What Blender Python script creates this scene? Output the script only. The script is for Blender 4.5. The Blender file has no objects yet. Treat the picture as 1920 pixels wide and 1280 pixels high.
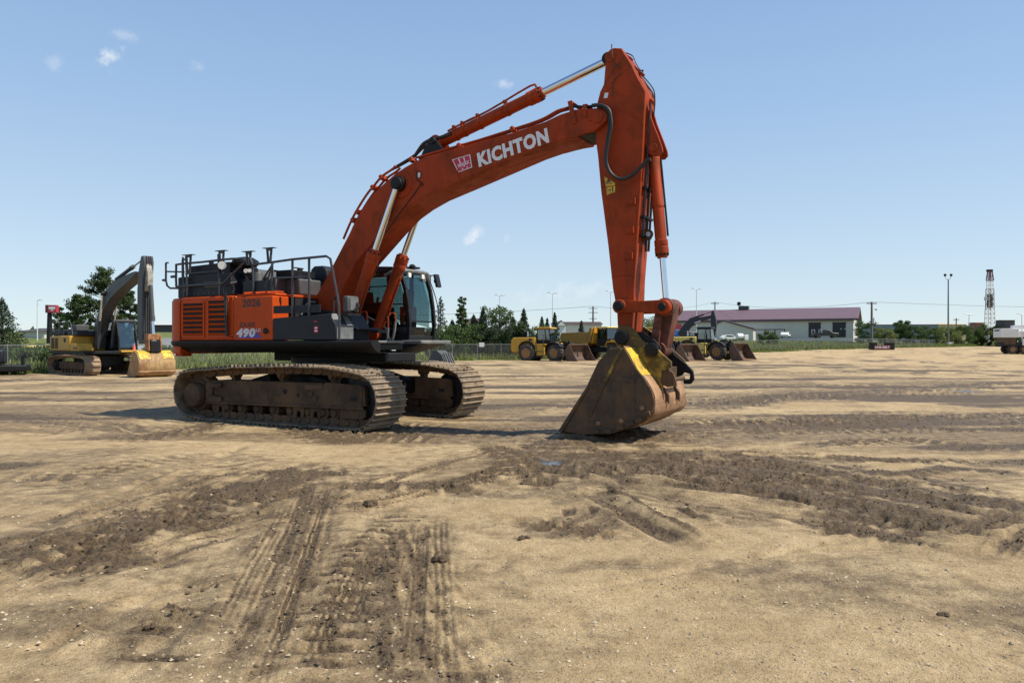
import bpy, bmesh, math, random
import numpy as np
from mathutils import Vector, Matrix
R = math.radians
rnd = random.Random(7)
SC = bpy.context.scene
COL = SC.collection
FPX, HY, CAMH = 1400.0, 643.0, 1.6      # photograph: focal length in pixels, horizon row, eye height

# ------------------------------------------------------------------ frames
class Frame:
    """a ground frame: origin, heading; u forward, v to the left, w up"""
    def __init__(s, x, y, deg, z=0.0):
        a = R(deg)
        s.c = np.array([x, y, z]); s.deg = deg
        s.fw = np.array([math.cos(a), math.sin(a), 0]); s.lf = np.array([-math.sin(a), math.cos(a), 0])
    def m(s, px, py, v):
        d = np.array([(px-960)/FPX, 1.0, (HY-py)/FPX]); o = np.array([0, 0, CAMH])
        t = (v-(o-s.c) @ s.lf)/(d @ s.lf); p = o+t*d-s.c
        return (float(p @ s.fw), float(p[2]))
    def ms(s, pts, v):
        return [s.m(x, y, v) for x, y in pts]
    def p(s, px, py, v):
        u, w = s.m(px, py, v); return (u, v, w)
    def ps(s, pts, v):
        return [s.p(x, y, v) for x, y in pts]

# ------------------------------------------------------------------ materials
MATS = {}
def mat(name, col, rough=0.55, metal=0.0, dirt=None, var=0.12, vs=3.0, bump=0.0, bs=40.0, spec=0.5, coat=0.0, low=None, streak=None):
    """paint or metal with noise-broken tone; dirt = (colour, scale, amount 0..1); low = (z0, z1, colour) mud splashed low on the thing"""
    if name in MATS: return MATS[name]
    m = bpy.data.materials.new(name); m.use_nodes = True
    nt = m.node_tree; N = nt.nodes; L = nt.links
    b = N['Principled BSDF']
    b.inputs['Roughness'].default_value = rough; b.inputs['Metallic'].default_value = metal
    b.inputs['Specular IOR Level'].default_value = spec
    b.inputs['Coat Weight'].default_value = coat
    tc = N.new('ShaderNodeTexCoord')
    n1 = N.new('ShaderNodeTexNoise'); n1.inputs['Scale'].default_value = vs; n1.inputs['Detail'].default_value = 6; n1.inputs['Roughness'].default_value = .65
    L.new(tc.outputs['Object'], n1.inputs['Vector'])
    mr = N.new('ShaderNodeMapRange'); mr.inputs[1].default_value = .3; mr.inputs[2].default_value = .7
    mr.inputs[3].default_value = 1-var; mr.inputs[4].default_value = 1+var
    L.new(n1.outputs['Fac'], mr.inputs[0])
    mx = N.new('ShaderNodeMix'); mx.data_type = 'RGBA'; mx.blend_type = 'MULTIPLY'; mx.inputs[0].default_value = 1
    mx.inputs[6].default_value = (*col, 1); L.new(mr.outputs[0], mx.inputs[7])
    out = mx.outputs[2]
    def over(src, fac, colour):
        k = N.new('ShaderNodeMix'); k.data_type = 'RGBA'; L.new(fac, k.inputs[0]); L.new(src, k.inputs[6])
        k.inputs[7].default_value = (*colour, 1); return k.outputs[2]
    if dirt:
        dc, ds, da = dirt
        n2 = N.new('ShaderNodeTexNoise'); n2.inputs['Scale'].default_value = ds; n2.inputs['Detail'].default_value = 9; n2.inputs['Roughness'].default_value = .72
        L.new(tc.outputs['Object'], n2.inputs['Vector'])
        r2 = N.new('ShaderNodeMapRange'); c = .72-.45*da
        r2.inputs[1].default_value = c-.06; r2.inputs[2].default_value = c+.1; r2.inputs[4].default_value = min(1, .45+da*.6)
        L.new(n2.outputs['Fac'], r2.inputs[0])
        out = over(out, r2.outputs[0], dc)
        ro = N.new('ShaderNodeMapRange'); ro.inputs[3].default_value = rough; ro.inputs[4].default_value = .9
        L.new(r2.outputs[0], ro.inputs[0]); L.new(ro.outputs[0], b.inputs['Roughness'])
    if streak:
        mp = N.new('ShaderNodeMapping'); mp.inputs['Scale'].default_value = (5, 5, .55); L.new(tc.outputs['Object'], mp.inputs[0])
        n4 = N.new('ShaderNodeTexNoise'); n4.inputs['Scale'].default_value = 1.6; n4.inputs['Detail'].default_value = 7; n4.inputs['Roughness'].default_value = .7; L.new(mp.outputs[0], n4.inputs['Vector'])
        r4 = N.new('ShaderNodeMapRange'); r4.inputs[1].default_value = .52; r4.inputs[2].default_value = .72; r4.inputs[4].default_value = streak[1]; L.new(n4.outputs['Fac'], r4.inputs[0])
        out = over(out, r4.outputs[0], streak[0])
        n5 = N.new('ShaderNodeTexNoise'); n5.inputs['Scale'].default_value = 26; n5.inputs['Detail'].default_value = 4; n5.inputs['Roughness'].default_value = .8; L.new(tc.outputs['Object'], n5.inputs['Vector'])
        r5 = N.new('ShaderNodeMapRange'); r5.inputs[1].default_value = .66; r5.inputs[2].default_value = .72; r5.inputs[4].default_value = .8; L.new(n5.outputs['Fac'], r5.inputs[0])
        out = over(out, r5.outputs[0], tuple(q*.6 for q in streak[0]))
    if low:
        z0, z1, lc = low
        sp = N.new('ShaderNodeSeparateXYZ'); L.new(tc.outputs['Object'], sp.inputs[0])
        r3 = N.new('ShaderNodeMapRange'); r3.inputs[1].default_value = z1; r3.inputs[2].default_value = z0
        L.new(sp.outputs[2], r3.inputs[0])
        ad = N.new('ShaderNodeMath'); ad.operation = 'MULTIPLY_ADD'; L.new(n1.outputs['Fac'], ad.inputs[0]); ad.inputs[1].default_value = 1.6
        a2 = N.new('ShaderNodeMath'); a2.operation = 'SUBTRACT'; L.new(r3.outputs[0], a2.inputs[0]); a2.inputs[1].default_value = .9
        L.new(a2.outputs[0], ad.inputs[2])
        cl = N.new('ShaderNodeClamp'); L.new(ad.outputs[0], cl.inputs[0])
        out = over(out, cl.outputs[0], lc)
    L.new(out, b.inputs['Base Color'])
    if bump:
        n3 = N.new('ShaderNodeTexNoise'); n3.inputs['Scale'].default_value = bs; n3.inputs['Detail'].default_value = 5
        L.new(tc.outputs['Object'], n3.inputs['Vector'])
        bp = N.new('ShaderNodeBump'); bp.inputs['Strength'].default_value = bump; bp.inputs['Distance'].default_value = .02
        L.new(n3.outputs['Fac'], bp.inputs['Height']); L.new(bp.outputs[0], b.inputs['Normal'])
    MATS[name] = m
    return m

def glassmat(name, tint, refl=.1, rough=.03):
    if name in MATS: return MATS[name]
    m = bpy.data.materials.new(name); m.use_nodes = True
    nt = m.node_tree; N = nt.nodes; L = nt.links
    N.remove(N['Principled BSDF'])
    t = N.new('ShaderNodeBsdfTransparent'); t.inputs[0].default_value = (*tint, 1)
    g = N.new('ShaderNodeBsdfGlossy'); g.inputs['Roughness'].default_value = rough
    fr = N.new('ShaderNodeFresnel'); fr.inputs[0].default_value = 1.5
    ad = N.new('ShaderNodeMath'); ad.operation = 'ADD'; ad.use_clamp = True; L.new(fr.outputs[0], ad.inputs[0]); ad.inputs[1].default_value = refl
    mx = N.new('ShaderNodeMixShader'); L.new(ad.outputs[0], mx.inputs[0]); L.new(t.outputs[0], mx.inputs[1]); L.new(g.outputs[0], mx.inputs[2])
    L.new(mx.outputs[0], N['Material Output'].inputs[0])
    MATS[name] = m
    return m

# ------------------------------------------------------------------ mesh builder
class MB:
    def __init__(s): s.v = []; s.f = []; s.g = []
    def add(s, v, f):
        o = len(s.v); s.g.append((o, len(s.f))); s.v += [tuple(map(float, p)) for p in v]; s.f += [tuple(i+o for i in q) for q in f]; return s
    def box(s, x0, x1, y0, y1, z0, z1):
        v = [(x, y, z) for x in (x0, x1) for y in (y0, y1) for z in (z0, z1)]
        return s.add(v, [(0, 1, 3, 2), (4, 6, 7, 5), (0, 4, 5, 1), (2, 3, 7, 6), (0, 2, 6, 4), (1, 5, 7, 3)])
    def obox(s, c, size, rot=None):
        a, b, d = (q/2 for q in size); v = [Vector((x, y, z)) for x in (-a, a) for y in (-b, b) for z in (-d, d)]
        if rot is not None: v = [rot @ p for p in v]
        c = Vector(c)
        return s.add([p+c for p in v], [(0, 1, 3, 2), (4, 6, 7, 5), (0, 4, 5, 1), (2, 3, 7, 6), (0, 2, 6, 4), (1, 5, 7, 3)])
    def prism(s, poly, v0, v1, poly2=None):
        """outline in (u, w) carried from v0 to v1"""
        q = poly2 or poly; n = len(poly)
        v = [(u, v0, w) for u, w in poly]+[(u, v1, w) for u, w in q]
        return s.add(v, [tuple(range(n))[::-1], tuple(range(n, 2*n))]+[(i, (i+1) % n, n+(i+1) % n, n+i) for i in range(n)])
    def slab(s, poly, z0, z1, poly2=None):
        """outline in plan (x, y) carried from z0 to z1"""
        q = poly2 or poly; n = len(poly)
        v = [(x, y, z0) for x, y in poly]+[(x, y, z1) for x, y in q]
        return s.add(v, [tuple(range(n))[::-1], tuple(range(n, 2*n))]+[(i, (i+1) % n, n+(i+1) % n, n+i) for i in range(n)])
    def cyl(s, p0, p1, r, r1=None, n=16):
        r1 = r if r1 is None else r1
        return s.lathe(p0, p1, [(0, r), (1, r1)], n)
    def lathe(s, p0, p1, prof, n=16):
        """prof: (fraction along p0-p1, radius)"""
        p0, p1 = Vector(p0), Vector(p1); d = p1-p0; z = d.normalized()
        x = z.orthogonal().normalized(); y = z.cross(x); v = []; f = []
        k = len(prof)
        for t, r in prof:
            c = p0+d*t
            v += [c+(x*math.cos(6.2832*i/n)+y*math.sin(6.2832*i/n))*r for i in range(n)]
        for j in range(k-1):
            f += [(j*n+i, j*n+(i+1) % n, (j+1)*n+(i+1) % n, (j+1)*n+i) for i in range(n)]
        f += [tuple(range(n))[::-1], tuple(range((k-1)*n, k*n))]
        return s.add(v, f)
    def tube(s, pts, r, n=8, smooth=0, closed=False):
        P = [Vector(p) for p in pts]
        if smooth:
            Q = []; m = len(P)
            for i in range(m-1):
                a = P[max(i-1, 0)]; b = P[i]; c = P[i+1]; d = P[min(i+2, m-1)]
                for k in range(smooth):
                    t = k/smooth
                    Q.append(.5*((2*b)+(c-a)*t+(2*a-5*b+4*c-d)*t*t+(3*b-a-3*c+d)*t**3))
            P = Q+[P[-1]]
        m = len(P); T = []
        for i in range(m):
            a = P[i-1] if (i or closed) else P[0]; b = P[(i+1) % m] if (i < m-1 or closed) else P[-1]
            t = (b-a); T.append(t.normalized() if t.length > 1e-9 else Vector((0, 0, 1)))
        x = T[0].orthogonal().normalized(); v = []; f = []
        for i in range(m):
            x = (x-T[i]*x.dot(T[i])).normalized(); y = T[i].cross(x)
            v += [P[i]+(x*math.cos(6.2832*k/n)+y*math.sin(6.2832*k/n))*r for k in range(n)]
        for i in range(m if closed else m-1):
            j = (i+1) % m
            f += [(i*n+k, i*n+(k+1) % n, j*n+(k+1) % n, j*n+k) for k in range(n)]
        if not closed: f += [tuple(range(n))[::-1], tuple(range((m-1)*n, m*n))]
        return s.add(v, f)
    def ball(s, c, r, n=10, sq=(1, 1, 1), jit=0, seed=0):
        g = random.Random(seed); c = Vector(c); v = [c+Vector((0, 0, -r*sq[2]))]; f = []; m = n//2
        for j in range(1, m):
            a = -math.pi/2+math.pi*j/m
            for i in range(n):
                k = 1+g.uniform(-jit, jit); b = 6.2832*i/n
                v.append(c+Vector((math.cos(a)*math.cos(b)*r*sq[0]*k, math.cos(a)*math.sin(b)*r*sq[1]*k, math.sin(a)*r*sq[2]*k)))
        v.append(c+Vector((0, 0, r*sq[2]))); e = len(v)-1
        f += [(0, 1+(i+1) % n, 1+i) for i in range(n)]
        for j in range(m-2):
            f += [(1+j*n+i, 1+j*n+(i+1) % n, 1+(j+1)*n+(i+1) % n, 1+(j+1)*n+i) for i in range(n)]
        o = 1+(m-2)*n; f += [(o+i, o+(i+1) % n, e) for i in range(n)]
        return s.add(v, f)
    def mesh(s, name, recalc=True):
        me = bpy.data.meshes.new(name); me.from_pydata(s.v, [], s.f)
        if recalc:
            bm = bmesh.new(); bm.from_mesh(me); bmesh.ops.recalc_face_normals(bm, faces=bm.faces); bm.to_mesh(me); bm.free()
        return me
    def groups(s):
        n = len(s.g); e = s.g+[(len(s.v), len(s.f))]
        lo = []; hi = []
        for i in range(n):
            a = np.array(s.v[e[i][0]:e[i+1][0]] or [(0, 0, 0)]); lo.append(a.min(0)); hi.append(a.max(0))
        root = list(range(n))
        def find(i):
            while root[i] != i: i = root[i]
            return i
        for i in range(n):
            for j in range(i+1, n):
                gap = np.linalg.norm(np.maximum(0, np.maximum(lo[i]-hi[j], lo[j]-hi[i])))
                if gap <= max(.019, .49*max((hi[i]-lo[i]).max(), (hi[j]-lo[j]).max())): root[find(i)] = find(j)
        out = {}
        for i in range(n):
            m = out.setdefault(find(i), MB()); a, b = e[i][0], e[i+1][0]
            m.add(s.v[a:b], [tuple(k-a for k in q) for q in s.f[e[i][1]:e[i+1][1]]])
        return list(out.values())
    def build(s, name, m, parent=None, bevel=0.0, smooth=38, label=None, seg=2, loc=None, rotz=None, recalc=True, apart=True):
        if apart and parent is not None and 1 < len(s.g) < 60:
            G = s.groups()
            if len(G) > 1: return [k.build(name, m, parent, bevel, smooth, label, seg, loc, rotz, recalc, False) for k in G][0]
        me = s.mesh(name, recalc); me.materials.append(m)
        if smooth:
            me.shade_smooth(); me.set_sharp_from_angle(angle=R(smooth))
        o = bpy.data.objects.new(name, me); COL.objects.link(o)
        if parent is not None: o.parent = parent
        if bevel:
            b = o.modifiers.new('bevel', 'BEVEL'); b.width = bevel; b.segments = seg; b.limit_method = 'ANGLE'; b.angle_limit = R(40)
        if label: o['label'] = label
        if loc is not None: o.location = loc
        if rotz is not None: o.rotation_euler = (0, 0, rotz)
        return o

def tag(o, label, cat, group=None, kind=None):
    if label: o['label'] = label
    if cat: o['category'] = cat
    if group: o['group'] = group
    if kind: o['kind'] = kind
    return o
def thing(name, label, cat, loc=(0, 0, 0), rotz=0.0, group=None):
    o = bpy.data.objects.new(name, None); COL.objects.link(o)
    o.empty_display_size = .3; o.location = loc; o.rotation_euler = (0, 0, rotz)
    return tag(o, label, cat, group)
def copy_tree(o, parent=None):
    c = o.copy(); COL.objects.link(c); c.parent = parent
    for ch in [k for k in bpy.data.objects if k.parent == o]: copy_tree(ch, c)
    return c

def lettering(name, body, m, parent, origin, xdir, zdir, height, bold=.02, width=None, depth=.004, shear=0.0, align='LEFT', parentlabel=None):
    """raised lettering: baseline start at origin, xdir along the line, zdir up"""
    cu = bpy.data.curves.new(name, 'FONT'); cu.body = body; cu.size = 1.0; cu.offset = bold; cu.extrude = depth/height/2 if height else 0
    cu.space_character = 1.0+bold*2.2; cu.shear = shear; cu.align_x = align; cu.resolution_u = 3
    t = bpy.data.objects.new('tmp', cu); COL.objects.link(t)
    bpy.context.view_layer.update()
    dg = bpy.context.evaluated_depsgraph_get()
    me = bpy.data.meshes.new_from_object(t.evaluated_get(dg)); bpy.data.objects.remove(t)
    co = np.empty(len(me.vertices)*3); me.vertices.foreach_get('co', co); co = co.reshape(-1, 3)
    hh = .73; sx = height/hh; sy = height/hh
    if width: sx = width/(co[:, 0].max()-co[:, 0].min()); co[:, 0] -= co[:, 0].min()
    X = Vector(xdir).normalized(); Z = Vector(zdir); Z = (Z-X*Z.dot(X)).normalized(); Y = X.cross(Z)
    o = np.array(origin); new = o+np.outer(co[:, 0]*sx, X)+np.outer(co[:, 1]*sy, Z)+np.outer(co[:, 2]*sy, Y)
    me.vertices.foreach_set('co', new.ravel()); me.materials.clear(); me.materials.append(m); me.name = name
    ob = bpy.data.objects.new(name, me); COL.objects.link(ob); ob.parent = parent
    return ob

def smooth_path(pts, k=6, closed=False):
    P = [np.array(p, float) for p in pts]; m = len(P); Q = []
    for i in range(m if closed else m-1):
        a = P[(i-1) % m] if (closed or i) else P[0]; b = P[i]; c = P[(i+1) % m]; d = P[(i+2) % m] if (closed or i+2 < m) else P[-1]
        for j in range(k):
            t = j/k; Q.append(.5*((2*b)+(c-a)*t+(2*a-5*b+4*c-d)*t*t+(3*b-a-3*c+d)*t**3))
    if not closed: Q.append(P[-1])
    return [tuple(map(float, q)) for q in Q]
def arc(cx, cy, r, a0, a1, n):
    return [(cx+r*math.cos(R(a0+(a1-a0)*i/n)), cy+r*math.sin(R(a0+(a1-a0)*i/n))) for i in range(n+1)]

# ------------------------------------------------------------------ paints
DRY0, DRY1, MUD0, MUD1 = (.47, .345, .19), (.63, .485, .285), (.055, .036, .019), (.185, .125, .066)
MUD = (.13, .092, .058)
ORANGE = mat('faded_orange_paint', (.335, .044, .0085), .52, 0, ((.15, .038, .014), 1.7, .42), .16, 1.3, spec=.16, streak=((.075, .026, .014), .55))
ORANGEB = mat('bright_orange_paint', (.47, .060, .0045), .46, 0, ((.26, .056, .013), 1.1, .24), .09, 1.0, spec=.2, streak=((.14, .04, .016), .4))
CHAR = mat('charcoal_paint', (.012, .0145, .020), .5, 0, ((.035, .033, .03), 2.2, .25), .2, 3, spec=.3)
BLACK = mat('black_steel', (.008, .008, .009), .55, 0, ((.03, .025, .02), 5, .22), .25, 4, spec=.3)
DKIN = mat('dark_interior', (.008, .008, .009), .85)
RAIL = mat('dark_rail_paint', (.035, .038, .045), .42, 0, None, .15, 6)
GREY = mat('grey_hood_paint', (.060, .063, .065), .6, 0, ((.11, .105, .095), 3, .3), .15, 4, bump=.1)
WORN = mat('worn_grey_deck', (.16, .165, .165), .5, .3, ((.30, .27, .22), 4, .35), .2, 5)
STEEL = mat('muddy_track_steel', (.115, .088, .062), .65, .1, ((.32, .23, .135), 2.6, .52), .25, 6, bump=.5, bs=30)
GROU = mat('worn_grouser_steel', (.34, .275, .20), .5, .3, ((.30, .215, .13), 4, .5), .3, 7, bump=.4, bs=30)
FRAMEM = mat('mud_caked_frame', (.060, .040, .026), .75, 0, ((.14, .085, .048), 1.6, .5), .25, 5, bump=.3, spec=.2)
CHROME = mat('chrome_rod', (.72, .74, .76), .14, 1, None, .04, 3)
HOSE = mat('black_rubber_hose', (.016, .016, .018), .55)
RUST = mat('rusty_bucket_steel', (.20, .092, .04), .6, .1, ((.46, .28, .15), 1.5, .55), .3, 4, bump=.35, bs=22, streak=((.10, .055, .03), .7))
RUSTD = mat('dark_worn_steel', (.072, .042, .021), .65, .05, ((.17, .088, .036), 2.2, .46), .35, 4, bump=.4, streak=((.03, .022, .016), .6))
YELW = mat('worn_yellow_paint', (.48, .30, .02), .5, 0, ((.055, .04, .02), 3.0, .74), .2, 4, bump=.15)
YELB = mat('scuffed_yellow_paint', (.68, .46, .035), .5, 0, ((.20, .12, .04), 4.5, .5), .15, 4)
WHITE = mat('white_vinyl', (.72, .74, .76), .45, 0, ((.45, .43, .40), 9, .2), .06, 8)
SILV = mat('silver_vinyl', (.55, .60, .66), .4)
RED = mat('red_vinyl', (.50, .015, .06), .4)
BLUE = mat('blue_vinyl', (.05, .04, .35), .4)
INK = mat('black_vinyl', (.018, .014, .014), .45)
GLASS = glassmat('teal_cab_glass', (.48, .61, .61), .03)
LAMPW = mat('lamp_glass', (.8, .8, .76), .15)
SEATM = mat('seat_cloth', (.03, .032, .036), .8)
# ================================================================== the orange excavator
HF = Frame(-3.87, 16.1, -28.4)
M, MS = HF.m, HF.ms
EX = thing('crawler_excavator', 'large orange crawler excavator with raised boom lettered KICHTON and bucket on the mud', 'excavator', (-3.87, 16.1, 0), R(-28.4))

def track_points(uF, rF, wF, uR, rR, wR, top):
    """closed outer path of a track belt, clockwise from rear bottom"""
    P = [(u, 0.0) for u in np.linspace(uR+.35, uF-.12, 14)]
    P += arc(uF, wF, rF, -78, 62, 12)
    P += top
    P += arc(uR, wR, rR, 118, 250, 12)
    return P
def resample(P, n):
    Q = [np.array(p) for p in P]+[np.array(P[0])]
    d = np.cumsum([0]+[np.linalg.norm(Q[i+1]-Q[i]) for i in range(len(Q)-1)]); out = []
    for k in range(n):
        s = d[-1]*k/n; i = max(0, int(np.searchsorted(d, s, 'right'))-1); t = (s-d[i])/(d[i+1]-d[i])
        p = Q[i]*(1-t)+Q[i+1]*t
        out.append(p)
    return out
TOP = [(1.95, 1.135), (1.4, 1.185), (.7, 1.195), (0, 1.185), (-.7, 1.165), (-1.35, 1.125), (-1.9, 1.085)]
def make_track(parent, vc, shoew, out):
    """out: -1 when the outer face looks to -v"""
    NS = 50
    P = resample(track_points(2.18, .56, .56, -2.2, .53, .575, TOP), NS*4)
    belt = MB(); links = MB(); gro = MB()
    n = len(P)
    for k in range(NS):
        i0 = k*4; a = P[i0]; b = P[(i0+4) % n]
        c = (a+b)/2; t = b-a; ln = np.linalg.norm(t); t = t/ln; nn = np.array([t[1], -t[0]])   # outward
        rot = Matrix(((t[0], 0, nn[0]), (0, 1, 0), (t[1], 0, nn[1])))
        g = rnd.uniform(-.004, .004)
        q = c-nn*(.045+g)
        belt.obox((q[0], vc, q[1]), (ln*.95, shoew, .028), rot)
        for s in (-.34, .16):
            q = c+t*ln*s-nn*(.012+g); hh = .05
            gro.obox((q[0], vc+rnd.uniform(-.006, .006), q[1]), (.022, shoew-.012, hh*rnd.uniform(.8, 1.05)), rot)
        for sv in (-.13, .13):
            q = c-nn*.125
            links.obox((q[0], vc+sv, q[1]), (ln*.78, .05, .13), rot)
            q2 = c+t*ln*.5-nn*.125
            links.cyl((q2[0], vc+sv-.04, q2[1]), (q2[0], vc+sv+.04, q2[1]), .05, n=8)
        q2 = c+t*ln*.5-nn*.13
        links.cyl((q2[0], vc-.12, q2[1]), (q2[0], vc+.12, q2[1]), .032, n=8)
    tr = belt.build('track_belt', STEEL, parent, bevel=.004, seg=1, smooth=0)
    gro.build('track_tread', GROU, tr, bevel=.005, seg=1, smooth=0)
    links.build('track_chain', RUSTD, tr, smooth=0)
    o = out
    def Y(d): return vc+o*d                                            # d outwards from the track's middle line
    f = MB()
    prof = [(-1.92, .36), (-1.92, .80), (-1.62, .84), (1.2, .85), (1.25, .83), (2.24, .81), (2.27, .45), (2.0, .40), (1.3, .40), (-1.6, .37)]
    f.prism(prof, Y(-.21), Y(.21))
    f.prism([(-1.9, .34), (-1.9, .40), (2.24, .43), (2.24, .385)], Y(.21), Y(.245))
    fr = f.build('track_frame', FRAMEM, parent, bevel=.012)
    g = MB(); g.prism([(1.66, .20), (1.66, .385), (2.26, .385), (2.26, .25), (2.18, .20)], Y(.14), Y(.20)); g.prism([(1.30, .42), (1.30, .86), (2.2, .83), (2.2, .42)], Y(.212), Y(.222))
    g.build('idler_guard', FRAMEM, fr, bevel=.006)
    d = MB(); d.box(1.92, 2.08, min(Y(.215), Y(.226)), max(Y(.215), Y(.226)), .54, .61)
    d.cyl((.28, Y(.2), .66), (.28, Y(.216), .66), .055); d.cyl((.62, Y(.2), .60), (.62, Y(.218), .60), .035)
    d.build('frame_opening', DKIN, fr)
    m = MB(); m.box(.92, 1.0, min(Y(.212), Y(.235)), max(Y(.212), Y(.235)), .60, .66); m.box(1.02, 1.1, min(Y(.212), Y(.23)), max(Y(.212), Y(.23)), .5, .6)
    m.box(.8, 1.25, min(Y(.212), Y(.222)), max(Y(.212), Y(.222)), .72, .81)
    m.build('frame_bracket', RUSTD, fr, bevel=.006)
    b = MB(); b.prism([(-1.9, .38), (-1.9, .78), (-1.45, .78), (-1.45, .70), (-1.72, .68), (-1.72, .52), (-1.45, .50), (-1.45, .40)], Y(.213), Y(.27)); b.build('motor_mount', FRAMEM, fr, bevel=.01)
    sprk = MB(); sprk.lathe((-2.2, Y(-.1), .56), (-2.2, Y(.16), .56), [(0, .36), (.3, .40), (.7, .40), (1, .36)], 28)
    sp = sprk.build('sprocket', RUSTD, parent)
    mc = MB(); mc.lathe((-2.22, Y(.14), .52), (-2.22, Y(.37), .52), [(0, .33), (.25, .33), (.3, .27), (.8, .26), (.96, .24), (1, .21)], 28)
    for k in range(8):
        a = k*.785; mc.cyl((-2.22+.3*math.cos(a), Y(.19), .52+.3*math.sin(a)), (-2.22+.3*math.cos(a), Y(.215), .52+.3*math.sin(a)), .022, n=6)
    mc.build('travel_motor_cover', FRAMEM, sp)
    il = MB(); il.lathe((2.18, Y(-.11), .56), (2.18, Y(.11), .56), [(0, .30), (.08, .40), (.3, .43), (.7, .43), (.92, .40), (1, .30)], 30); il.cyl((2.18, Y(-.16), .56), (2.18, Y(.16), .56), .12)
    il.build('idler_wheel', BLACK, parent)
    for u in (-1.73, -1.36, -.97, -.52, -.07, .38, .84, 1.22, 1.5):
        r = MB(); r.lathe((u, Y(-.2), .285), (u, Y(.2), .285), [(0, .05), (.1, .07), (.12, .125), (.3, .125), (.34, .10), (.66, .10), (.7, .125), (.88, .125), (.9, .07), (1, .055)], 14)
        r.build('track_roller', FRAMEM, parent)
    for u in (-1.30, .06, 1.38):
        r = MB(); r.lathe((u, Y(-.14), .975), (u, Y(.16), .975), [(0, .05), (.12, .05), (.14, .09), (.85, .09), (.87, .055), (1, .05)], 14); r.box(u-.05, u+.05, vc-.08, vc+.08, .83, .96)
        r.build('carrier_roller', RUSTD, parent)
    gd = MB()
    for u in (-1.55, .62, 1.05): gd.prism([(u-.16, .37), (u+.16, .37), (u+.12, .18), (u+.06, .18), (u+.04, .30), (u-.04, .30), (u-.06, .18), (u-.12, .18)], Y(.17), Y(.2))
    gd.build('roller_guard', FRAMEM, parent, bevel=.005)
make_track(EX, -1.445, .88, -1)
make_track(EX, 1.445, .88, -1)
MDP = mat('dried_mud', (.30, .215, .13), .95, 0, ((.20, .14, .085), 5, .5), .2, 8, bump=.6)
g_ = random.Random(3); md = MB()
for i in range(260):
    s = (-1.445, 1.445)[i % 2]; u = g_.uniform(.2, 2.5); w = 1.17+.0 if u < 1.6 else 1.15-.05*(u-1.6)
    if u > 2.2: w = .56+.555*math.sin(math.acos(min(.98, (u-2.18)/.56)))
    md.ball((u, s+g_.uniform(-.42, .42), w-.01), g_.uniform(.012, .035), 6, (1.4, 1.2, .6), .3, i)
md.build('caked_mud', MDP, EX, smooth=0)['kind'] = 'stuff'

# lower frame and slew ring
b = MB(); b.slab([(-1.0, -.75), (-.6, -1.05), (.7, -1.05), (1.1, -.75), (1.1, .75), (.7, 1.05), (-.6, 1.05), (-1.0, .75)], .52, .98)
for su in (-1, 1):
    for sv in (-1, 1):
        b.prism([(su*1.28+.0, .50), (su*1.28, .80), (su*.55, .98), (su*.55, .52)], sv*.85, sv*1.26)
b.build('lower_frame', BLACK, EX, bevel=.02)
b = MB(); b.lathe((0, 0, .97), (0, 0, 1.30), [(0, .82), (.35, .82), (.36, .72), (.65, .72), (.66, .86), (1, .86)], 40); b.build('slew_ring', BLACK, EX)

# upper deck
b = MB(); b.slab([(-2.95, -1.50), (1.9, -1.50), (2.28, -1.42), (2.28, -.55), (1.2, -.55), (1.2, .60), (1.3, .62), (1.3, 1.70), (-2.95, 1.55)], 1.47, 1.60)
b.box(-1.3, 1.75, -.42, .62, 1.22, 1.40)
b.build('deck', BLACK, EX, bevel=.02)
b = MB(); b.slab([(1.52, -1.62), (2.36, -1.58), (2.36, -.62), (1.52, -.62)], 1.60, 1.645); b.build('front_step_plate', WORN, EX, bevel=.01)
b = MB(); b.slab([(.9, .64), (1.88, .64), (1.9, 1.76), (.9, 1.76)], 1.58, 1.66)
cs = b.build('cab_step_plate', WORN, EX, bevel=.02)
b = MB(); b.prism([(1.0, 1.36), (1.28, 1.44), (1.80, 1.575), (.9, 1.575)], .67, 1.70); b.build('step_underside', BLACK, cs)
ell = [(-2.9-.77*math.cos(R(a)), -.62-1.0*math.sin(R(a))) for a in range(90, -1, -10)]
def sweep(poly_path, prof):
    """prof (outward offset, w) carried along a plan path"""
    m = MB(); n = len(prof); P = [np.array(p) for p in poly_path]; v = []; f = []
    for i, p in enumerate(P):
        t = P[min(i+1, len(P)-1)]-P[max(i-1, 0)]; t = t/np.linalg.norm(t); o = np.array([t[1], -t[0]])
        v += [(p[0]-o[0]*a, p[1]-o[1]*a, w) for a, w in prof]
    for i in range(len(P)-1): f += [(i*n+k, i*n+(k+1) % n, (i+1)*n+(k+1) % n, (i+1)*n+k) for k in range(n)]
    f += [tuple(range(n))[::-1], tuple(range((len(P)-1)*n, len(P)*n))]
    return m.add(v, f)
path = [(2.38, -1.63), (1.0, -1.63), (-1.0, -1.63), (-2.4, -1.63)]+[(x, y-.01) for x, y in ell]+[(-3.67, .5), (-3.6, 1.0), (-3.2, 1.55), (-2.9, 1.62)]
sk = sweep(path, [(-.26, 1.41), (-.10, 1.48), (-.02, 1.56), (0, 1.61), (-.012, 1.64), (-.04, 1.652), (-.18, 1.652), (-.26, 1.60)])
sk.build('side_skirt', BLACK, EX)
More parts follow.
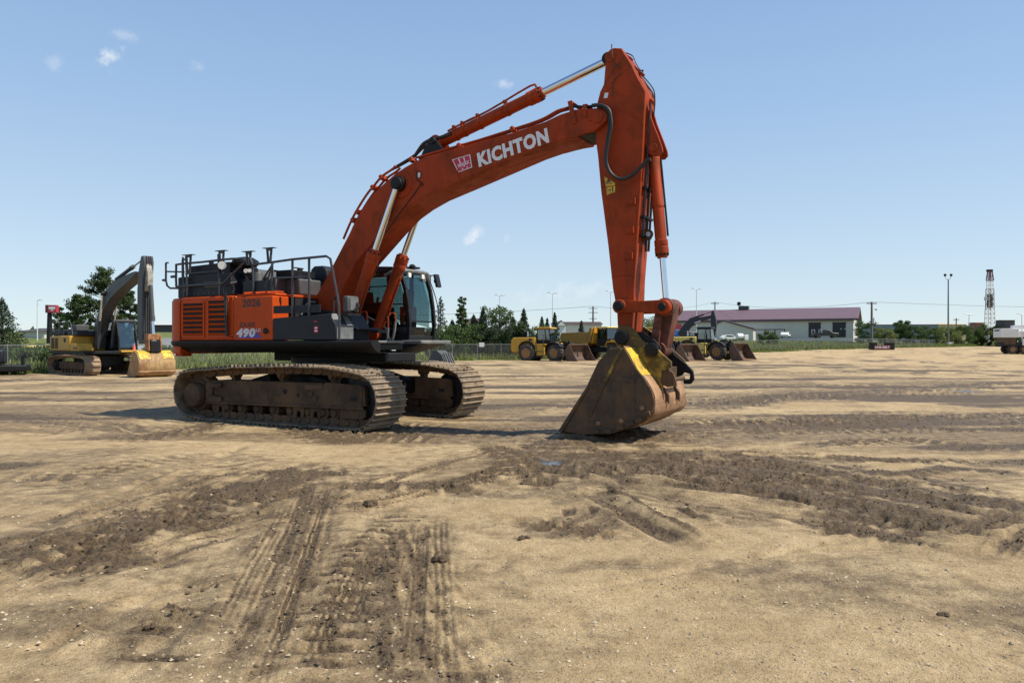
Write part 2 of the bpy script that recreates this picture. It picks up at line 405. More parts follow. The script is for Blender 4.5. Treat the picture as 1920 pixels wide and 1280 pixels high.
# counterweight
cwplan = [(-2.86, -1.60)]+[(x, y+.02) for x, y in ell]+[(-3.66, .6), (-3.55, 1.05), (-3.2, 1.5), (-2.86, 1.58)]
def inset(P, k): 
    c = np.mean(np.array(P), 0); return [tuple(c+(np.array(p)-c)*k) for p in P]
b = MB()
b.slab(cwplan, 1.64, 2.50); b.slab(inset(cwplan, .999), 2.50, 2.565, inset(cwplan, .95)); b.slab(inset(cwplan, .97), 1.37, 1.64)
cw = b.build('counterweight', ORANGEB, EX, smooth=50)
b = MB(); b.box(-3.2, -2.98, -1.45, -1.2, 1.31, 1.37); b.build('tie_down_lug', ORANGEB, cw, bevel=.01)

# engine side: louvred panel
b = MB(); b.box(-2.87, -1.24, -1.58, -.7, 1.655, 2.575)
b.build('engine_panel', ORANGEB, EX, bevel=.03)
def louvre(u0, u1, w0, w1, n):
    fr = MB(); t = .045; y = -1.592
    for a, c, d, e in ((u0-t, u1+t, w1, w1+t), (u0-t, u1+t, w0-t, w0), (u0-t, u0, w0, w1), (u1, u1+t, w0, w1)): fr.box(a, c, y-.012, -1.57, d, e)
    o = fr.build('louvre_panel', ORANGEB, EX, bevel=.004)
    b = MB(); b.box(u0, u1, y+.004, y+.010, w0, w1); b.build('louvre_opening', DKIN, o)
    s = MB(); p = (w1-w0)/n
    for k in range(n):
        w = w0+p*k
        s.add([(u0, y-.002, w+.005), (u1, y-.002, w+.005), (u1, y-.028, w+.035), (u0, y-.028, w+.035), (u0, y-.002, w+.052), (u1, y-.002, w+.052)], [(0, 1, 2, 3), (3, 2, 5, 4), (0, 3, 4), (1, 5, 2), (0, 4, 5, 1)])
    s.build('louvre_slats', ORANGEB, o, smooth=0)
louvre(-2.75, -2.13, 1.76, 2.44, 7); louvre(-1.96, -1.40, 1.76, 2.48, 7)
b = MB()
for u in (-2.83, -1.27):
    for w in (1.72, 2.5): b.cyl((u, -1.60, w), (u, -1.585, w), .014, n=8)
b.build('panel_bolts', BLACK, EX, apart=False)
# pump door with lettering
b = MB(); pr = [(-1.22, 1.655), (-1.22, 2.50), (-1.16, 2.585), (-1.1, 2.60), (-.2, 2.60), (-.14, 2.585), (-.11, 2.52), (-.11, 1.655)]
b.slab([(-1.22, -1.60), (-.11, -1.60), (-.11, -1.16), (-1.22, -1.16)], 1.655, 2.54); b.prism([(-1.22, 2.54), (-1.22, 2.60), (-.11, 2.60), (-.11, 2.54)], -1.52, -1.2)
pd = b.build('pump_door', ORANGEB, EX, bevel=.05, seg=4)
b = MB()
for u in (-.95, -.62, -.3): b.tube([(u-.12, -1.48, 2.605), (u, -1.30, 2.63), (u+.1, -1.22, 2.62)], .03, 8)
b.build('door_hinge', ORANGEB, pd)
lettering('fleet_number', '2026', INK, pd, (-.95, -1.602, 2.335), (1, 0, 0), (0, 0, 1), .15, .03, .50)
lettering('series_lettering', 'ZAXIS', INK, pd, (-1.04, -1.602, 1.925), (1, 0, 0), (0, 0, 1), .095, .022, .44, shear=.05)
b = MB(); b.prism([(-1.14, 1.70), (-.40, 1.705), (-.54, 1.81)], -1.604, -1.6); b.build('blue_flash', BLUE, pd, smooth=0)
lettering('size_lettering', '490', SILV, pd, (-1.12, -1.6045, 1.73), (1, 0, 0), (0, 0, 1), .165, .05, .54, shear=.15)
lettering('size_suffix', 'LC', SILV, pd, (-.56, -1.6045, 1.83), (1, 0, 0), (0, 0, 1), .06, .02, .13)
b = MB(); b.lathe((-.30, -1.6, 1.84), (-.30, -1.63, 1.84), [(0, .06), (.5, .06), (1, .045)], 14); b.box(-.27, -.22, -1.625, -1.6, 1.80, 1.86); b.build('door_latch', BLACK, pd)
# front face clip of pump door, black gap, drain pipe
b = MB(); b.box(-.108, -.09, -1.42, -1.39, 2.43, 2.52); b.box(-.108, -.09, -1.40, -1.385, 2.36, 2.43); b.build('rubber_catch', BLACK, pd)
b = MB(); b.tube([(-1.33, -1.42, 2.86), (-1.42, -1.63, 2.78), (-1.385, -1.66, 2.60), (-1.36, -1.655, 2.3), (-1.34, -1.65, 1.74)], .033, 8, 4); b.build('drain_hose', HOSE, EX)

# engine hood, upper boxes
b = MB(); b.slab([(-2.9, -1.4), (-.86, -.86), (-.86, .50), (-.4, .52), (-.4, 1.45), (-2.9, 1.45)], 1.7, 2.62)
b.build('engine_bay', BLACK, EX)
b = MB(); b.box(-1.42, -1.02, -.82, 1.2, 2.62, 3.02); b.box(-1.0, -.82, -.84, 1.2, 2.60, 3.0); b.prism([(-2.0, 2.6), (-2.0, 3.18), (-1.8, 3.24), (-1.55, 3.20), (-1.44, 3.04), (-1.44, 2.6)], -.9, .9)
b.box(-.82, -.42, -.55, 1.2, 2.62, 2.97)
hood = b.build('engine_hood', GREY, EX, bevel=.04, seg=3)
b = MB(); b.box(-.9, -.45, -.75, -.05, 3.0, 3.14); b.build('black_hood_box', BLACK, EX, bevel=.01)
b = MB(); b.prism([(-.75, 2.97), (-.75, 3.22), (-.65, 3.30), (-.42, 3.30), (-.30, 3.22), (-.24, 2.97)], .12, .62); b.build('intake_dome', CHAR, EX, bevel=.03, seg=3)
b = MB(); b.box(-.35, -.1, .62, 1.1, 3.08, 3.22); b.build('rear_camera_box', BLACK, EX, bevel=.01)
b = MB(); b.box(-.62, -.55, -.42, -.32, 3.14, 3.2); b.tube([(-.62, -.52, 3.21), (-.55, -.3, 3.2)], .015, 6); b.build('hood_latch', BLACK, EX)
b = MB(); b.tube([(-1.3, -.3, 3.0), (-1.3, -.3, 3.19), (-1.38, -.34, 3.19)], .025, 8); b.build('breather_pipe', BLACK, EX)
b = MB(); b.box(-.80, -.05, -1.1, .5, 2.53, 2.585); b.build('valve_cover_lip', ORANGEB, EX, bevel=.01)
b = MB(); b.box(-.82, -.05, -1.05, .5, 1.7, 2.52); b.build('valve_bay', DKIN, EX)
for k, (u, w) in enumerate(((.02, 2.42), (.0, 2.3), (.04, 2.2))):
    b = MB(); b.tube([(u, -.95+.15*k, w-.25), (u+.03, -.8+.15*k, w), (u, -.55+.15*k, w+.04)], .022, 7, 4); b.build('valve_hose', (WORN, HOSE, WORN)[k], EX)
b = MB(); b.prism([(-3.10, 2.575), (-3.10, 3.03), (-1.46, 3.06), (-1.40, 2.62), (-1.44, 2.58)], -1.46, -.55); ac = b.build('radiator_housing', CHAR, EX, bevel=.02)
b = MB()
for k in range(9): b.cyl((-2.9+.16*k, -1.47, 2.66), (-2.9+.16*k, -1.455, 2.66), .014, n=6)
for k in range(5): b.box(-2.25+.0, -1.75, -1.465, -1.455, 2.78+.025*k, 2.79+.025*k)
b.build('housing_bolts', WORN, ac)
b = MB(); b.prism([(-2.92, 3.04), (-2.90, 3.27), (-1.62, 3.31), (-1.60, 3.05)], -1.34, -.6); b.build('upper_screen_box', CHAR, EX, bevel=.015)
b = MB(); b.box(-3.12, -3.0, -.6, 1.3, 2.6, 3.0); b.build('rear_hood', CHAR, EX, bevel=.02)
b = MB(); b.lathe((-1.42, -1.1, 3.0), (-1.42, -1.1, 3.42), [(0, .07), (.45, .07), (.55, .24), (.68, .28), (.8, .27), (.95, .17), (1, .05)], 24); b.build('air_precleaner', BLACK, EX)
b = MB(); b.cyl((-1.55, -1.58, 3.21), (-1.50, -1.64, 3.20), .075, .085, 16); hl = b.build('work_lamp', LAMPW, EX)
b = MB(); b.cyl((-1.62, -1.48, 3.22), (-1.545, -1.585, 3.21), .05, .09, 16); b.build('lamp_housing', BLACK, hl)
b = MB(); b.cyl((-1.22, -1.24, 3.10), (-1.18, -1.31, 3.10), .045, n=12); b.cyl((-1.12, -1.24, 3.10), (-1.08, -1.30, 3.10), .04, n=12); hl = b.build('twin_lamp', LAMPW, EX)
b = MB(); b.box(-1.28, -1.02, -1.26, -1.12, 3.02, 3.16); b.prism([(-1.24, 3.02), (-1.06, 3.02), (-1.15, 2.92)], -1.25, -1.2); b.build('lamp_housing', BLACK, hl, bevel=.01)
for u, r in ((-1.25, .10), (-1.02, .105)):
    b = MB(); b.lathe((u, -1.13, 2.60), (u, -1.13, 3.08), [(0, r), (.06, r+.01), (.1, r), (.9, r), (1, r*.7)], 20); b.build('filter_canister', GREY, EX)
b = MB(); b.box(-1.05, -.16, -1.50, -1.47, 2.64, 2.86); b.build('upper_toe_board', CHAR, EX, bevel=.004)
b = MB(); b.box(-.07, 1.14, -1.62, -1.59, 2.18, 2.33); b.add([], []); b.build('lower_toe_board', CHAR, EX, bevel=.004)

# fuel tank / tool box with front steps
b = MB(); b.prism([(-.105, 1.66), (-.105, 2.09), (.9, 2.13), (1.36, 2.155), (1.51, 1.93), (1.51, 1.66)], -1.60, -.62); tb = b.build('fuel_tank', CHAR, EX, bevel=.015)
b = MB(); b.add([(1.365, -1.28, 2.16), (1.365, -1.12, 2.16), (1.515, -1.12, 1.94), (1.515, -1.28, 1.94)], [(0, 1, 2, 3)]); b.add([(1.365, -1.58, 2.158), (1.365, -1.34, 2.158), (1.44, -1.34, 2.045), (1.44, -1.58, 2.045)], [(0, 1, 2, 3)])
b.box(1.515, 1.53, -1.58, -1.12, 1.68, 1.90); b.build('worn_tread_plate', WORN, tb, smooth=0)
b = MB(); b.box(1.51, 1.522, -1.05, -.66, 1.68, 1.86); b.build('step_recess', DKIN, tb)
b = MB(); b.box(1.5, 1.6, -1.1, -.4, 1.86, 1.90); b.build('step_lid', CHAR, tb, bevel=.006)
b = MB(); b.box(1.6, 1.8, -.7, -.42, 1.80, 1.86); b.build('step_tread', CHAR, tb, bevel=.006)
b = MB(); b.box(.98, 1.08, -1.604, -1.60, 1.80, 1.92); b.box(.97, 1.06, -1.604, -1.60, 2.0, 2.02); b.build('red_sticker', RED, tb, smooth=0)
b = MB(); b.box(1.0, 1.06, -1.607, -1.604, 1.82, 1.845); b.box(1.0, 1.06, -1.607, -1.604, 1.875, 1.9); b.build('sticker_print', WHITE, tb, smooth=0)

# rails
def rail(name, pts, r=.024, k=5): return MB().tube(pts, r, 8, k).build(name, RAIL, EX)
b = MB()
b.tube([(-.72, -1.55, 3.18), (-.1, -1.58, 3.20), (.44, -1.62, 3.22), (1.30, -1.62, 3.235), (1.40, -1.62, 3.18), (1.58, -1.62, 2.45), (1.62, -1.62, 2.1), (1.62, -1.62, 1.66)], .024, 8)
for u, w0 in ((-.1, 2.62), (.44, 2.10), (.87, 2.12)): b.tube([(u, -1.62, w0), (u, -1.62, 3.21)], .024, 8)
b.tube([(-.72, -1.52, 2.6), (-.72, -1.55, 3.18), (-.78, -1.55, 3.30), (-.80, -1.55, 3.42)], .022, 8)
b.tube([(-.40, -1.58, 2.86), (-.12, -1.58, 3.18), (-.34, -1.58, 2.7)], .02, 7)
b.tube([(-.14, -1.60, 2.88), (.87, -1.62, 2.86)], .018, 7)
b.tube([(1.62, -1.62, 1.66), (1.62, -1.62, 2.3), (1.30, -1.3, 2.52), (1.12, -1.2, 2.45), (1.10, -1.2, 2.14)], .018, 7)
b.build('front_handrail', RAIL, EX)
b = MB()
b.tube(smooth_path([(-2.95, -1.56, 3.30), (-2.2, -1.56, 3.31), (-1.30, -1.56, 3.33), (-1.02, -1.50, 3.30), (-1.06, -1.50, 3.22), (-1.50, -1.56, 2.88), (-1.62, -1.56, 2.83), (-2.3, -1.56, 2.83), (-2.95, -1.56, 2.82), (-3.02, -1.56, 2.88), (-3.02, -1.56, 3.24)], 3, True), .024, 8, closed=True)
for u in (-2.72, -2.82, -1.72): b.tube([(u, -1.52, 2.6), (u, -1.55, 3.45)], .022, 7)
b.tube([(-2.72, -1.56, 3.08), (-1.70, -1.56, 3.10)], .014, 6); b.tube([(-3.02, -1.56, 3.04), (-3.18, -1.56, 3.04)], .03, 8)
b.build('rear_handrail', RAIL, EX)
b = MB(); b.tube([(-3.44, -1.50, 3.36), (-3.44, -1.50, 2.98), (-3.40, -1.50, 2.86), (-3.30, -1.50, 2.80), (-3.0, -1.45, 2.79)], .022, 8); b.tube([(-3.44, -1.50, 3.17), (-2.9, -1.45, 3.14)], .018, 7); b.tube([(-3.44, -1.5, 3.36), (-3.36, -1.5, 3.36)], .018, 7); b.tube([(-3.44, -1.50, 2.98), (-3.54, -1.50, 2.985)], .028, 8)
b.tube([(-3.02, -1.40, 2.6), (-3.02, -1.40, 3.42), (-2.96, -1.40, 3.42)], .024, 8)
b.build('tail_handrail', RAIL, EX)
def fork(u, v, w0, w1, wd):
    b = MB()
    for s in (-1, 1): b.prism([(u+s*wd*.4-.014, w0), (u+s*wd*.4+.014, w0), (u+s*wd*.85+.014, w1), (u+s*wd*.85-.014, w1)], v-.02, v+.02)
    b.box(u-wd*.85, u+wd*.85, v-.018, v+.018, w1-.06, w1-.012); b.box(u-wd-.075, u+wd+.075, v-.05, v+.05, w1-.012, w1)
    b.build('mast_bracket', RAIL, EX)
for a in ((-2.70, -1.5, 3.10, 3.50, .085), (-2.35, -1.2, 3.0, 3.38, .05), (-1.68, -1.5, 3.05, 3.53, .075), (-.83, -1.55, 3.18, 3.46, .07), (-.22, -1.58, 3.2, 3.49, .07)): fork(*a)

# cab
V0, V1 = .69, 1.70
fr0 = [(1.47, 1.66), (1.50, 1.95), (1.47, 2.35), (1.40, 2.75), (1.28, 3.10), (1.18, 3.20)]
side = fr0+[(1.05, 3.26), (.2, 3.30), (-.5, 3.27), (-.62, 3.15), (-.66, 1.66)]
CAB = MB()
CAB.box(-.66, 1.44, V0, V1, 1.62, 1.70)
def bar(a, c, v, t=.05, d=.07): 
    (u0, w0), (u1, w1) = a, c; n = np.array([-(w1-w0), u1-u0]); n = n/np.linalg.norm(n)*t/2
    return [(u0-n[0], w0-n[1]), (u1-n[0], w1-n[1]), (u1+n[0], w1+n[1]), (u0+n[0], w0+n[1])], v-d/2, v+d/2
for v in (V0+.035, V1-.035):
    for i in range(len(fr0)-1): CAB.prism(*bar(fr0[i], fr0[i+1], v, .085, .07))
    CAB.prism(*bar((.30, 1.68), (.22, 3.24), v, .09, .06)); CAB.prism(*bar((-.6, 1.68), (-.56, 3.2), v, .12, .07))
    CAB.prism(*bar((1.22, 3.19), (-.56, 3.24), v, .10, .07))
CAB.prism([(-.62, 1.66), (-.62, 2.2), (.30, 2.15), (.62, 1.95), (1.46, 1.82), (1.46, 1.66)], V0+.01, V0+.05)
CAB.prism([(-.62, 1.66), (-.62, 2.3), (.30, 2.25), (.62, 1.95), (1.46, 1.82), (1.46, 1.66)], V1-.05, V1-.01)
CAB.box(1.44, 1.49, V0, V1, 1.66, 1.76)
cab = CAB.build('cab', BLACK, EX, bevel=.012)
rf = MB(); rf.prism([(1.24, 3.14), (1.20, 3.21), (1.05, 3.26), (.2, 3.31), (-.5, 3.28), (-.6, 3.18), (-.6, 3.14)], V0-.01, V1+.01); rf.build('cab_roof', CHAR, cab, bevel=.04, seg=3)
rf = MB(); rf.tube([(.9, V0-.02, 3.06), (1.16, V0-.01, 3.16), (1.30, V0+.12, 3.17), (1.33, 1.2, 3.175), (1.30, V1-.05, 3.17), (1.22, V1+.03, 3.14)], .045, 8, 4); rf.box(1.24, 1.31, V1-.2, V1+.12, 2.98, 3.16); rf.build('cab_visor_rail', WORN, cab)
rf = MB()
for v in (.95, 1.45): rf.box(1.30, 1.36, v-.05, v+.05, 3.03, 3.13)
rf.build('cab_front_lamp', LAMPW, cab, bevel=.01)
rf = MB()
for v in (1.05, 1.36): rf.ball((1.12, v, 3.31), .07, 10, (1, 1.3, .9))
rf.box(1.0, 1.2, 1.3, 1.55, 3.27, 3.31); rf.build('roof_lamp', BLACK, cab)
def plate(name, pts, m, th=.012, parent=None):
    P = [Vector(p) for p in pts]; n = (P[1]-P[0]).cross(P[2]-P[0]).normalized()*th/2
    k = len(P); return MB().add([p-n for p in P]+[p+n for p in P], [tuple(range(k))[::-1], tuple(range(k, 2*k))]+[(i, (i+1) % k, k+(i+1) % k, k+i) for i in range(k)]).build(name, m, parent, smooth=0)
def front_pane(name, lo, hi):
    P = [p for p in fr0 if lo <= p[1] <= hi]; m = MB(); n = len(P); va, vb = V0+.075, V1-.075
    for d in (0, .01): m.add([(u-.01-d, v, w) for u, w in P for v in (va, vb)], [(2*i, 2*i+1, 2*i+3, 2*i+2) for i in range(n-1)])
    return m.build(name, GLASS, cab)
fr0s = [fr0[0]]+[tuple(np.array(fr0[i])*(1-t)+np.array(fr0[i+1])*t) for i in range(5) for t in (.34, .67, 1.0)]
_k = fr0; fr0 = sorted(fr0s, key=lambda p: p[1])
front_pane('windscreen', 2.06, 3.16); front_pane('lower_windscreen', 1.74, 2.08)
fr0 = _k
MB().box(1.45, 1.49, V0+.05, V1-.05, 2.055, 2.085).build('windscreen_bar', BLACK, cab)
plate('side_window', [(.34, V0+.03, 2.18), (1.40, V0+.03, 2.0), (1.40, V0+.03, 2.5), (1.2, V0+.03, 3.10), (.27, V0+.03, 3.16)], GLASS, .01, cab)
plate('rear_side_window', [(-.52, V0+.03, 2.24), (.25, V0+.03, 2.2), (.2, V0+.03, 3.16), (-.48, V0+.03, 3.14)], GLASS, .01, cab)
plate('door_window', [(-.5, V1-.03, 2.34), (1.36, V1-.03, 1.95), (1.36, V1-.03, 2.5), (1.16, V1-.03, 3.1), (-.48, V1-.03, 3.14)], GLASS, .01, cab)
wb = MB()
for w in (2.44, 2.84): wb.box(.3, 1.3 if w > 2.5 else 1.4, V0+.0, V0+.018, w-.012, w+.012)
wb.build('window_guard_bar', BLACK, cab)
st = MB(); st.box(.0, .5, .95, 1.45, 2.0, 2.2); st.prism([(-.12, 2.15), (.02, 2.15), (-.04, 2.78), (-.16, 2.78)], .96, 1.44); st.prism([(-.15, 2.8), (-.04, 2.8), (-.05, 3.0), (-.15, 3.0)], 1.07, 1.33); st.box(.05, .45, .8, .9, 2.2, 2.42); st.box(.05, .45, 1.5, 1.6, 2.2, 2.42)
st.build('operator_seat', SEATM, cab, bevel=.03)
st = MB(); st.box(.75, 1.3, .8, 1.6, 1.7, 1.95); st.box(.2, .7, V0+.06, V0+.2, 2.0, 2.5); st.tube([(.5, .86, 2.4), (.55, .86, 2.62)], .03); st.build('control_console', SEATM, cab, bevel=.02)
st = MB(); st.box(.80, 1.08, 1.32, 1.58, 1.9, 2.42); st.prism([(.86, 2.42), (1.02, 2.42), (1.06, 2.78), (.94, 2.82), (.84, 2.7)], 1.36, 1.54); st.tube([(1.1, 1.3, 2.2), (1.14, 1.28, 2.55)], .03); st.build('side_console', SEATM, cab, bevel=.03)
MB().box(.84, .92, 1.64, 1.69, 1.9, 3.15).build('door_pillar', BLACK, cab)
MB().box(1.455, 1.465, 1.48, 1.56, 1.80, 1.87).build('white_sticker', WHITE, cab)
mr = MB(); mr.tube([(1.28, V1+.08, 3.12), (1.40, V1+.16, 3.16), (1.42, V1+.20, 3.08)], .014, 7); mr.obox((1.43, V1+.20, 3.02), (.06, .16, .30), Matrix.Rotation(R(-14), 3, 'Y')); mr.ball((1.38, V1+.22, 3.02), .06, 8)
mr.build('cab_mirror', CHAR, EX, bevel=.02)
MB().tube([(1.28, V1+.12, 3.02), (1.42, V1+.16, 2.6), (1.50, V1+.16, 2.2), (1.50, V1+.14, 1.66)], .012, 7, 5).build('cab_handrail', RAIL, EX)
mm = MB(); mm.box(1.46, 1.60, -1.36, -1.02, 2.18, 2.50); mir = mm.build('deck_mirror', GREY, EX, bevel=.045, seg=4)
MB().box(1.605, 1.612, -1.30, -1.08, 2.23, 2.45).build('mirror_glass', WORN, mir)
mm = MB(); mm.tube([(1.62, -1.2, 2.2), (1.66, -1.12, 2.30), (1.6, -1.1, 2.36)], .035, 8); mm.box(1.42, 1.62, -1.38, -1.0, 2.12, 2.17); mm.build('mirror_bracket', BLACK, mir)
pl_ = MB(); pl_.box(.72, 1.35, .66, .69, 1.40, 1.62); pl_.build('boom_foot_bracket', BLACK, EX)
b = MB(); b.prism([(-.35, 1.6), (-.25, 2.0), (.1, 2.3), (.45, 2.25), (1.05, 1.95), (1.2, 1.6)], -.53, -.47); b.prism([(-.35, 1.6), (-.25, 2.0), (.1, 2.3), (.45, 2.25), (1.05, 1.95), (1.2, 1.6)], .47, .53); b.build('boom_mount', DKIN, EX, bevel=.02)
b = MB(); b.box(1.18, 1.24, .46, .60, 1.44, 1.50); b.box(1.24, 1.25, .78, .96, 1.47, 1.58); b.build('data_plate', SILV, EX)

# ------------------------------------------------------------------ boom
up = MS([(592.5, 556), (620, 505), (654, 440), (666, 414), (684, 385), (701, 363), (721, 343), (742, 325), (762, 312), (782, 301), (798, 294), (843, 282), (900, 265.5), (960, 249), (1024, 227.5), (1050, 215), (1078, 206), (1118, 203), (1130, 206), (1137, 211), (1140, 219), (1138, 226), (1132, 232)], -.38)
lowr = [(6.25, 5.25), (5.70, 5.17), (5.34, 5.13), (4.93, 5.05), (4.19, 4.85), (3.52, 4.67), (2.76, 4.47), (2.37, 4.32), (2.06, 4.16), (1.87, 4.02), (1.67, 3.86), (1.46, 3.68), (1.25, 3.50), (.98, 3.27), (.66, 2.79), (.48, 2.45), (.40, 2.2)]
foot = [(.25, 2.05), (.05, 2.08), (-.08, 2.25), (-.14, 2.45)]
# main box runs to the gooseneck tip, where two cheek plates embrace the arm
k = next(i for i, p in enumerate(up) if p[0] > 5.45)
b = MB(); b.prism(up[:k]+[(5.90, 5.62), (5.90, 5.17), (5.70, 5.165)]+lowr[2:]+foot, -.38, .38)
boom = b.build('boom', ORANGE, EX, bevel=.012)
b = MB(); cheek = up[k-1:]+lowr[:2]+[(5.3, 5.12)]
for s in (-1, 1): b.prism(cheek, s*.383, s*.30)
b.build('boom_tip_cheek', ORANGE, boom, bevel=.012)
b = MB(); b.prism([(5.85, 5.20), (5.85, 5.55), (6.05, 5.58), (6.2, 5.3), (6.1, 5.22)], -.29, .29); b.build('boom_tip_web', BLACK, boom)
pl = MS([(1064, 259), (1061, 250), (1066, 222), (1078, 206.5), (1118, 203.5), (1130, 206.5), (1136, 212), (1139, 219), (1137, 226), (1131, 232), (1118, 243), (1100, 249), (1075, 259)], -.383)
b = MB(); b.prism(pl, -.40, -.383); b.lathe((M(1120, 219, -.4)[0], -.40, M(1120, 219, -.4)[1]), (M(1120, 219, -.4)[0], -.425, M(1120, 219, -.4)[1]), [(0, .115), (.8, .11), (1, .09)], 22); b.obox((M(1110, 221, -.4)[0], -.41, M(1110, 221, -.4)[1]), (.14, .02, .07), Matrix.Rotation(R(-20), 3, 'Y'))
b.build('tip_reinforcement', ORANGE, boom, bevel=.005)
for px, py, ln in ((1078, 232, 42), (1097, 220, 24)):      # guard straps by the tip
    a = M(px, py, -.40); c = M(px-9 if ln > 30 else px, py-ln, -.40); b = MB(); b.prism(*bar(a, c, -.415, .085 if ln > 30 else .065, .02)); b.box(c[0]-.04, c[0]+.04, -.42, .1, c[1]-.02, c[1]); b.build('hose_guard', ORANGE, boom, bevel=.004)
# boom cylinder bosses
EYE = (2.10, 4.73); BASE = (.80, 1.78)
b = MB(); b.lathe((EYE[0]+.02, -.38, EYE[1]-.0), (EYE[0]+.02, -.40, EYE[1]), [(0, .27), (1, .26)], 26); b.build('boom_boss', ORANGE, boom)
b = MB(); b.lathe((EYE[0], -.40, EYE[1]), (EYE[0], -.56, EYE[1]), [(0, .15), (.55, .15), (.6, .125), (.95, .12), (1, .10)], 22); b.lathe((EYE[0], .40, EYE[1]), (EYE[0], .56, EYE[1]), [(0, .15), (.55, .15), (.6, .125), (.95, .12), (1, .10)], 22); b.build('boom_cylinder_pin', BLACK, boom)
b = MB(); ly = M(822, 275, 0); 
for s in (-1, 1): b.prism([(2.36, 5.10), (2.58, 5.48), (2.70, 5.58), (2.84, 5.55), (3.0, 5.36), (3.05, 5.2)], s*.17, s*.22)
b.cyl((M(822, 269, 0)[0], -.25, M(822, 269, 0)[1]), (M(822, 269, 0)[0], .25, M(822, 269, 0)[1]), .07); b.build('arm_cylinder_bracket', BLACK, boom, bevel=.008)
def cylinder(name, a, bb, v, r, frac, rr, gl, paint=ORANGE, basefirst=True):
    """a base pin, bb rod pin (u, w); gland at frac"""
    A = Vector((a[0], v, a[1])); B = Vector((bb[0], v, bb[1])); L = (B-A).length; G = A.lerp(B, frac)
    m = MB(); m.lathe(A, G, [(0, r*.8), (.015, r), (1-.25*r/(frac*L)*10*.25, r), (1, r)], 22)
    dd = (B-A).normalized(); m.lathe(G-dd*gl, G, [(0, r), (.05, r*1.17), (.45, r*1.17), (.5, r*1.10), (.55, r*1.2), (1, r*1.2)], 22)
    m.lathe(G, G+dd*.07, [(0, r*1.05), (.6, r*.9), (1, r*.85)], 22)
    m.cyl(A-Vector((0, r*1.15, 0)), A+Vector((0, r*1.15, 0)), r*1.25, n=20)
    o = m.build(name, paint, EX)
    m = MB(); m.cyl(G, B, rr, n=20); m.build('cylinder_rod', CHROME, o)
    m = MB(); m.cyl(B-Vector((0, rr*1.6, 0)), B+Vector((0, rr*1.6, 0)), rr*1.45, n=20); m.build('rod_eye', BLACK, o)
    m = MB()
    for k in range(8):
        x = dd.orthogonal().normalized(); y = dd.cross(x); an = k*.785
        p = G+(x*math.cos(an)+y*math.sin(an))*r*1.02; m.cyl(p, p+dd*.035, .02, n=6)
    m.build('gland_bolts', BLACK, o)
    return o, A, B, G, dd
for v in (-.47, .47):
    o, A, B, G, dd = cylinder('boom_cylinder', BASE, EYE, v, .118, .55, .062, .24)
    m = MB(); m.lathe(A+dd*.85, A+dd*.885, [(0, .124), (1, .124)], 20); m.build('pipe_clamp', ORANGE, o)
    m = MB(); s = .15
    m.tube([A+Vector((s*.9, 0, .35)), A+Vector((s*2.0, -.0, .40)), A+Vector((s*2.2, 0, .30)), A+Vector((s*2.2, 0, .15))], .022, 8, 4)
    m.tube([A+dd*1.3+Vector((.14, 0, 0)), A+dd*.5+Vector((.15, 0, 0)), A+Vector((s*2.2, 0.1, .46)), A+Vector((s*2.9, .1, .44)), A+Vector((s*3.0, .1, .28))], .02, 8, 4)
    m.build('cylinder_pipe', ORANGE, o)
    m = MB(); m.tube([A+Vector((s*2.2, 0, .15)), A+Vector((s*2.0, 0, -.1)), A+Vector((s*1.2, .05, -.35))], .03, 8, 4); m.tube([A+Vector((s*3.0, .1, .28)), A+Vector((s*2.7, .1, 0)), A+Vector((s*1.8, .1, -.32))], .03, 8, 4)
    m.build('pressure_hose', WORN, o)
# arm cylinder
ATOP = M(1143, 113, 0)
o, A, B, G, dd = cylinder('arm_cylinder', M(822, 269, 0), ATOP, 0, .112, .625, .072, .26)
m = MB()
m.tube([A+dd*.35+Vector((0, -.02, .15)), A+dd*1.2+Vector((0, -.02, .15)), G+Vector((-.2, -.02, .17)), G+Vector((-.08, -.02, .13))], .02, 8, 3)
m.tube([A+dd*.3+Vector((0, -.10, .10)), A+dd*.8+Vector((0, -.11, .11)), A+dd*.95+Vector((0, -.02, .15))], .02, 8, 3)
m.build('cylinder_pipe', ORANGE, o)
m = MB()
for t in (.42, .62, .98, 1.6): m.lathe(A+dd*t, A+dd*(t+.04), [(0, .125), (1, .125)], 18); m.obox(A+dd*(t+.02)+Vector((-.05, 0, .15)), (.05, .10, .06))
m.build('pipe_clamp', ORANGE, o)
# boom hydraulic lines
rl = MS([(644, 448), (661, 409), (679, 378), (692, 359), (700, 350), (716, 331), (735, 318), (742, 311)], -.30)
m = MB(); m.tube([(u, -.30, w) for u, w in rl], .024, 8, 3)
m.tube([(u+.02, -.18, w-.02) for u, w in rl], .024, 8, 3)
m.build('steel_pipe', ORANGE, boom)
m = MB(); m.tube(HF.ps([(742, 314), (775, 294), (783, 285), (793, 271), (806, 263), (822, 259), (838, 254), (846, 250)], -.12), .036, 8, 4); m.tube(HF.ps([(735, 318), (768, 300), (780, 290), (790, 280), (800, 272)], .05), .03, 8, 4); m.build('pressure_hose', HOSE, boom)
m = MB(); tp = MS([(780, 296), (840, 279), (900, 262), (960, 243), (1000, 230), (1024, 220), (1045, 208), (1062, 203)], -.3)
m.tube([(u, -.30, w) for u, w in tp], .022, 8, 3); m.tube([(u, -.2, w+.005) for u, w in tp], .022, 8, 3); m.build('steel_pipe', ORANGE, boom)
m = MB()
for px, py in ((663, 413), (700, 352), (716, 333), (772, 300), (862, 274), (962, 243), (672, 398)): u, w = M(px, py, -.3); m.obox((u, -.25, w), (.07, .2, .10), Matrix.Rotation(R(-30), 3, 'Y'))
m.build('pipe_bracket', ORANGE, boom, bevel=.005)
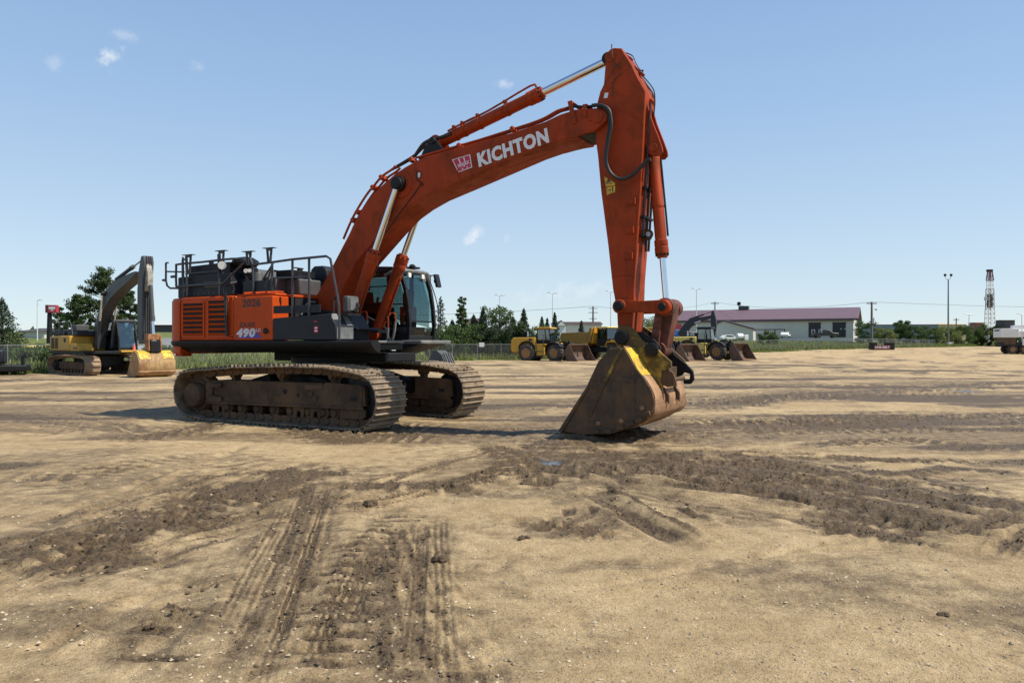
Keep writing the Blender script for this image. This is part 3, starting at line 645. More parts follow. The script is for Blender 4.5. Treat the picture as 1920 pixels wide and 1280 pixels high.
m = MB(); m.tube(HF.ps([(1062, 203), (1075, 200), (1095, 200.5), (1116, 199)], -.32), .024, 8, 3); m.build('tip_hose', HOSE, boom)
m = MB(); m.tube(HF.ps([(1110, 198), (1120, 197), (1132, 199), (1142, 207), (1145.5, 222), (1146, 238), (1141, 265), (1137, 295), (1139, 312), (1147, 327), (1160, 335), (1175, 334), (1190, 325), (1203, 312), (1212, 302), (1220, 299)], -.44), .030, 10, 4)
m.tube(HF.ps([(1112, 199), (1124, 199), (1137, 206), (1142, 220), (1142, 240), (1138, 266), (1135, 292), (1136, 310), (1144, 325)], -.37), .024, 8, 4); m.build('looped_hose', HOSE, EX)
m = MB(); m.tube(HF.ps([(790, 344), (785, 352), (775, 366), (749, 401), (722, 438)], -.385), .010, 6); m.build('grease_line', BLACK, boom)
m = MB(); m.tube(HF.ps([(782, 322), (789, 323), (788, 334), (781, 333), (781, 322)], -.40), .008, 6); m.tube(HF.ps([(780, 337), (786, 340), (793, 346), (790, 349)], -.40), .010, 6); m.build('handling_hook', BLACK, boom)
u, w = M(785.5, 328, -.39); MB().box(u-.03, u+.03, -.386, -.381, w-.05, w+.05).build('white_sticker', WHITE, boom)
for q_ in ([(853, 281), (858, 315), (863, 347)], [(1052, 218), (1047, 240), (1043, 268)], [(905, 334), (960, 313), (1040, 283)], [(742, 326), (760, 352), (768, 392)]):
    MB().tube(HF.ps(q_, -.381), .008, 5, 4).build('weld_seam', ORANGE, boom)
# lettering on the boom
a = np.array(M(898, 312, -.381)); c = np.array(M(1032, 264.5, -.381)); d = c-a; h = np.array(M(892.5, 285, -.381))-a
lettering('lettering', 'KICHTON', WHITE, boom, (a[0], -.3825, a[1]), (d[0], 0, d[1]), (h[0], 0, h[1]),   .25, .05, float(np.linalg.norm(d))*.985)
lg = MS([(847.5, 299.5), (881.5, 289.5), (885.5, 314), (859.5, 323.5)], -.381)
b = MB(); b.prism(lg, -.384, -.381); lo = b.build('dealer_logo', WHITE, boom, smooth=0)
b = MB(); b.prism(inset(lg, .90), -.387, -.384); b.build('logo_field', RED, lo, smooth=0)
Lg = np.array(lg)
def lp(s, t): return tuple((Lg[3]*(1-s)+Lg[2]*s)*(1-t)+(Lg[0]*(1-s)+Lg[1]*s)*t)
b = MB()
for s in (.36, .64): b.prism([lp(s-.025, .55), lp(s+.025, .55), lp(s+.03, .90), lp(s-.03, .90)], -.389, -.387)
for s in (.36, .68): b.prism([lp(s-.05, .10), lp(s+.05, .10), lp(s, .24)], -.389, -.387)
b.build('logo_mark', WHITE, lo, smooth=0)
p0 = lp(.12, .30); p1 = lp(.88, .34)
lettering('logo_lettering', 'WAJAX', WHITE, lo, (p0[0], -.388, p0[1]), (p1[0]-p0[0], 0, p1[1]-p0[1]), (h[0], 0, h[1]), .07, .02, .26)

# ------------------------------------------------------------------ arm
ar = MS([(1135.5, 114), (1136.7, 101), (1143.7, 93), (1150.7, 90), (1165, 90.5), (1184.7, 123), (1197.6, 149), (1210.5, 172.5), (1209, 191), (1207, 236), (1204.6, 292), (1201, 357), (1196, 425), (1194, 470), (1189.7, 526), (1188, 585), (1186, 612)], -.28)
ar += [(6.86, 1.72), (6.80, 1.60), (6.70, 1.56), (6.62, 1.62)]
ar += MS([(1158, 612), (1156.6, 582), (1149, 541), (1140, 459), (1127, 360), (1121, 294), (1117, 264), (1117, 235), (1119, 196), (1125, 172.5), (1132, 158)], -.28)
b = MB(); b.prism(ar, -.28, .28); arm = b.build('arm', ORANGE, EX, bevel=.012)
b = MB(); w_ = .28
fl = MS([(1131, 360), (1200, 357), (1196, 425), (1189, 530), (1150, 541), (1141, 459)], -.28)
b.prism(MS([(1205, 196), (1210, 180), (1222, 224), (1235, 257), (1242, 277), (1243, 285), (1237, 292), (1226, 293), (1216, 288), (1207, 262)], -.15), -.17, -.12); b.prism(MS([(1205, 196), (1210, 180), (1222, 224), (1235, 257), (1242, 277), (1243, 285), (1237, 292), (1226, 293), (1216, 288), (1207, 262)], -.15), .12, .17)
u, w = M(1224.5, 277, -.17); b.lathe((u, -.17, w), (u, -.19, w), [(0, .08), (1, .075)], 20)
b.build('bucket_cylinder_lug', ORANGE, arm, bevel=.006)
b = MB()
for px, py in ((1184, 378), (1181, 431.5), (1179, 480)):
    u, w = M(px, py, -.28); b.box(u-.06, u+.06, -.30, -.278, w-.045, w+.045); b.box(u+.06, u+.08, -.335, -.278, w-.055, w+.055); b.box(u-.07, u+.08, -.31, -.278, w-.062, w-.046)
b.build('pipe_pad', ORANGE, arm, bevel=.004)
u, w = M(1144, 98, -.28); b = MB(); b.lathe((u, -.28, w-.08), (u, -.30, w-.08), [(0, .10), (.8, .095), (1, .08)], 20); b.build('arm_top_pin', ORANGE, arm)
b = MB(); b.tube(HF.ps([(1147, 83), (1147, 92), (1149, 112), (1154, 124), (1160, 125), (1160, 119)], -.30), .010, 6, 3); b.tube(HF.ps([(1170, 106), (1150, 130), (1133, 160)], -.285), .007, 5); b.tube(HF.ps([(1164, 138), (1156, 145), (1149, 156), (1148, 180)], -.29), .012, 6, 3); b.build('grease_line', RUSTD, arm)
b = MB(); b.tube(HF.ps([(1165, 92), (1178, 112), (1193, 138), (1209, 170)], -.20), .016, 7); b.build('steel_pipe', ORANGE, arm)
b = MB(); b.tube(HF.ps([(1172, 99), (1186, 105), (1192, 118), (1201, 132), (1206, 132), (1204, 140), (1216, 155), (1226, 170), (1228, 192), (1226, 216)], .10), .010, 6, 4); b.tube(HF.ps([(1192, 126), (1212, 158), (1224, 176), (1226, 196), (1218, 212), (1223, 240), (1236, 262), (1243, 276), (1241, 290)], .2), .018, 6, 4); b.build('arm_hose', HOSE, arm)
b = MB()
for px, py in ((1181, 110), (1193, 130), (1203, 139), (1222, 191), (1214, 182)): u, w = M(px, py, 0); b.obox((u, 0, w), (.08, .12, .05), Matrix.Rotation(R(40), 3, 'Y'))
b.build('hose_clamp', ORANGE, arm, bevel=.004)
b = MB(); b.tube([(u+.03, -.18, w) for u, w in MS([(1213, 190), (1210, 236), (1207, 292), (1204, 340), (1201, 400), (1199, 440)], -.28)], .016, 7, 3); b.tube([(u+.04, .0, w) for u, w in MS([(1212, 300), (1207, 360), (1204, 420), (1201, 470)], -.15)], .022, 7, 3); b.tube([(u+.05, .16, w) for u, w in MS([(1218, 300), (1212, 360), (1208, 420), (1205, 470)], -.0)], .022, 7, 3); b.build('pressure_hose', HOSE, arm)
b = MB()
for px, py in ((1203, 350), (1200, 405), (1197, 440)): u, w = M(px, py, -.28); b.box(u-.01, u+.06, -.22, .25, w-.02, w+.02)
b.build('pipe_bracket', BLACK, arm)
for q_ in ([(1119, 246), (1150, 205), (1207, 230)], [(1128, 352), (1165, 347), (1201, 352)], [(1147, 520), (1168, 516), (1190, 518)], [(1134, 160), (1142, 168), (1158, 150)]):
    MB().tube(HF.ps(q_, -.281), .008, 5, 4).build('weld_seam', ORANGE, arm)
b = MB(); u, w = M(1207, 440, 0); lug = [(u-.06, w+.10), (u+.04, w+.10)]+arc(u+.08, w, .085, 60, -60, 8)+[(u+.02, w-.12), (u-.06, w-.16)]
b.prism(lug, -.02, .02); lu = b.build('lifting_lug', RUSTD, arm, bevel=.005)
b = MB(); b.cyl((u+.085, -.024, w), (u+.085, .024, w), .042, n=14); b.build('lug_hole', SILV, lu)
u, w = M(1138, 180, -.285); 
a = M(1135.5, 180, -.282); MB().prism(MS([(1134, 174.5), (1141, 174), (1139, 184), (1132, 184.5)], -.281), -.284, -.281).build('white_sticker', WHITE, arm, smooth=0)
st = MB(); st.prism(MS([(1133, 331), (1138, 334), (1153, 343.5), (1153.5, 360), (1138, 366)], -.281), -.284, -.281); so = st.build('warning_sticker', YELB, arm, smooth=0)
st = MB(); st.prism(MS([(1136.5, 343), (1151, 343.6), (1151, 344.6), (1136.5, 344.6)], -.284), -.286, -.284); st.prism(MS([(1137.5, 341), (1141, 335.5), (1146, 341.5)], -.284), -.286, -.284); st.prism(MS([(1147, 352), (1149, 349.5), (1151, 352), (1149.8, 352), (1149.8, 359), (1147.8, 359), (1147.8, 352)], -.284), -.286, -.284); st.prism(MS([(1141, 356), (1146, 355), (1146, 357), (1141, 358)], -.284), -.286, -.284); st.build('sticker_print', INK, so, smooth=0)

# bucket cylinder, links, bucket
o, A, B, G, dd = cylinder('bucket_cylinder', M(1224.5, 277, 0), M(1250, 577, 0), 0, .098, .665, .052, .24)
m = MB(); m.lathe(A+dd*1.0, A+dd*1.03, [(0, .106), (1, .106)], 18); m.build('pipe_clamp', ORANGE, o)
m = MB(); m.tube([A+dd*.2+Vector((.11, .02, 0)), A+dd*1.2+Vector((.12, .02, 0)), G-dd*.3+Vector((.12, .02, 0))], .018, 7); m.build('cylinder_pipe', BLACK, o)
LP = M(1250, 577.5, -.36); AP = M(1170, 575, -.36); LPC = M(1255, 577, 0)
LPu, LPw = LPC[0], LPC[1]; APu, APw = 6.66, 2.22
BPu, BPw = 7.28, 1.49                                                 # lower link pin
def link(a, c, ra, rc, mid):
    d = np.array(c)-np.array(a); an = math.degrees(math.atan2(d[1], d[0])); n = np.array([-d[1], d[0]])/np.linalg.norm(d)
    P = arc(a[0], a[1], ra, an+115, an+245, 8); q = (np.array(a)+np.array(c))/2
    P += [tuple(q-n*mid)]; P += arc(c[0], c[1], rc, an-65, an+65, 8); P += [tuple(q+n*mid)]
    return P
b = MB()
for s in (-1, 1): b.prism(link((APu, APw), (LPu, LPw), .125, .135, .095), s*.30, s*.37); b.lathe((APu, s*.37, APw), (APu, s*.41, APw), [(0, .12), (.7, .115), (1, .07)], 18)
for s in (-1, 1): b.lathe((LPu, s*.37, LPw), (LPu, s*.42, LPw), [(0, .13), (.7, .125), (1, .09)], 18)
lk = b.build('guide_link', ORANGE, EX, bevel=.008)
b = MB()
b.lathe((APu, -.41, APw), (APu, -.445, APw), [(0, .085), (.7, .08), (1, .05)], 14)
for s in (-1,): b.lathe((LPu, s*.42, LPw), (LPu, s*.445, LPw), [(0, .07), (1, .06)], 12)
b.build('link_pin', BLACK, lk)
b = MB(); b.cyl((LPu, -.29, LPw), (LPu, -.12, LPw), .155, n=22); b.cyl((LPu, .12, LPw), (LPu, .29, LPw), .155, n=22)
b.prism(link((LPu, LPw), (BPu, BPw), .15, .13, .13), -.16, .16); b.cyl((BPu, -.2, BPw), (BPu, .2, BPw), .13, n=22); b.prism([(LPu-.16, LPw-.05), (LPu-.05, LPw-.12), (BPu+.02, BPw+.05), (BPu-.12, BPw+.1)], -.27, .27)
b.build('power_link', mat('rusty_orange_paint', (.17, .032, .012), .5, 0, ((.045, .022, .014), 3.5, .6), .25, 4), EX, bevel=.012)
# bucket
bs = MS([(1142, 655), (1158, 650), (1171, 652.5), (1194, 692), (1208, 709), (1222, 732), (1227, 751), (1224.5, 770), (1221, 777), (1194, 798), (1145, 814), (1088.6, 815), (1051, 807), (1086, 749), (1100, 723), (1121, 678)], -.92)
shell_o = [bs[0], bs[1], bs[2]]+bs[3:13]
b = MB()
for s in (-1, 1): b.prism(bs, s*.92, s*.87)
c0 = np.array([6.75, .75])
def shrink(P, d):
    out = []
    for p in P:
        q = np.array(p); n = c0-q; out.append(tuple(q+n/np.linalg.norm(n)*d))
    return out
sh = MB(); PO = smooth_path(shell_o, 3); PI = shrink(PO, .05); n = len(PO)
sh.add([(u, -.868, w) for u, w in PO]+[(u, .868, w) for u, w in PO]+[(u, -.868, w) for u, w in PI]+[(u, .868, w) for u, w in PI],
       [(i, i+1, n+i+1, n+i) for i in range(n-1)]+[(2*n+i, 3*n+i, 3*n+i+1, 2*n+i+1) for i in range(n-1)]+[(0, n, 3*n, 2*n), (n-1, 3*n-1, 4*n-1, 2*n-1)])
bk = b.build('bucket', RUSTD, EX, bevel=.012)
sh.build('bucket_shell', RUST, bk, smooth=50)
b = MB(); i0 = 5
hp = [np.array(p) for p in PO]
top = [tuple(p) for p in PO if p[1] > 1.22 or p[0] < 6.8]
yl = [p for p in PO[6:12]]
yo = [tuple(np.array(p)+(np.array(p)-c0)/np.linalg.norm(np.array(p)-c0)*.006) for p in yl]
for v0, v1 in ((-.90, -.44), (.44, .90)):
    k = len(yo); b.add([(u, v0, w) for u, w in yo]+[(u, v1, w) for u, w in yo], [(i, i+1, k+i+1, k+i) for i in range(k-1)])
b.build('yellow_band', YELB, bk)
b = MB(); wv = [(7.46, .62), (7.45, .50), (7.40, .43), (7.33, .37), (7.31, .44)]; b.prism(wv, -.925, .925); b.build('heel_wear_strip', RUST, bk, bevel=.01)
b = MB(); b.prism(MS([(1102, 722), (1105, 725), (1054, 812), (1048, 806), (1084, 750)], -.92), -.945, -.86); b.prism(MS([(1102, 722), (1105, 725), (1054, 812), (1048, 806), (1084, 750)], -.92), .945, .86)
b.build('side_cutter', RUSTD, bk, bevel=.01)
b = MB(); e0 = M(1165, 654, -.92); e1 = M(1135, 715, -.92); b.prism(*bar(e0, e1, -.93, .05, .02)); b.build('yellow_edge', YELW, bk, bevel=.004)
e2 = M(1106, 780, -.92); b = MB(); b.prism(*bar(e1, e2, -.929, .03, .018)); b.build('side_weld', RUSTD, bk)
b = MB(); b.prism(MS([(1153, 704), (1192, 708), (1191, 718), (1153, 714)], -.92), -.932, -.918); b.build('side_pad', RUSTD, bk, bevel=.004)
b = MB()
for px, py, r in ((1204, 764, .042), (1165, 789, .04), (1122, 794, .042)): u, w = M(px, py, -.92); b.lathe((u, -.92, w), (u, -.95, w), [(0, r), (.6, r), (1, r*.6)], 12)
b.build('side_bolt', RUST, bk)
b = MB()
for px, py in ((1118, 808), (1140, 808), (1163, 801), (1182, 794), (1198, 787), (1213, 776)): u, w = M(px, py, -.92); b.obox((u, -.94, w), (.13, .05, .075), Matrix.Rotation(R(-18 if px > 1145 else 0), 3, 'Y'))
b.build('wear_block', RUSTD, bk, bevel=.01)
b = MB()
for k in range(6): v = -.78+k*.312; b.prism([(5.72, .10), (5.95, .19), (6.1, .16), (6.0, .08)], v-.07, v+.07)
b.build('bucket_tooth', RUSTD, bk, bevel=.01)
# coupler ears
ear = MS([(1157, 618), (1162, 612), (1170, 610), (1179, 611), (1191, 619), (1203, 636), (1211.6, 643), (1222, 644), (1231, 649), (1236, 657), (1240, 661), (1259, 678), (1259, 688), (1251, 692), (1242, 695), (1240, 712), (1243, 730), (1233, 716), (1217, 698), (1200, 668), (1191, 657), (1172, 652), (1158, 652), (1155, 640), (1155, 626)], -.42)
b = MB(); b.prism(ear, -.44, -.38); b.prism(ear, .38, .44); er = b.build('coupler_ear', YELW, bk, bevel=.008)
b = MB()
for u, w in ((6.73, 1.69), (7.25, 1.49)):
    for s in (-1, 1): b.lathe((u, s*.44, w), (u, s*.50, w), [(0, .118), (.85, .118), (1, .105)], 24)
b.build('pin_boss', BLACK, er)
b = MB()
for u, w in ((6.73, 1.69), (7.25, 1.49)): b.cyl((u, -.505, w), (u, -.50, w), .085, n=20)
b.build('pin_hole', DKIN, er)
inner = MS([(1193, 622), (1206, 622), (1229, 637), (1240, 650), (1240, 664), (1225, 668), (1200, 655)], -.3)
b = MB(); b.prism(inner, -.36, -.30); b.prism(inner, .30, .36); b.build('coupler_plate', BLACK, er, bevel=.006)
def hook(v0, v1, du=0):
    hk = [(7.30, 1.42), (7.52, 1.21), (7.66, 1.12), (7.70, 1.0), (7.66, .90), (7.56, .88), (7.38, .98), (7.22, 1.16)]
    m = MB(); P = [(u+du, w) for u, w in hk]; m.prism(P, v0, v1); return m
hk = hook(-.42, -.37, -.06).build('coupler_hook', RUSTD, er, bevel=.01)
fo = [(7.30, 1.62), (7.40, 1.40), (7.60, 1.25), (7.72, 1.12), (7.74, .98), (7.68, .90), (7.56, .90), (7.55, .97), (7.66, .98), (7.67, 1.07), (7.57, 1.10), (7.52, 1.04), (7.40, 1.0), (7.20, 1.2)]
b = MB(); b.prism(fo, .34, .40); b.build('coupler_hook', BLACK, er, bevel=.008)
b = MB(); b.cyl((7.55, -.36, 1.0), (7.55, .36, 1.0), .035, n=14); b.box(7.3, 7.45, -.36, .36, .98, 1.2); b.build('coupler_crossbar', RUSTD, er, bevel=.01)
gus = [(7.36, .95), (7.50, .75), (7.505, .60), (7.44, .66), (7.33, 1.02)]
for v in (-.30, .30): b = MB(); b.prism(gus, v-.03, v+.03); b.build('bucket_gusset', RUSTD, bk, bevel=.005)
# ================================================================== light, sky, camera
W = bpy.data.worlds.new('World'); SC.world = W; W.use_nodes = True
nt = W.node_tree; N = nt.nodes; L = nt.links
SKY = [(3.2, 3.75, 4.1), (2.75, 3.45, 4.12), (1.98, 2.9, 4.1), (1.25, 2.1, 3.7), (.35, .75, 1.7)]      # thin summer haze, horizon to zenith
bg = N['Background']; sky = N.new('ShaderNodeTexSky'); sky.sky_type = 'NISHITA'; sky.sun_disc = False
SUNEL, SUNAZ = 54.0, 102.4                  # azimuth clockwise from +Y
sky.sun_elevation = R(SUNEL); sky.sun_rotation = R(SUNAZ); sky.air_density = 1.0; sky.dust_density = .35; sky.ozone_density = 2.2; sky.altitude = 900
bg.inputs['Strength'].default_value = .15
tc = N.new('ShaderNodeTexCoord')
gr_ = N.new('ShaderNodeSeparateXYZ'); L.new(tc.outputs['Generated'], gr_.inputs[0])
cr = N.new('ShaderNodeValToRGB'); L.new(gr_.outputs[2], cr.inputs[0]); e_ = cr.color_ramp.elements
e_[0].position = 0; e_[0].color = (*SKY[0], 1); e_[1].position = 1; e_[1].color = (*SKY[4], 1)
for p_, k_ in ((.12, 1), (.28, 2), (.5, 3)): q_ = e_.new(p_); q_.color = (*SKY[k_], 1)
hz = N.new('ShaderNodeMix'); hz.data_type = 'RGBA'; hz.inputs[0].default_value = .78; L.new(sky.outputs[0], hz.inputs[6]); L.new(cr.outputs[0], hz.inputs[7])
col = hz.outputs[2]
def skyd(px, py): return Vector(((px-960)/FPX, 1, (HY-py)/FPX)).normalized()
nz = N.new('ShaderNodeTexNoise'); nz.inputs['Scale'].default_value = 38; nz.inputs['Detail'].default_value = 7; nz.inputs['Roughness'].default_value = .62; L.new(tc.outputs['Generated'], nz.inputs['Vector'])
for px, py, rx, ry, amt in ((208, 108, 34, 24, .75), (106, 112, 16, 24, .22), (376, 128, 20, 14, .35), (945, 157, 26, 13, .5), (887, 441, 26, 20, .8), (950, 445, 16, 14, .25), (1085, 540, 70, 32, .34), (235, 66, 40, 12, .25), (1000, 560, 60, 22, .2)):
    d = skyd(px, py); sub = N.new('ShaderNodeVectorMath'); sub.operation = 'SUBTRACT'; L.new(tc.outputs['Generated'], sub.inputs[0]); sub.inputs[1].default_value = d
    sc_ = N.new('ShaderNodeVectorMath'); sc_.operation = 'MULTIPLY'; L.new(sub.outputs[0], sc_.inputs[0]); sc_.inputs[1].default_value = (FPX/rx, FPX/rx, FPX/ry)
    ln = N.new('ShaderNodeVectorMath'); ln.operation = 'LENGTH'; L.new(sc_.outputs[0], ln.inputs[0])
    a = N.new('ShaderNodeMath'); a.operation = 'MULTIPLY_ADD'; L.new(nz.outputs['Fac'], a.inputs[0]); a.inputs[1].default_value = 3.6; a.inputs[2].default_value = -1.35
    s = N.new('ShaderNodeMath'); s.operation = 'SUBTRACT'; L.new(a.outputs[0], s.inputs[0]); L.new(ln.outputs['Value'], s.inputs[1])
    mr = N.new('ShaderNodeMapRange'); mr.interpolation_type = 'SMOOTHSTEP'; L.new(s.outputs[0], mr.inputs[0]); mr.inputs[1].default_value = -.35; mr.inputs[2].default_value = .75; mr.inputs[4].default_value = amt
    mx = N.new('ShaderNodeMix'); mx.data_type = 'RGBA'; L.new(mr.outputs[0], mx.inputs[0]); L.new(col, mx.inputs[6]); mx.inputs[7].default_value = (4.7, 4.9, 5.1, 1); col = mx.outputs[2]
L.new(col, bg.inputs[0])
sd = bpy.data.lights.new('sun', 'SUN'); sd.energy = 4.7; sd.angle = R(.53); sd.color = (1, .93, .81)
so_ = bpy.data.objects.new('sun', sd); COL.objects.link(so_)
az, el = R(SUNAZ), R(SUNEL); dirv = Vector((math.sin(az)*math.cos(el), math.cos(az)*math.cos(el), math.sin(el)))
so_.rotation_euler = dirv.to_track_quat('Z', 'Y').to_euler(); so_.location = (30, -6, 40)
cd = bpy.data.cameras.new('camera'); cam = bpy.data.objects.new('camera', cd); COL.objects.link(cam); SC.camera = cam
cd.sensor_width = 36; cd.lens = 36*FPX/1920; cam.location = (0, 0, CAMH); cam.rotation_euler = (R(90), 0, 0)
cd.shift_y = (HY-640)/1920; cd.clip_end = 20000; cd.clip_start = .05
SC.view_settings.view_transform = 'Standard'; SC.view_settings.look = 'None'; SC.view_settings.exposure = .35; SC.view_settings.gamma = 1
SC.render.resolution_x = 1024; SC.render.resolution_y = 682
SC.cycles.max_bounces = 6; SC.cycles.transparent_max_bounces = 24; SC.cycles.use_denoising = True
# ================================================================== ground
def smst(x, a, b):
    t = np.clip((np.asarray(x, float)-a)/(b-a), 0, 1); return t*t*(3-2*t)
EDGE = [(-70., -22.), (-28., 40.8), (-5.8, 74.), (34.5, 105.), (60.8, 125.), (169., 252.), (700., 860.)]
def edged(X, Y):
    """signed distance past the edge of the dirt yard"""
    X = np.asarray(X, float); Y = np.asarray(Y, float)
    best = np.full(X.shape, 1e18); sg = np.ones(X.shape)
    for (x0, y0), (x1, y1) in zip(EDGE, EDGE[1:]):
        dx, dy = x1-x0, y1-y0; L2 = dx*dx+dy*dy
        t = np.clip(((X-x0)*dx+(Y-y0)*dy)/L2, 0, 1); ex, ey = X-x0-t*dx, Y-y0-t*dy
        d2 = ex*ex+ey*ey; c = dx*ey-dy*ex
        k = d2 < best; best = np.where(k, d2, best); sg = np.where(k, np.where(c > 0, 1., -1.), sg)
    return np.sqrt(best)*sg
def terrain(X, Y):
    d = edged(X, Y)
    z = -.15*smst(Y, 24, 45)+.85*smst(Y, 85, 125)
    return z+2.75*smst(d, 2, 78)
def gz(x, y): return float(terrain(np.array([x]), np.array([y]))[0])
def G(px, Z, py=None):
    """world point at pixel column px, distance Z: on the terrain, or at pixel row py"""
    x = (px-960)/FPX*Z; return (x, Z, gz(x, Z) if py is None else CAMH+(HY-py)*Z/FPX)

_rs = np.random.RandomState(11); _P = _rs.permutation(4096); _V = _rs.rand(4096)
def vnoise(x, y, seed=0):
    xi = np.floor(x).astype(np.int64); yi = np.floor(y).astype(np.int64); fx = x-xi; fy = y-yi
    fx = fx*fx*fx*(fx*(fx*6-15)+10); fy = fy*fy*fy*(fy*(fy*6-15)+10)
    def h(a, b): return _V[_P[(_P[(a+seed*131) & 4095]+b) & 4095]]
    return (h(xi, yi)*(1-fx)+h(xi+1, yi)*fx)*(1-fy)+(h(xi, yi+1)*(1-fx)+h(xi+1, yi+1)*fx)*fy
def fbm(x, y, o=4, seed=0, gain=.5):
    s = 0; a = 1; t = 0
    for k in range(o): s = s+a*vnoise(x*2**k+k*17.3, y*2**k-k*9.1, seed+k); t += a; a *= gain
    return s/t

def gp(px, py): Z = FPX*CAMH/(py-HY); return ((px-960)/FPX*Z, Z)
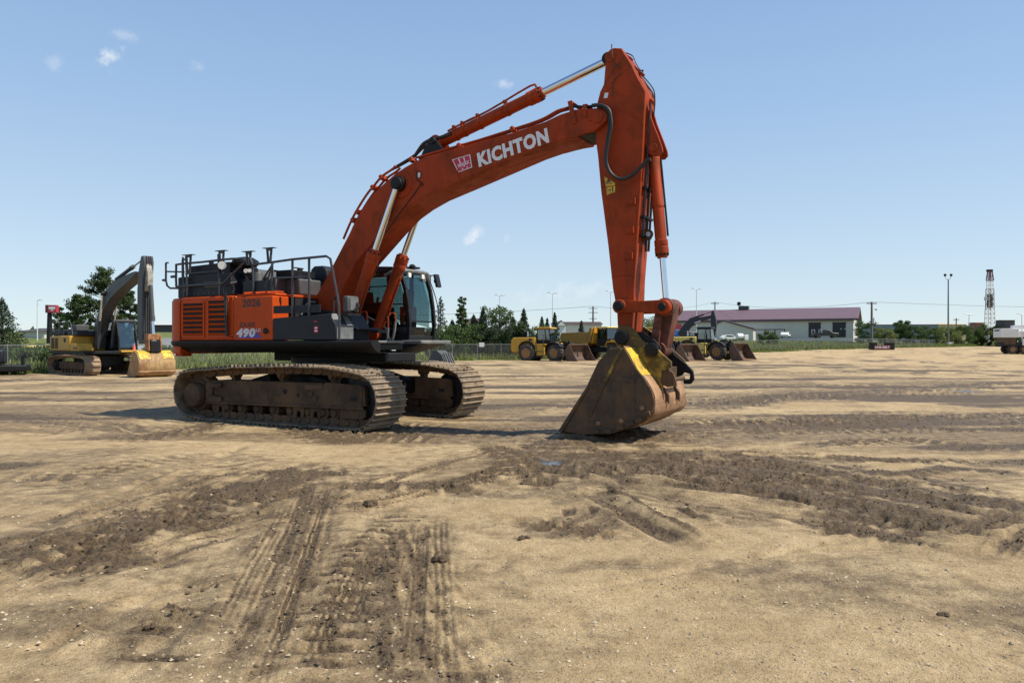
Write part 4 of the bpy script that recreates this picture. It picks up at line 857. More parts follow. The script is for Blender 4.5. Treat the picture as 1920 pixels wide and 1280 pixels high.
# trails: photo trace, half width (m), wetness of the mud, kind, relief (m)
TR = [
 ([(0, 1080), (100, 1045), (225, 1000), (350, 960), (450, 930), (550, 895), (590, 875)], .62, 1.0, 'churn', .055),
 ([(0, 1010), (160, 985), (300, 930), (420, 900)], .22, .5, 'churn', .035),
 ([(0, 1130), (180, 1075), (330, 1030), (520, 975)], .22, .55, 'soft', .02),
 ([(0, 900), (150, 895), (250, 870), (420, 850)], .5, .5, 'churn', .035),
 ([(0, 845), (160, 850), (330, 842)], .5, .3, 'soft', .02),
 ([(0, 790), (100, 792), (210, 800), (260, 815)], .7, .62, 'soft', .02),
 ([(0, 745), (250, 748), (330, 742)], .8, .35, 'soft', .01),
 ([(230, 830), (325, 812), (400, 798), (440, 795)], .5, .75, 'churn', .05),
 ([(540, 800), (620, 812), (700, 818), (800, 818)], .55, .85, 'tread', .035),
 ([(700, 800), (800, 803), (960, 808), (1050, 815)], .9, .62, 'churn', .035),  # churned mud; its dark tone also paints in the boom's cast shadow
 ([(650, 910), (740, 915), (850, 915), (930, 890), (1000, 870)], .34, .95, 'churn', .06),
 ([(700, 945), (640, 950), (590, 930)], .2, .6, 'churn', .03),
 ([(420, 1300), (500, 1180), (540, 1080), (575, 980), (595, 905), (600, 870)], .30, .45, 'tyre', .010),
 ([(560, 1300), (615, 1180), (650, 1080), (700, 1000), (780, 950)], .25, .5, 'lump', .022),
 ([(760, 1300), (745, 1180), (730, 1100), (745, 1020), (800, 975)], .22, .6, 'soft', .02),
 ([(735, 975), (760, 1050), (810, 1150), (900, 1290)], .16, .28, 'tyre', .014),
 ([(775, 985), (800, 1050), (850, 1130)], .10, .25, 'tyre', .012),
 ([(232, 1170), (280, 1168), (330, 1170)], .13, .9, 'hole', .03),
 ([(305, 1146), (360, 1148), (415, 1152)], .04, 1.0, 'ridge', .03),
 ([(265, 1220), (310, 1222), (355, 1226)], .06, .8, 'rut', .03),
 ([(330, 1100), (400, 1090), (450, 1075)], .13, .6, 'churn', .04),
 ([(960, 830), (1080, 832), (1180, 828), (1280, 800)], .6, .85, 'churn', .05),
 ([(930, 840), (970, 870), (1010, 915)], .4, .8, 'tread', .045),
 ([(960, 885), (1110, 890), (1235, 880), (1360, 890), (1460, 915), (1610, 960), (1710, 980), (1830, 1005)], .55, 1.0, 'churn', .045),
 ([(1040, 860), (1180, 860), (1300, 850), (1420, 850)], .6, .7, 'soft', .03),
 ([(1112, 903), (1140, 915), (1170, 935), (1240, 970), (1300, 995), (1335, 1012)], .05, 1.0, 'ridge', .06),
 ([(1100, 925), (1160, 955), (1230, 990), (1290, 1020)], .12, 1.0, 'rut', .05),
 ([(1262, 948), (1300, 962), (1348, 982)], .05, 1.0, 'ridge', .05),
 ([(1280, 868), (1340, 890), (1410, 915), (1500, 940), (1610, 960), (1800, 1000)], .06, .95, 'ridge', .045),
 ([(1385, 853), (1485, 873), (1585, 893), (1710, 912)], .24, 1.0, 'churn', .06),
 ([(1560, 880), (1680, 890), (1790, 878), (1930, 888)], .22, .9, 'churn', .055),
 ([(1535, 975), (1610, 1000), (1700, 1018), (1740, 1015)], .22, 1.0, 'churn', .06),
 ([(1600, 965), (1700, 978), (1800, 998)], .1, 1.0, 'ridge', .03),
 ([(1800, 1005), (1875, 975), (1930, 960)], .14, .8, 'tyre', .035),
 ([(1780, 930), (1850, 940), (1940, 950)], .45, .9, 'churn', .05),
 ([(1880, 1040), (1900, 1020), (1960, 980)], .12, .7, 'tyre', .03),
 ([(1290, 764), (1380, 755), (1460, 742), (1610, 735), (1930, 712)], 1.1, .75, 'soft', .03),
 ([(1310, 792), (1430, 792), (1560, 788), (1930, 775)], .65, .7, 'churn', .05),
 ([(1280, 815), (1450, 808), (1650, 810), (1930, 800)], .4, .55, 'churn', .04),
 ([(1485, 838), (1600, 828), (1710, 825), (1930, 848)], .35, .65, 'churn', .05),
 ([(1330, 835), (1400, 828), (1470, 835)], .3, .4, 'soft', .02),
 ([(1000, 975), (1070, 985), (1145, 1003)], .16, .85, 'tread', .05),
 ([(1035, 955), (1120, 958), (1160, 965)], .2, .6, 'tread', .04),
 ([(975, 1010), (990, 1010)], .07, .9, 'ridge', .04),
 ([(1000, 940), (1090, 930), (1160, 950)], .4, .5, 'soft', .02),
 ([(1380, 700), (1650, 690), (1930, 690)], 2.0, .4, 'soft', .01),
 ([(-60, 1060), (150, 1010), (400, 945), (600, 895)], 1.25, .62, 'soft', .02),
 ([(440, 1300), (540, 1120), (590, 980), (620, 880)], .95, .46, 'soft', .012),
 ([(260, 1150), (480, 1120), (780, 1120)], .45, .42, 'soft', .02),
 ([(380, 1240), (600, 1230), (840, 1250)], .3, .4, 'soft', .015),
 ([(1000, 915), (1250, 940), (1500, 985)], .5, .5, 'soft', .02),
 ([(700, 1300), (715, 1160), (740, 1060), (800, 960)], .85, .40, 'soft', .012),
 ([(900, 855), (1200, 868), (1500, 905), (1850, 970)], 1.6, .8, 'soft', .035),
 ([(930, 815), (1350, 805), (1940, 780)], 1.7, .62, 'soft', .02),
 ([(1300, 748), (1600, 732), (1940, 712)], 2.2, .42, 'soft', .02),
 ([(540, 812), (760, 815), (1020, 812)], 1.1, .6, 'soft', .02),
 ([(200, 1190), (320, 1175), (440, 1140)], .34, .6, 'soft', .02),
 ([(960, 1000), (1060, 985), (1170, 955)], .42, .6, 'soft', .02),
 ([(100, 800), (330, 806), (430, 800)], 1.0, .45, 'soft', .02),
 ([(-40, 915), (200, 900), (520, 850)], .8, .45, 'soft', .02),
 ([(1350, 1075), (1600, 1040), (1900, 1030)], .25, .3, 'soft', .01),
 ([(880, 760), (960, 768), (1060, 770)], .6, .5, 'soft', .02),
 ([(905, 700), (1000, 702), (1100, 700)], 2.0, .4, 'soft', .01),
]
_g = random.Random(41)
def family(a, b, n, spread, w, inten, kind, rel, bend=14, jpx=0):
    """n trails that run roughly from photo line a to b, each a little off the others"""
    for i in range(n):
        da, db = _g.uniform(-1, 1)*spread, _g.uniform(-1, 1)*spread; mx_ = _g.uniform(-bend, bend); t0 = _g.uniform(0, .35); t1 = _g.uniform(.6, 1)
        q = []
        jx = _g.uniform(-1, 1)*jpx
        for k in range(5):
            t = t0+(t1-t0)*k/4; s = (FPX*.0012)*1
            px = a[0]+(b[0]-a[0])*t+jx*(1-.6*t); py = a[1]+(b[1]-a[1])*t+(da*(1-t)+db*t)+mx_*4*t*(1-t); q.append((px, max(py, 668)))
        TR.append((q, w*_g.uniform(.6, 1.3), inten*_g.uniform(.6, 1.2), kind, rel))
family((-40, 1090), (640, 880), 9, 75, .12, .55, 'tyre', .018)
family((-40, 1010), (560, 850), 6, 60, .10, .5, 'rut', .02)
family((-40, 1230), (420, 1080), 5, 50, .07, .45, 'rut', .014)
family((430, 1290), (610, 870), 5, 0, .07, .26, 'tyre', .006, 4, 120)
family((680, 1290), (760, 960), 6, 0, .06, .26, 'tyre', .006, 4, 160)
family((940, 850), (1940, 990), 10, 42, .11, .8, 'rut', .035)
family((940, 845), (1940, 900), 7, 40, .14, .75, 'tyre', .03)
family((900, 800), (1940, 790), 8, 28, .16, .6, 'rut', .03, 8)
family((1000, 740), (1940, 735), 8, 28, .25, .55, 'tyre', .03, 6)
family((-40, 760), (900, 745), 7, 30, .22, .45, 'rut', .025, 6)
family((560, 960), (1000, 860), 6, 40, .09, .6, 'tyre', .02)
family((1000, 1090), (1940, 1030), 4, 60, .05, .3, 'rut', .008)
for a_ in (([(925, 835), (965, 868), (1015, 918)], .30, .95, 'tread', .07), ([(990, 972), (1060, 984), (1150, 1004)], .15, 1.0, 'tread', .06), ([(60, 1062), (225, 1002), (350, 962), (470, 925)], .42, .9, 'tread', .05), ([(600, 806), (700, 815), (820, 818)], .4, .95, 'tread', .05), ([(1290, 792), (1500, 790), (1900, 776)], .4, .7, 'tread', .05), ([(1120, 880), (1300, 892), (1440, 910)], .3, .9, 'tread', .05)): TR.append(a_)
def build_ground():
    ang = np.radians(np.concatenate([np.arange(-180, -48, 6), np.linspace(-45, -39, 7), np.linspace(-38.4, 38.4, 1050), np.linspace(39, 45, 7), np.arange(48, 180, 6)]))
    rad = np.concatenate([[.4, 1.0, 1.6, 2.1], 1/np.linspace(1/2.6, 1/75, 640), 75*np.power(6000/75, np.linspace(0, 1, 70))[1:]])
    na, nr = len(ang), len(rad)
    X = (rad[:, None]*np.sin(ang)[None, :]).ravel(); Y = (rad[:, None]*np.cos(ang)[None, :]).ravel()
    d = edged(X, Y); Z = -.15*smst(Y, 24, 45)+.85*smst(Y, 85, 125)+2.75*smst(d, 2, 78)
    rr = np.hypot(X, Y); near = rr < 95
    n_big = fbm(X/3.1, Y/3.1, 3, 1); n_med = fbm(X/.55, Y/.55, 4, 5); n_fin = fbm(X/.11, Y/.11, 3, 9)
    yard = smst(-d, -.6, 1.2)
    Z += yard*near*((n_big-.5)*.09+(n_med-.5)*.030+(n_fin-.5)*.008)
    # streaks of drier and damper dirt, drawn out sideways by the traffic
    st = fbm(X/9+Y/40, Y/1.6, 4, 21); st2 = fbm(X/2.4, Y/.6, 4, 33)
    mud = .85*smst(st, .50, .70)*smst(rr, 8, 18)+.5*smst(st2, .54, .76)
    mud *= smst(rr, 120, 45)*.75+.25; mud = np.maximum(mud, .42*smst(n_big, .5, .72)); mud = np.maximum(mud, .50*smst(fbm(X/5.5+3, Y/2.6, 4, 101), .46, .66)*smst(rr, 90, 30)); wet = np.zeros_like(mud)
    rid = np.abs(fbm(X/.16, Y/.16, 3, 41)-.5)*2; ch = 1-rid*2.2                       # sharp crumbs
    chb = fbm(X/.33, Y/.33, 3, 47)
    HH = np.zeros_like(Z)
    for pts, w, inten, kind, rel in TR:
        px0 = pts[0][0]
        P = np.array([gp(*p) for p in pts]); m = 3*w+.6
        k = np.nonzero((X > P[:, 0].min()-m) & (X < P[:, 0].max()+m) & (Y > P[:, 1].min()-m) & (Y < P[:, 1].max()+m))[0]
        if not len(k): continue
        x, y = X[k], Y[k]; best = np.full(len(k), 1e9); S = np.zeros(len(k)); T = np.zeros(len(k)); s0 = 0
        for a, b in zip(P, P[1:]):
            D = b-a; L = np.hypot(*D); t = np.clip(((x-a[0])*D[0]+(y-a[1])*D[1])/L**2, 0, 1); ex = x-a[0]-t*D[0]; ey = y-a[1]-t*D[1]; q = np.hypot(ex, ey)
            u = q < best; best = np.where(u, q, best); S = np.where(u, s0+t*L, S); T = np.where(u, np.where(D[0]*ey-D[1]*ex > 0, q, -q), T); s0 += L
        ends = smst(S, -.01, min(.5, s0*.2))*smst(s0-S, -.01, min(.5, s0*.2))*.6+.4
        wob = (n_med[k]-.5)*1.7+(chb[k]-.5)*.9
        M_ = smst(best/w+wob*.8, 1.6, .15)*ends
        dr = fbm(S*.9+px0*.01, T/.07, 3, 91)                                           # smears drawn out along the trail
        mud[k] = np.maximum(mud[k], np.clip(M_*inten*(.66+.5*n_med[k]+(dr-.45)*1.4), 0, 1))
        c = ch[k]; h = 0
        if kind == 'churn':
            cle = np.sin(S/.21*6.283+(n_big[k]-.5)*9+T/w*1.2); cle = np.maximum(cle-.25, -.35)*smst(n_big[k]+.6*(n_med[k]-.5), .38, .55)
            h = M_*rel*(np.maximum(c, -.6)*.38+(chb[k]-.5)*1.7+cle*.75); mud[k] = np.clip(mud[k]-M_*np.maximum(cle, 0)*.35+M_*np.maximum(-cle, 0)*.5, 0, 1)
        elif kind == 'soft': h = M_*rel*(chb[k]-.5)*2
        elif kind in ('tread', 'lump'):
            per = .24 if kind == 'tread' else .19
            lug = np.sin(S/per*6.283+(n_med[k]-.5)*3+T/w*.6); lg_ = np.clip(lug*2.4, -1, 1); mud[k] = np.clip(mud[k]-M_*np.maximum(lg_, 0)*.25+M_*np.maximum(-lg_, 0)*.3, 0, 1); h = M_*rel*(lg_*.65+(chb[k]-.5)*1.0)
        elif kind == 'tyre':
            lug = np.sin(S/.09*6.283+np.abs(T)/w*5+(n_med[k]-.5)*2); rib = np.cos(T/w*9.4+(n_med[k]-.5)*1.2); mud[k] = np.clip(mud[k]+M_*(.5-rib)*.16, 0, 1); h = M_*rel*(np.clip(lug*2, -1, 1)*.35+rib*.5-.6+(chb[k]-.5)*1.2)+rel*1.1*np.exp(-((np.abs(T)-1.15*w)/(.25*w))**2)*ends
        elif kind == 'ridge': h = rel*np.exp(-(T/w)**2)*ends*(.35+1.3*chb[k])*(.75+.5*np.maximum(c, -.5))
        elif kind == 'rut': h = ends*(-rel*np.exp(-(T/w)**2)+.6*rel*np.exp(-((np.abs(T)-1.5*w)/(.5*w))**2)*(.5+chb[k]))
        elif kind == 'hole': h = -rel*smst(best/w, 1.1, .3)+rel*.8*np.exp(-((best/w-1.3)/.4)**2)*(.3+1.2*chb[k])
        HH[k] += h
    Z += .056*np.tanh(HH/.062)
    fc = 1-np.abs(fbm(X/.075, Y/.075, 2, 83)-.5)*4.4; Z += smst(mud, .35, .9)*smst(rr, 16, 9)*(np.maximum(fc, -.4)*.015+(fbm(X/.2, Y/.2, 2, 87)-.5)*.03)
    # mud heaped round the bucket lip and pressed flat under the tracks
    HFc = HF.c; U = (X-HFc[0])*HF.fw[0]+(Y-HFc[1])*HF.fw[1]; Vv = (X-HFc[0])*HF.lf[0]+(Y-HFc[1])*HF.lf[1]
    heap = np.exp(-((U-6.2)/.85)**2)*smst(np.abs(Vv), 1.5, .6); Z += heap*(.10+.05*(chb-.5)); mud = np.maximum(mud, heap*.9)
    for s in (-1, 1):
        pr = smst(np.abs(Vv-s*1.445), .62, .44)*smst(np.abs(U), 3.0, 2.5); Z = Z*(1-pr)+(-.012+.02*(chb-.5))*pr
        lip = np.exp(-((np.abs(Vv-s*1.445)-.56)/.09)**2)*smst(np.abs(U), 3.1, 2.4); Z += lip*.05*chb; mud = np.maximum(mud, lip*.5)
    for px, py, a, b in ((1022, 868, .22, .26), (1810, 734, .45, .6), (1005, 866, .12, .15)):
        x0, y0 = gp(px, py); q = ((X-x0)/a)**2+((Y-y0)/b)**2; m_ = smst(q+(n_med-.5)*1.5, 1.0, .5); wet = np.maximum(wet, m_); Z = Z*(1-m_)+(gz(x0, y0)-.012)*m_
    mud = np.clip(mud, 0, 1)
    edge = d+(fbm(X/2.2, Y/2.2, 3, 61)-.5)*3.2
    grass = smst(edge, -.4, .9)
    road = smst(np.abs(d-52), 5.2, 4.4)*smst(X, 38, 50)
    co = np.column_stack([X, Y, Z]); co = np.vstack([co, [[0, 0, 0]]]); c0 = len(co)-1
    i = np.arange(nr-1)[:, None]*na; j = np.arange(na)[None, :]; jn = (j+1) % na
    F = np.stack([i+j, i+jn, i+na+jn, i+na+j], -1).reshape(-1, 4)
    tri = np.column_stack([np.full(na, c0), (np.arange(na)+1) % na, np.arange(na)])
    me = bpy.data.meshes.new('ground'); me.vertices.add(len(co)); me.vertices.foreach_set('co', co.ravel())
    nl = F.size+tri.size; me.loops.add(nl); me.loops.foreach_set('vertex_index', np.concatenate([F[:, ::-1].ravel(), tri[:, ::-1].ravel()]).astype(np.int32))
    me.polygons.add(len(F)+len(tri)); ls = np.concatenate([np.arange(len(F))*4, F.size+np.arange(len(tri))*3]).astype(np.int32)
    me.polygons.foreach_set('loop_start', ls)
    me.update(calc_edges=True); me.validate()
    me.polygons.foreach_set('use_smooth', np.ones(len(me.polygons), bool))
    for nm, a in (('mud', mud), ('wet', wet), ('grass', grass), ('road', road)):
        at = me.attributes.new(nm, 'FLOAT', 'POINT'); at.data.foreach_set('value', np.append(a, a[0]).astype(np.float32))
    return me, (X, Y, Z, mud, rr, d)
GM, GA = build_ground()
gm = bpy.data.materials.new('yard_dirt'); gm.use_nodes = True
nt = gm.node_tree; N = nt.nodes; L = nt.links; bs = N['Principled BSDF']
def nd(t, **k):
    n = N.new(t)
    for a, b in k.items(): setattr(n, a, b)
    return n
tc = nd('ShaderNodeTexCoord')
def noise(sc, det=6, ro=.6, vec=None):
    n = nd('ShaderNodeTexNoise'); n.inputs['Scale'].default_value = sc; n.inputs['Detail'].default_value = det; n.inputs['Roughness'].default_value = ro; L.new(vec or tc.outputs['Object'], n.inputs['Vector']); return n.outputs['Fac']
def remap(f, a, b, c=0., d=1., sm=False):
    n = nd('ShaderNodeMapRange'); n.inputs[1].default_value = a; n.inputs[2].default_value = b; n.inputs[3].default_value = c; n.inputs[4].default_value = d
    if sm: n.interpolation_type = 'SMOOTHSTEP'
    L.new(f, n.inputs[0]); return n.outputs[0]
def mixc(f, a, b, bt='MIX'):
    n = nd('ShaderNodeMix', data_type='RGBA', blend_type=bt)
    if isinstance(f, float): n.inputs[0].default_value = f
    else: L.new(f, n.inputs[0])
    for s, i in ((a, 6), (b, 7)):
        if isinstance(s, tuple): n.inputs[i].default_value = (*s, 1)
        else: L.new(s, n.inputs[i])
    return n.outputs[2]
def math_(op, a, b):
    n = nd('ShaderNodeMath', operation=op)
    for s, i in ((a, 0), (b, 1)):
        if isinstance(s, float): n.inputs[i].default_value = s
        else: L.new(s, n.inputs[i])
    return n.outputs[0]
def attr(nm): n = nd('ShaderNodeAttribute'); n.attribute_name = nm; return n.outputs['Fac']
nA, nB, nC, nD = noise(.6, 8, .65), noise(5, 8, .7), noise(38, 5, .7), noise(130, 3, .7)
dry = mixc(remap(nA, .35, .65), DRY0, DRY1)
dry = mixc(remap(nB, .38, .68), dry, mixc(1.0, dry, (.74, .71, .66), 'MULTIPLY'))
dry = mixc(remap(nC, .33, .55, 0, 1), mixc(1.0, dry, (.76, .73, .68), 'MULTIPLY'), dry)
dry = mixc(remap(nD, .36, .64, 0, 1), mixc(1.0, dry, (.80, .77, .73), 'MULTIPLY'), mixc(1.0, dry, (1.08, 1.08, 1.08), 'MULTIPLY'))
vo = nd('ShaderNodeTexVoronoi'); vo.inputs['Scale'].default_value = 42; L.new(tc.outputs['Object'], vo.inputs['Vector'])
peb = remap(vo.outputs['Distance'], .16, .24, 1, 0)
sel = remap(nd('ShaderNodeSeparateColor').outputs[0], .5, .5)
sp = nd('ShaderNodeSeparateColor'); L.new(vo.outputs['Color'], sp.inputs[0])
pb = math_('MULTIPLY', peb, remap(sp.outputs[0], .68, .70)); pd_ = math_('MULTIPLY', peb, remap(sp.outputs[1], .80, .82))
mudf = math_('ADD', attr('mud'), math_('MULTIPLY', math_('SUBTRACT', nB, .5), .9)); mudf = remap(mudf, .06, .78, 0, 1, True)
mudc = mixc(remap(nC, .35, .7), MUD0, MUD1)
c = mixc(mudf, dry, mudc)
c = mixc(math_('MULTIPLY', pb, .7), c, (.46, .38, .27)); c = mixc(math_('MULTIPLY', pd_, .6), c, (.09, .07, .05))
c = mixc(attr('wet'), c, (.06, .055, .05))
gr = mixc(remap(noise(.8, 6, .7), .35, .65), (.10, .135, .03), (.22, .22, .07))
gr = mixc(remap(noise(9, 5, .7), .3, .7), gr, mixc(1.0, gr, (.55, .6, .5), 'MULTIPLY'))
c = mixc(attr('grass'), c, gr); c = mixc(attr('road'), c, (.36, .34, .30))
L.new(c, bs.inputs['Base Color'])
ro = mixc(attr('wet'), mixc(mudf, (.93,)*3, (.62,)*3), (.22,)*3); L.new(ro, bs.inputs['Roughness'])
bs.inputs['Specular IOR Level'].default_value = .3
hb = math_('ADD', math_('MULTIPLY', nC, .5), math_('ADD', math_('MULTIPLY', nD, .25), math_('MULTIPLY', peb, .22)))
hb = math_('ADD', hb, math_('MULTIPLY', nB, 1.2))
bp = nd('ShaderNodeBump'); bp.inputs['Distance'].default_value = .035; L.new(hb, bp.inputs['Height'])
L.new(remap(attr('wet'), 0, .5, 1.0, 0), bp.inputs['Strength']); L.new(bp.outputs[0], bs.inputs['Normal'])
GM.materials.append(gm)
go = bpy.data.objects.new('ground', GM); COL.objects.link(go); tag(go, None, None, kind='structure')
GX, GY, GZ, GMUD, GR, GD = GA
def near_z(x, y):
    """height of the built dirt under a near point"""
    k = np.argmin((GX-x)**2+(GY-y)**2); return float(GZ[k])
# loose stones and crumbs of mud
def scatter(name, n, m, pick, smin, smax, seed, flat=.7):
    g = np.random.RandomState(seed); idx = np.nonzero(pick)[0]; w = GR[idx]**1.1; idx = g.choice(idx, n, p=w/w.sum()); V = []; F = []
    base = np.array([(0, 0, -1), (1, 0, -.1), (.3, .95, .1), (-.8, .6, -.1), (-.8, -.6, .1), (.3, -.95, -.1), (0, 0, 1)])
    fc = [(0, 2, 1), (0, 3, 2), (0, 4, 3), (0, 5, 4), (0, 1, 5), (6, 1, 2), (6, 2, 3), (6, 3, 4), (6, 4, 5), (6, 5, 1)]
    for q, i in enumerate(idx):
        s = smin+(smax-smin)*g.rand()**3.2; a = g.rand()*6.28; ca, sa = math.cos(a), math.sin(a)
        b = base*(1+g.uniform(-.35, .35, (7, 1)))*s*np.array([1.25, .9, flat])
        b = np.column_stack([b[:, 0]*ca-b[:, 1]*sa, b[:, 0]*sa+b[:, 1]*ca, b[:, 2]])
        r = GR[i]; jx, jy = g.uniform(-.06, .06, 2)*r*.15
        V.append(b+np.array([GX[i]+jx, GY[i]+jy, GZ[i]+s*.2])); F += [tuple(k+q*7 for k in f) for f in fc]
    mb = MB(); mb.v = [tuple(p) for p in np.vstack(V)]; mb.f = F
    o = mb.build(name, m, None, smooth=0, recalc=False); tag(o, None, None, kind='stuff'); return o
infr = (np.abs(GX/np.maximum(GY, .1)) < .78) & (GY > 2.6)
STONE = mat('pale_gravel', (.50, .41, .28), .9, 0, ((.16, .12, .08), 2.5, .5), .35, 7)
CLOD = mat('dark_mud_clod', (.085, .057, .031), .9, 0, ((.2, .15, .1), 4, .35), .3, 8, bump=.5)
scatter('gravel', 9000, STONE, infr & (GR < 15) & (GMUD < .6), .002, .013, 3)
scatter('mud', 16000, CLOD, infr & (GR < 22) & (GMUD > .55), .003, .018, 4, .7)
def clod(px, py, r, label, seed, sq=(1, .8, .8)):
    x, y = gp(px, py); m = MB()
    g = random.Random(seed)
    for i in range(7): m.ball((g.uniform(-.6, .6)*r*sq[0], g.uniform(-.5, .5)*r, r*.25+g.uniform(0, .5)*r*sq[2]), r*g.uniform(.35, .7), 8, (1, .9, .8), .25, seed*9+i)
    tag(m.build('mud_clod', CLOD, None, smooth=0, loc=(x, y, near_z(x, y)-.01), apart=False), label, 'mud clod', 'mud clods lying on the dirt')
clod(731, 1068, .060, 'dark brown clod of mud standing alone on a pale patch, taller of the pair', 5, (.6, .6, 1.3))
clod(826, 1050, .065, 'dark leaning clod of mud beside faint tyre lines, wider of the pair', 6, (.9, .6, 1.0))
clod(283, 1163, .035, 'small black clod of mud in a shallow round hole', 7)
clod(620, 1122, .028, 'pale rounded stone-like lump of dried mud on the tyre track', 8, (1.3, .8, .7))
clod(697, 947, .075, 'dark clod of mud at the end of a churned strip', 9)
clod(985, 1012, .04, 'flat little clod of dark mud at the edge of smooth gravel', 12, (1.5, .7, .4))
clod(1763, 1150, .035, 'small dark clod of mud alone on smooth pale gravel', 10, (1.4, .8, .5))
# ================================================================== background machines
YEL = mat('machine_yellow', (.50, .275, .02), .45, 0, ((.20, .12, .03), 1.5, .3), .1, 1.5)
OYEL = mat('orange_yellow_paint', (.60, .27, .012), .45, 0, ((.3, .15, .02), 1.5, .2), .08, 1.5)
PYEL = mat('pale_yellow_paint', (.70, .55, .16), .45, 0, None, .1, 2)
BGREY = mat('worn_grey_boom', (.042, .045, .050), .5, 0, ((.17, .155, .125), 1.3, .2), .25, 2)
DARKB = mat('dark_blue_boom', (.016, .022, .03), .45, 0, None, .2, 2)
TYRE = mat('tyre_rubber', (.028, .027, .026), .8, 0, ((.16, .13, .095), 3, .42), .2, 4)
RIM = mat('brown_rim', (.26, .13, .04), .55, 0, ((.12, .08, .04), 3, .4), .2, 4)
TRK2 = mat('dry_track_steel', (.26, .175, .105), .7, .15, ((.40, .28, .17), 2, .5), .25, 5)
RUST2 = mat('rust_streaked_bucket', (.21, .10, .035), .6, 0, ((.42, .28, .12), 1.6, .5), .3, 3, streak=((.55, .47, .32), .5))
LBUCK = mat('dark_loader_bucket', (.085, .055, .04), .6, .2, ((.17, .10, .065), 2, .5), .3, 3)
GLS = glassmat('blue_cab_glass', (.42, .56, .58), .12)
WPAINT = mat('white_paint', (.72, .72, .70), .45, 0, ((.5, .47, .42), 2, .2), .08, 2)

# ---------------------------------------------------------------- yellow excavator with the grey boom
E2 = Frame(-23.4, 42.3, -40.0)
e2 = thing('crawler_excavator', 'yellow crawler excavator with grey boom and rusty bucket parked by the fence', 'excavator', (-23.4, 42.3, -.14), R(-40))
def fz(L, dz): return [(u, w+dz) for u, w in L]
DZ2 = .14
def q2(pts, v): return fz(E2.ms(pts, v), DZ2)
for s in (-1, 1):
    P = resample(track_points(2.15, .52, .52, -2.35, .52, .52, [(1.3, 1.08), (0, 1.10), (-1.3, 1.08)]), 4*44); m = MB(); n = len(P)
    for k in range(44):
        a = P[4*k]; c2 = P[(4*k+4) % n]; c = (a+c2)/2; t = c2-a; ln = np.linalg.norm(t); t = t/ln; nn = np.array([t[1], -t[0]])
        rot = Matrix(((t[0], 0, nn[0]), (0, 1, 0), (t[1], 0, nn[1])))
        q = c-nn*.05; m.obox((q[0], s*1.30, q[1]), (ln*.94, .80, .03), rot)
        q = c+t*ln*.3-nn*.01; m.obox((q[0], s*1.30, q[1]), (.025, .79, .05), rot)
        q = c-nn*.12; m.obox((q[0], s*1.30, q[1]), (ln*.8, .22, .12), rot)
    tb = m.build('track_belt', TRK2, e2, smooth=0)
    m = MB(); m.prism([(-1.6, .3), (-1.6, .72), (1.9, .72), (1.9, .3)], s*1.12, s*1.50); m.build('track_frame', FRAMEM, e2, bevel=.03)
    for u in (-2.35, 2.15): MB().lathe((u, s*1.16, .5), (u, s*1.5, .5), [(0, .38), (.7, .38), (.8, .25), (1, .22)], 20).build('sprocket' if u < 0 else 'idler_wheel', BLACK, e2)
    for u in (-1.2, -.75, -.3, .15, .6, 1.05, 1.5): MB().cyl((u, s*1.15, .22), (u, s*1.48, .22), .12, n=10).build('track_roller', FRAMEM, e2)
MB().slab([(-1, -.95), (1, -.95), (1, .95), (-1, .95)], .5, 1.0).build('lower_frame', BLACK, e2)
MB().lathe((0, 0, .98), (0, 0, 1.2), [(0, .7), (1, .7)], 24).build('slew_ring', BLACK, e2)
b = MB(); b.box(-3.3, 1.75, -1.45, 1.45, 1.14, 1.30); b.build('deck', BLACK, e2, bevel=.02)
b = MB(); b.box(-3.0, -.2, -1.46, 1.3, 1.30, 2.15); b.slab([(-3.5, -1.0), (-3.35, -1.38), (-3.0, -1.45), (-3.0, 1.4), (-3.35, 1.4), (-3.5, 1.0)], 1.25, 2.12); bd = b.build('engine_body', YEL, e2, bevel=.06)
for u in (-2.85, -2.3):
    b = MB(); b.box(u, u+.38, -1.475, -1.455, 1.42, 2.02); o = b.build('louvre_panel', DKIN, bd)
    s_ = MB()
    for k in range(9): s_.box(u, u+.38, -1.49, -1.45, 1.44+.066*k, 1.465+.066*k)
    s_.build('louvre_slats', RIM, o)
b = MB(); b.box(-1.0, -.72, -1.475, -1.45, 1.78, 2.02); b.build('side_hatch', BLACK, bd, bevel=.02)
b = MB(); b.box(-.2, .9, -1.44, -.7, 1.30, 1.72); b.prism([(.9, 1.30), (.9, 1.72), (1.1, 1.45), (1.1, 1.30)], -1.44, -.7); b.build('tool_box', YEL, e2, bevel=.04)
b = MB(); b.box(.3, .85, -1.452, -1.446, 1.42, 1.50); b.build('dark_decal', INK, e2)
b = MB(); b.box(-2.9, -1.5, -1.35, 1.2, 2.15, 2.50); b.box(-1.5, .2, -1.2, 1.2, 2.15, 2.42); b.build('engine_hood', CHAR, e2, bevel=.04)
b = MB(); b.box(-1.35, -.55, -1.0, -.3, 2.42, 2.78); b.build('hood_box', GREY, e2, bevel=.05)
b = MB()
b.tube([(-2.6, -1.4, 2.15), (-2.6, -1.4, 2.9), (-.2, -1.4, 2.9), (.1, -1.4, 2.2)], .025, 6)
for u in (-1.9, -1.2, -.5): b.tube([(u, -1.4, 2.15), (u, -1.4, 2.9)], .02, 6)
b.build('handrail', RAIL, e2)
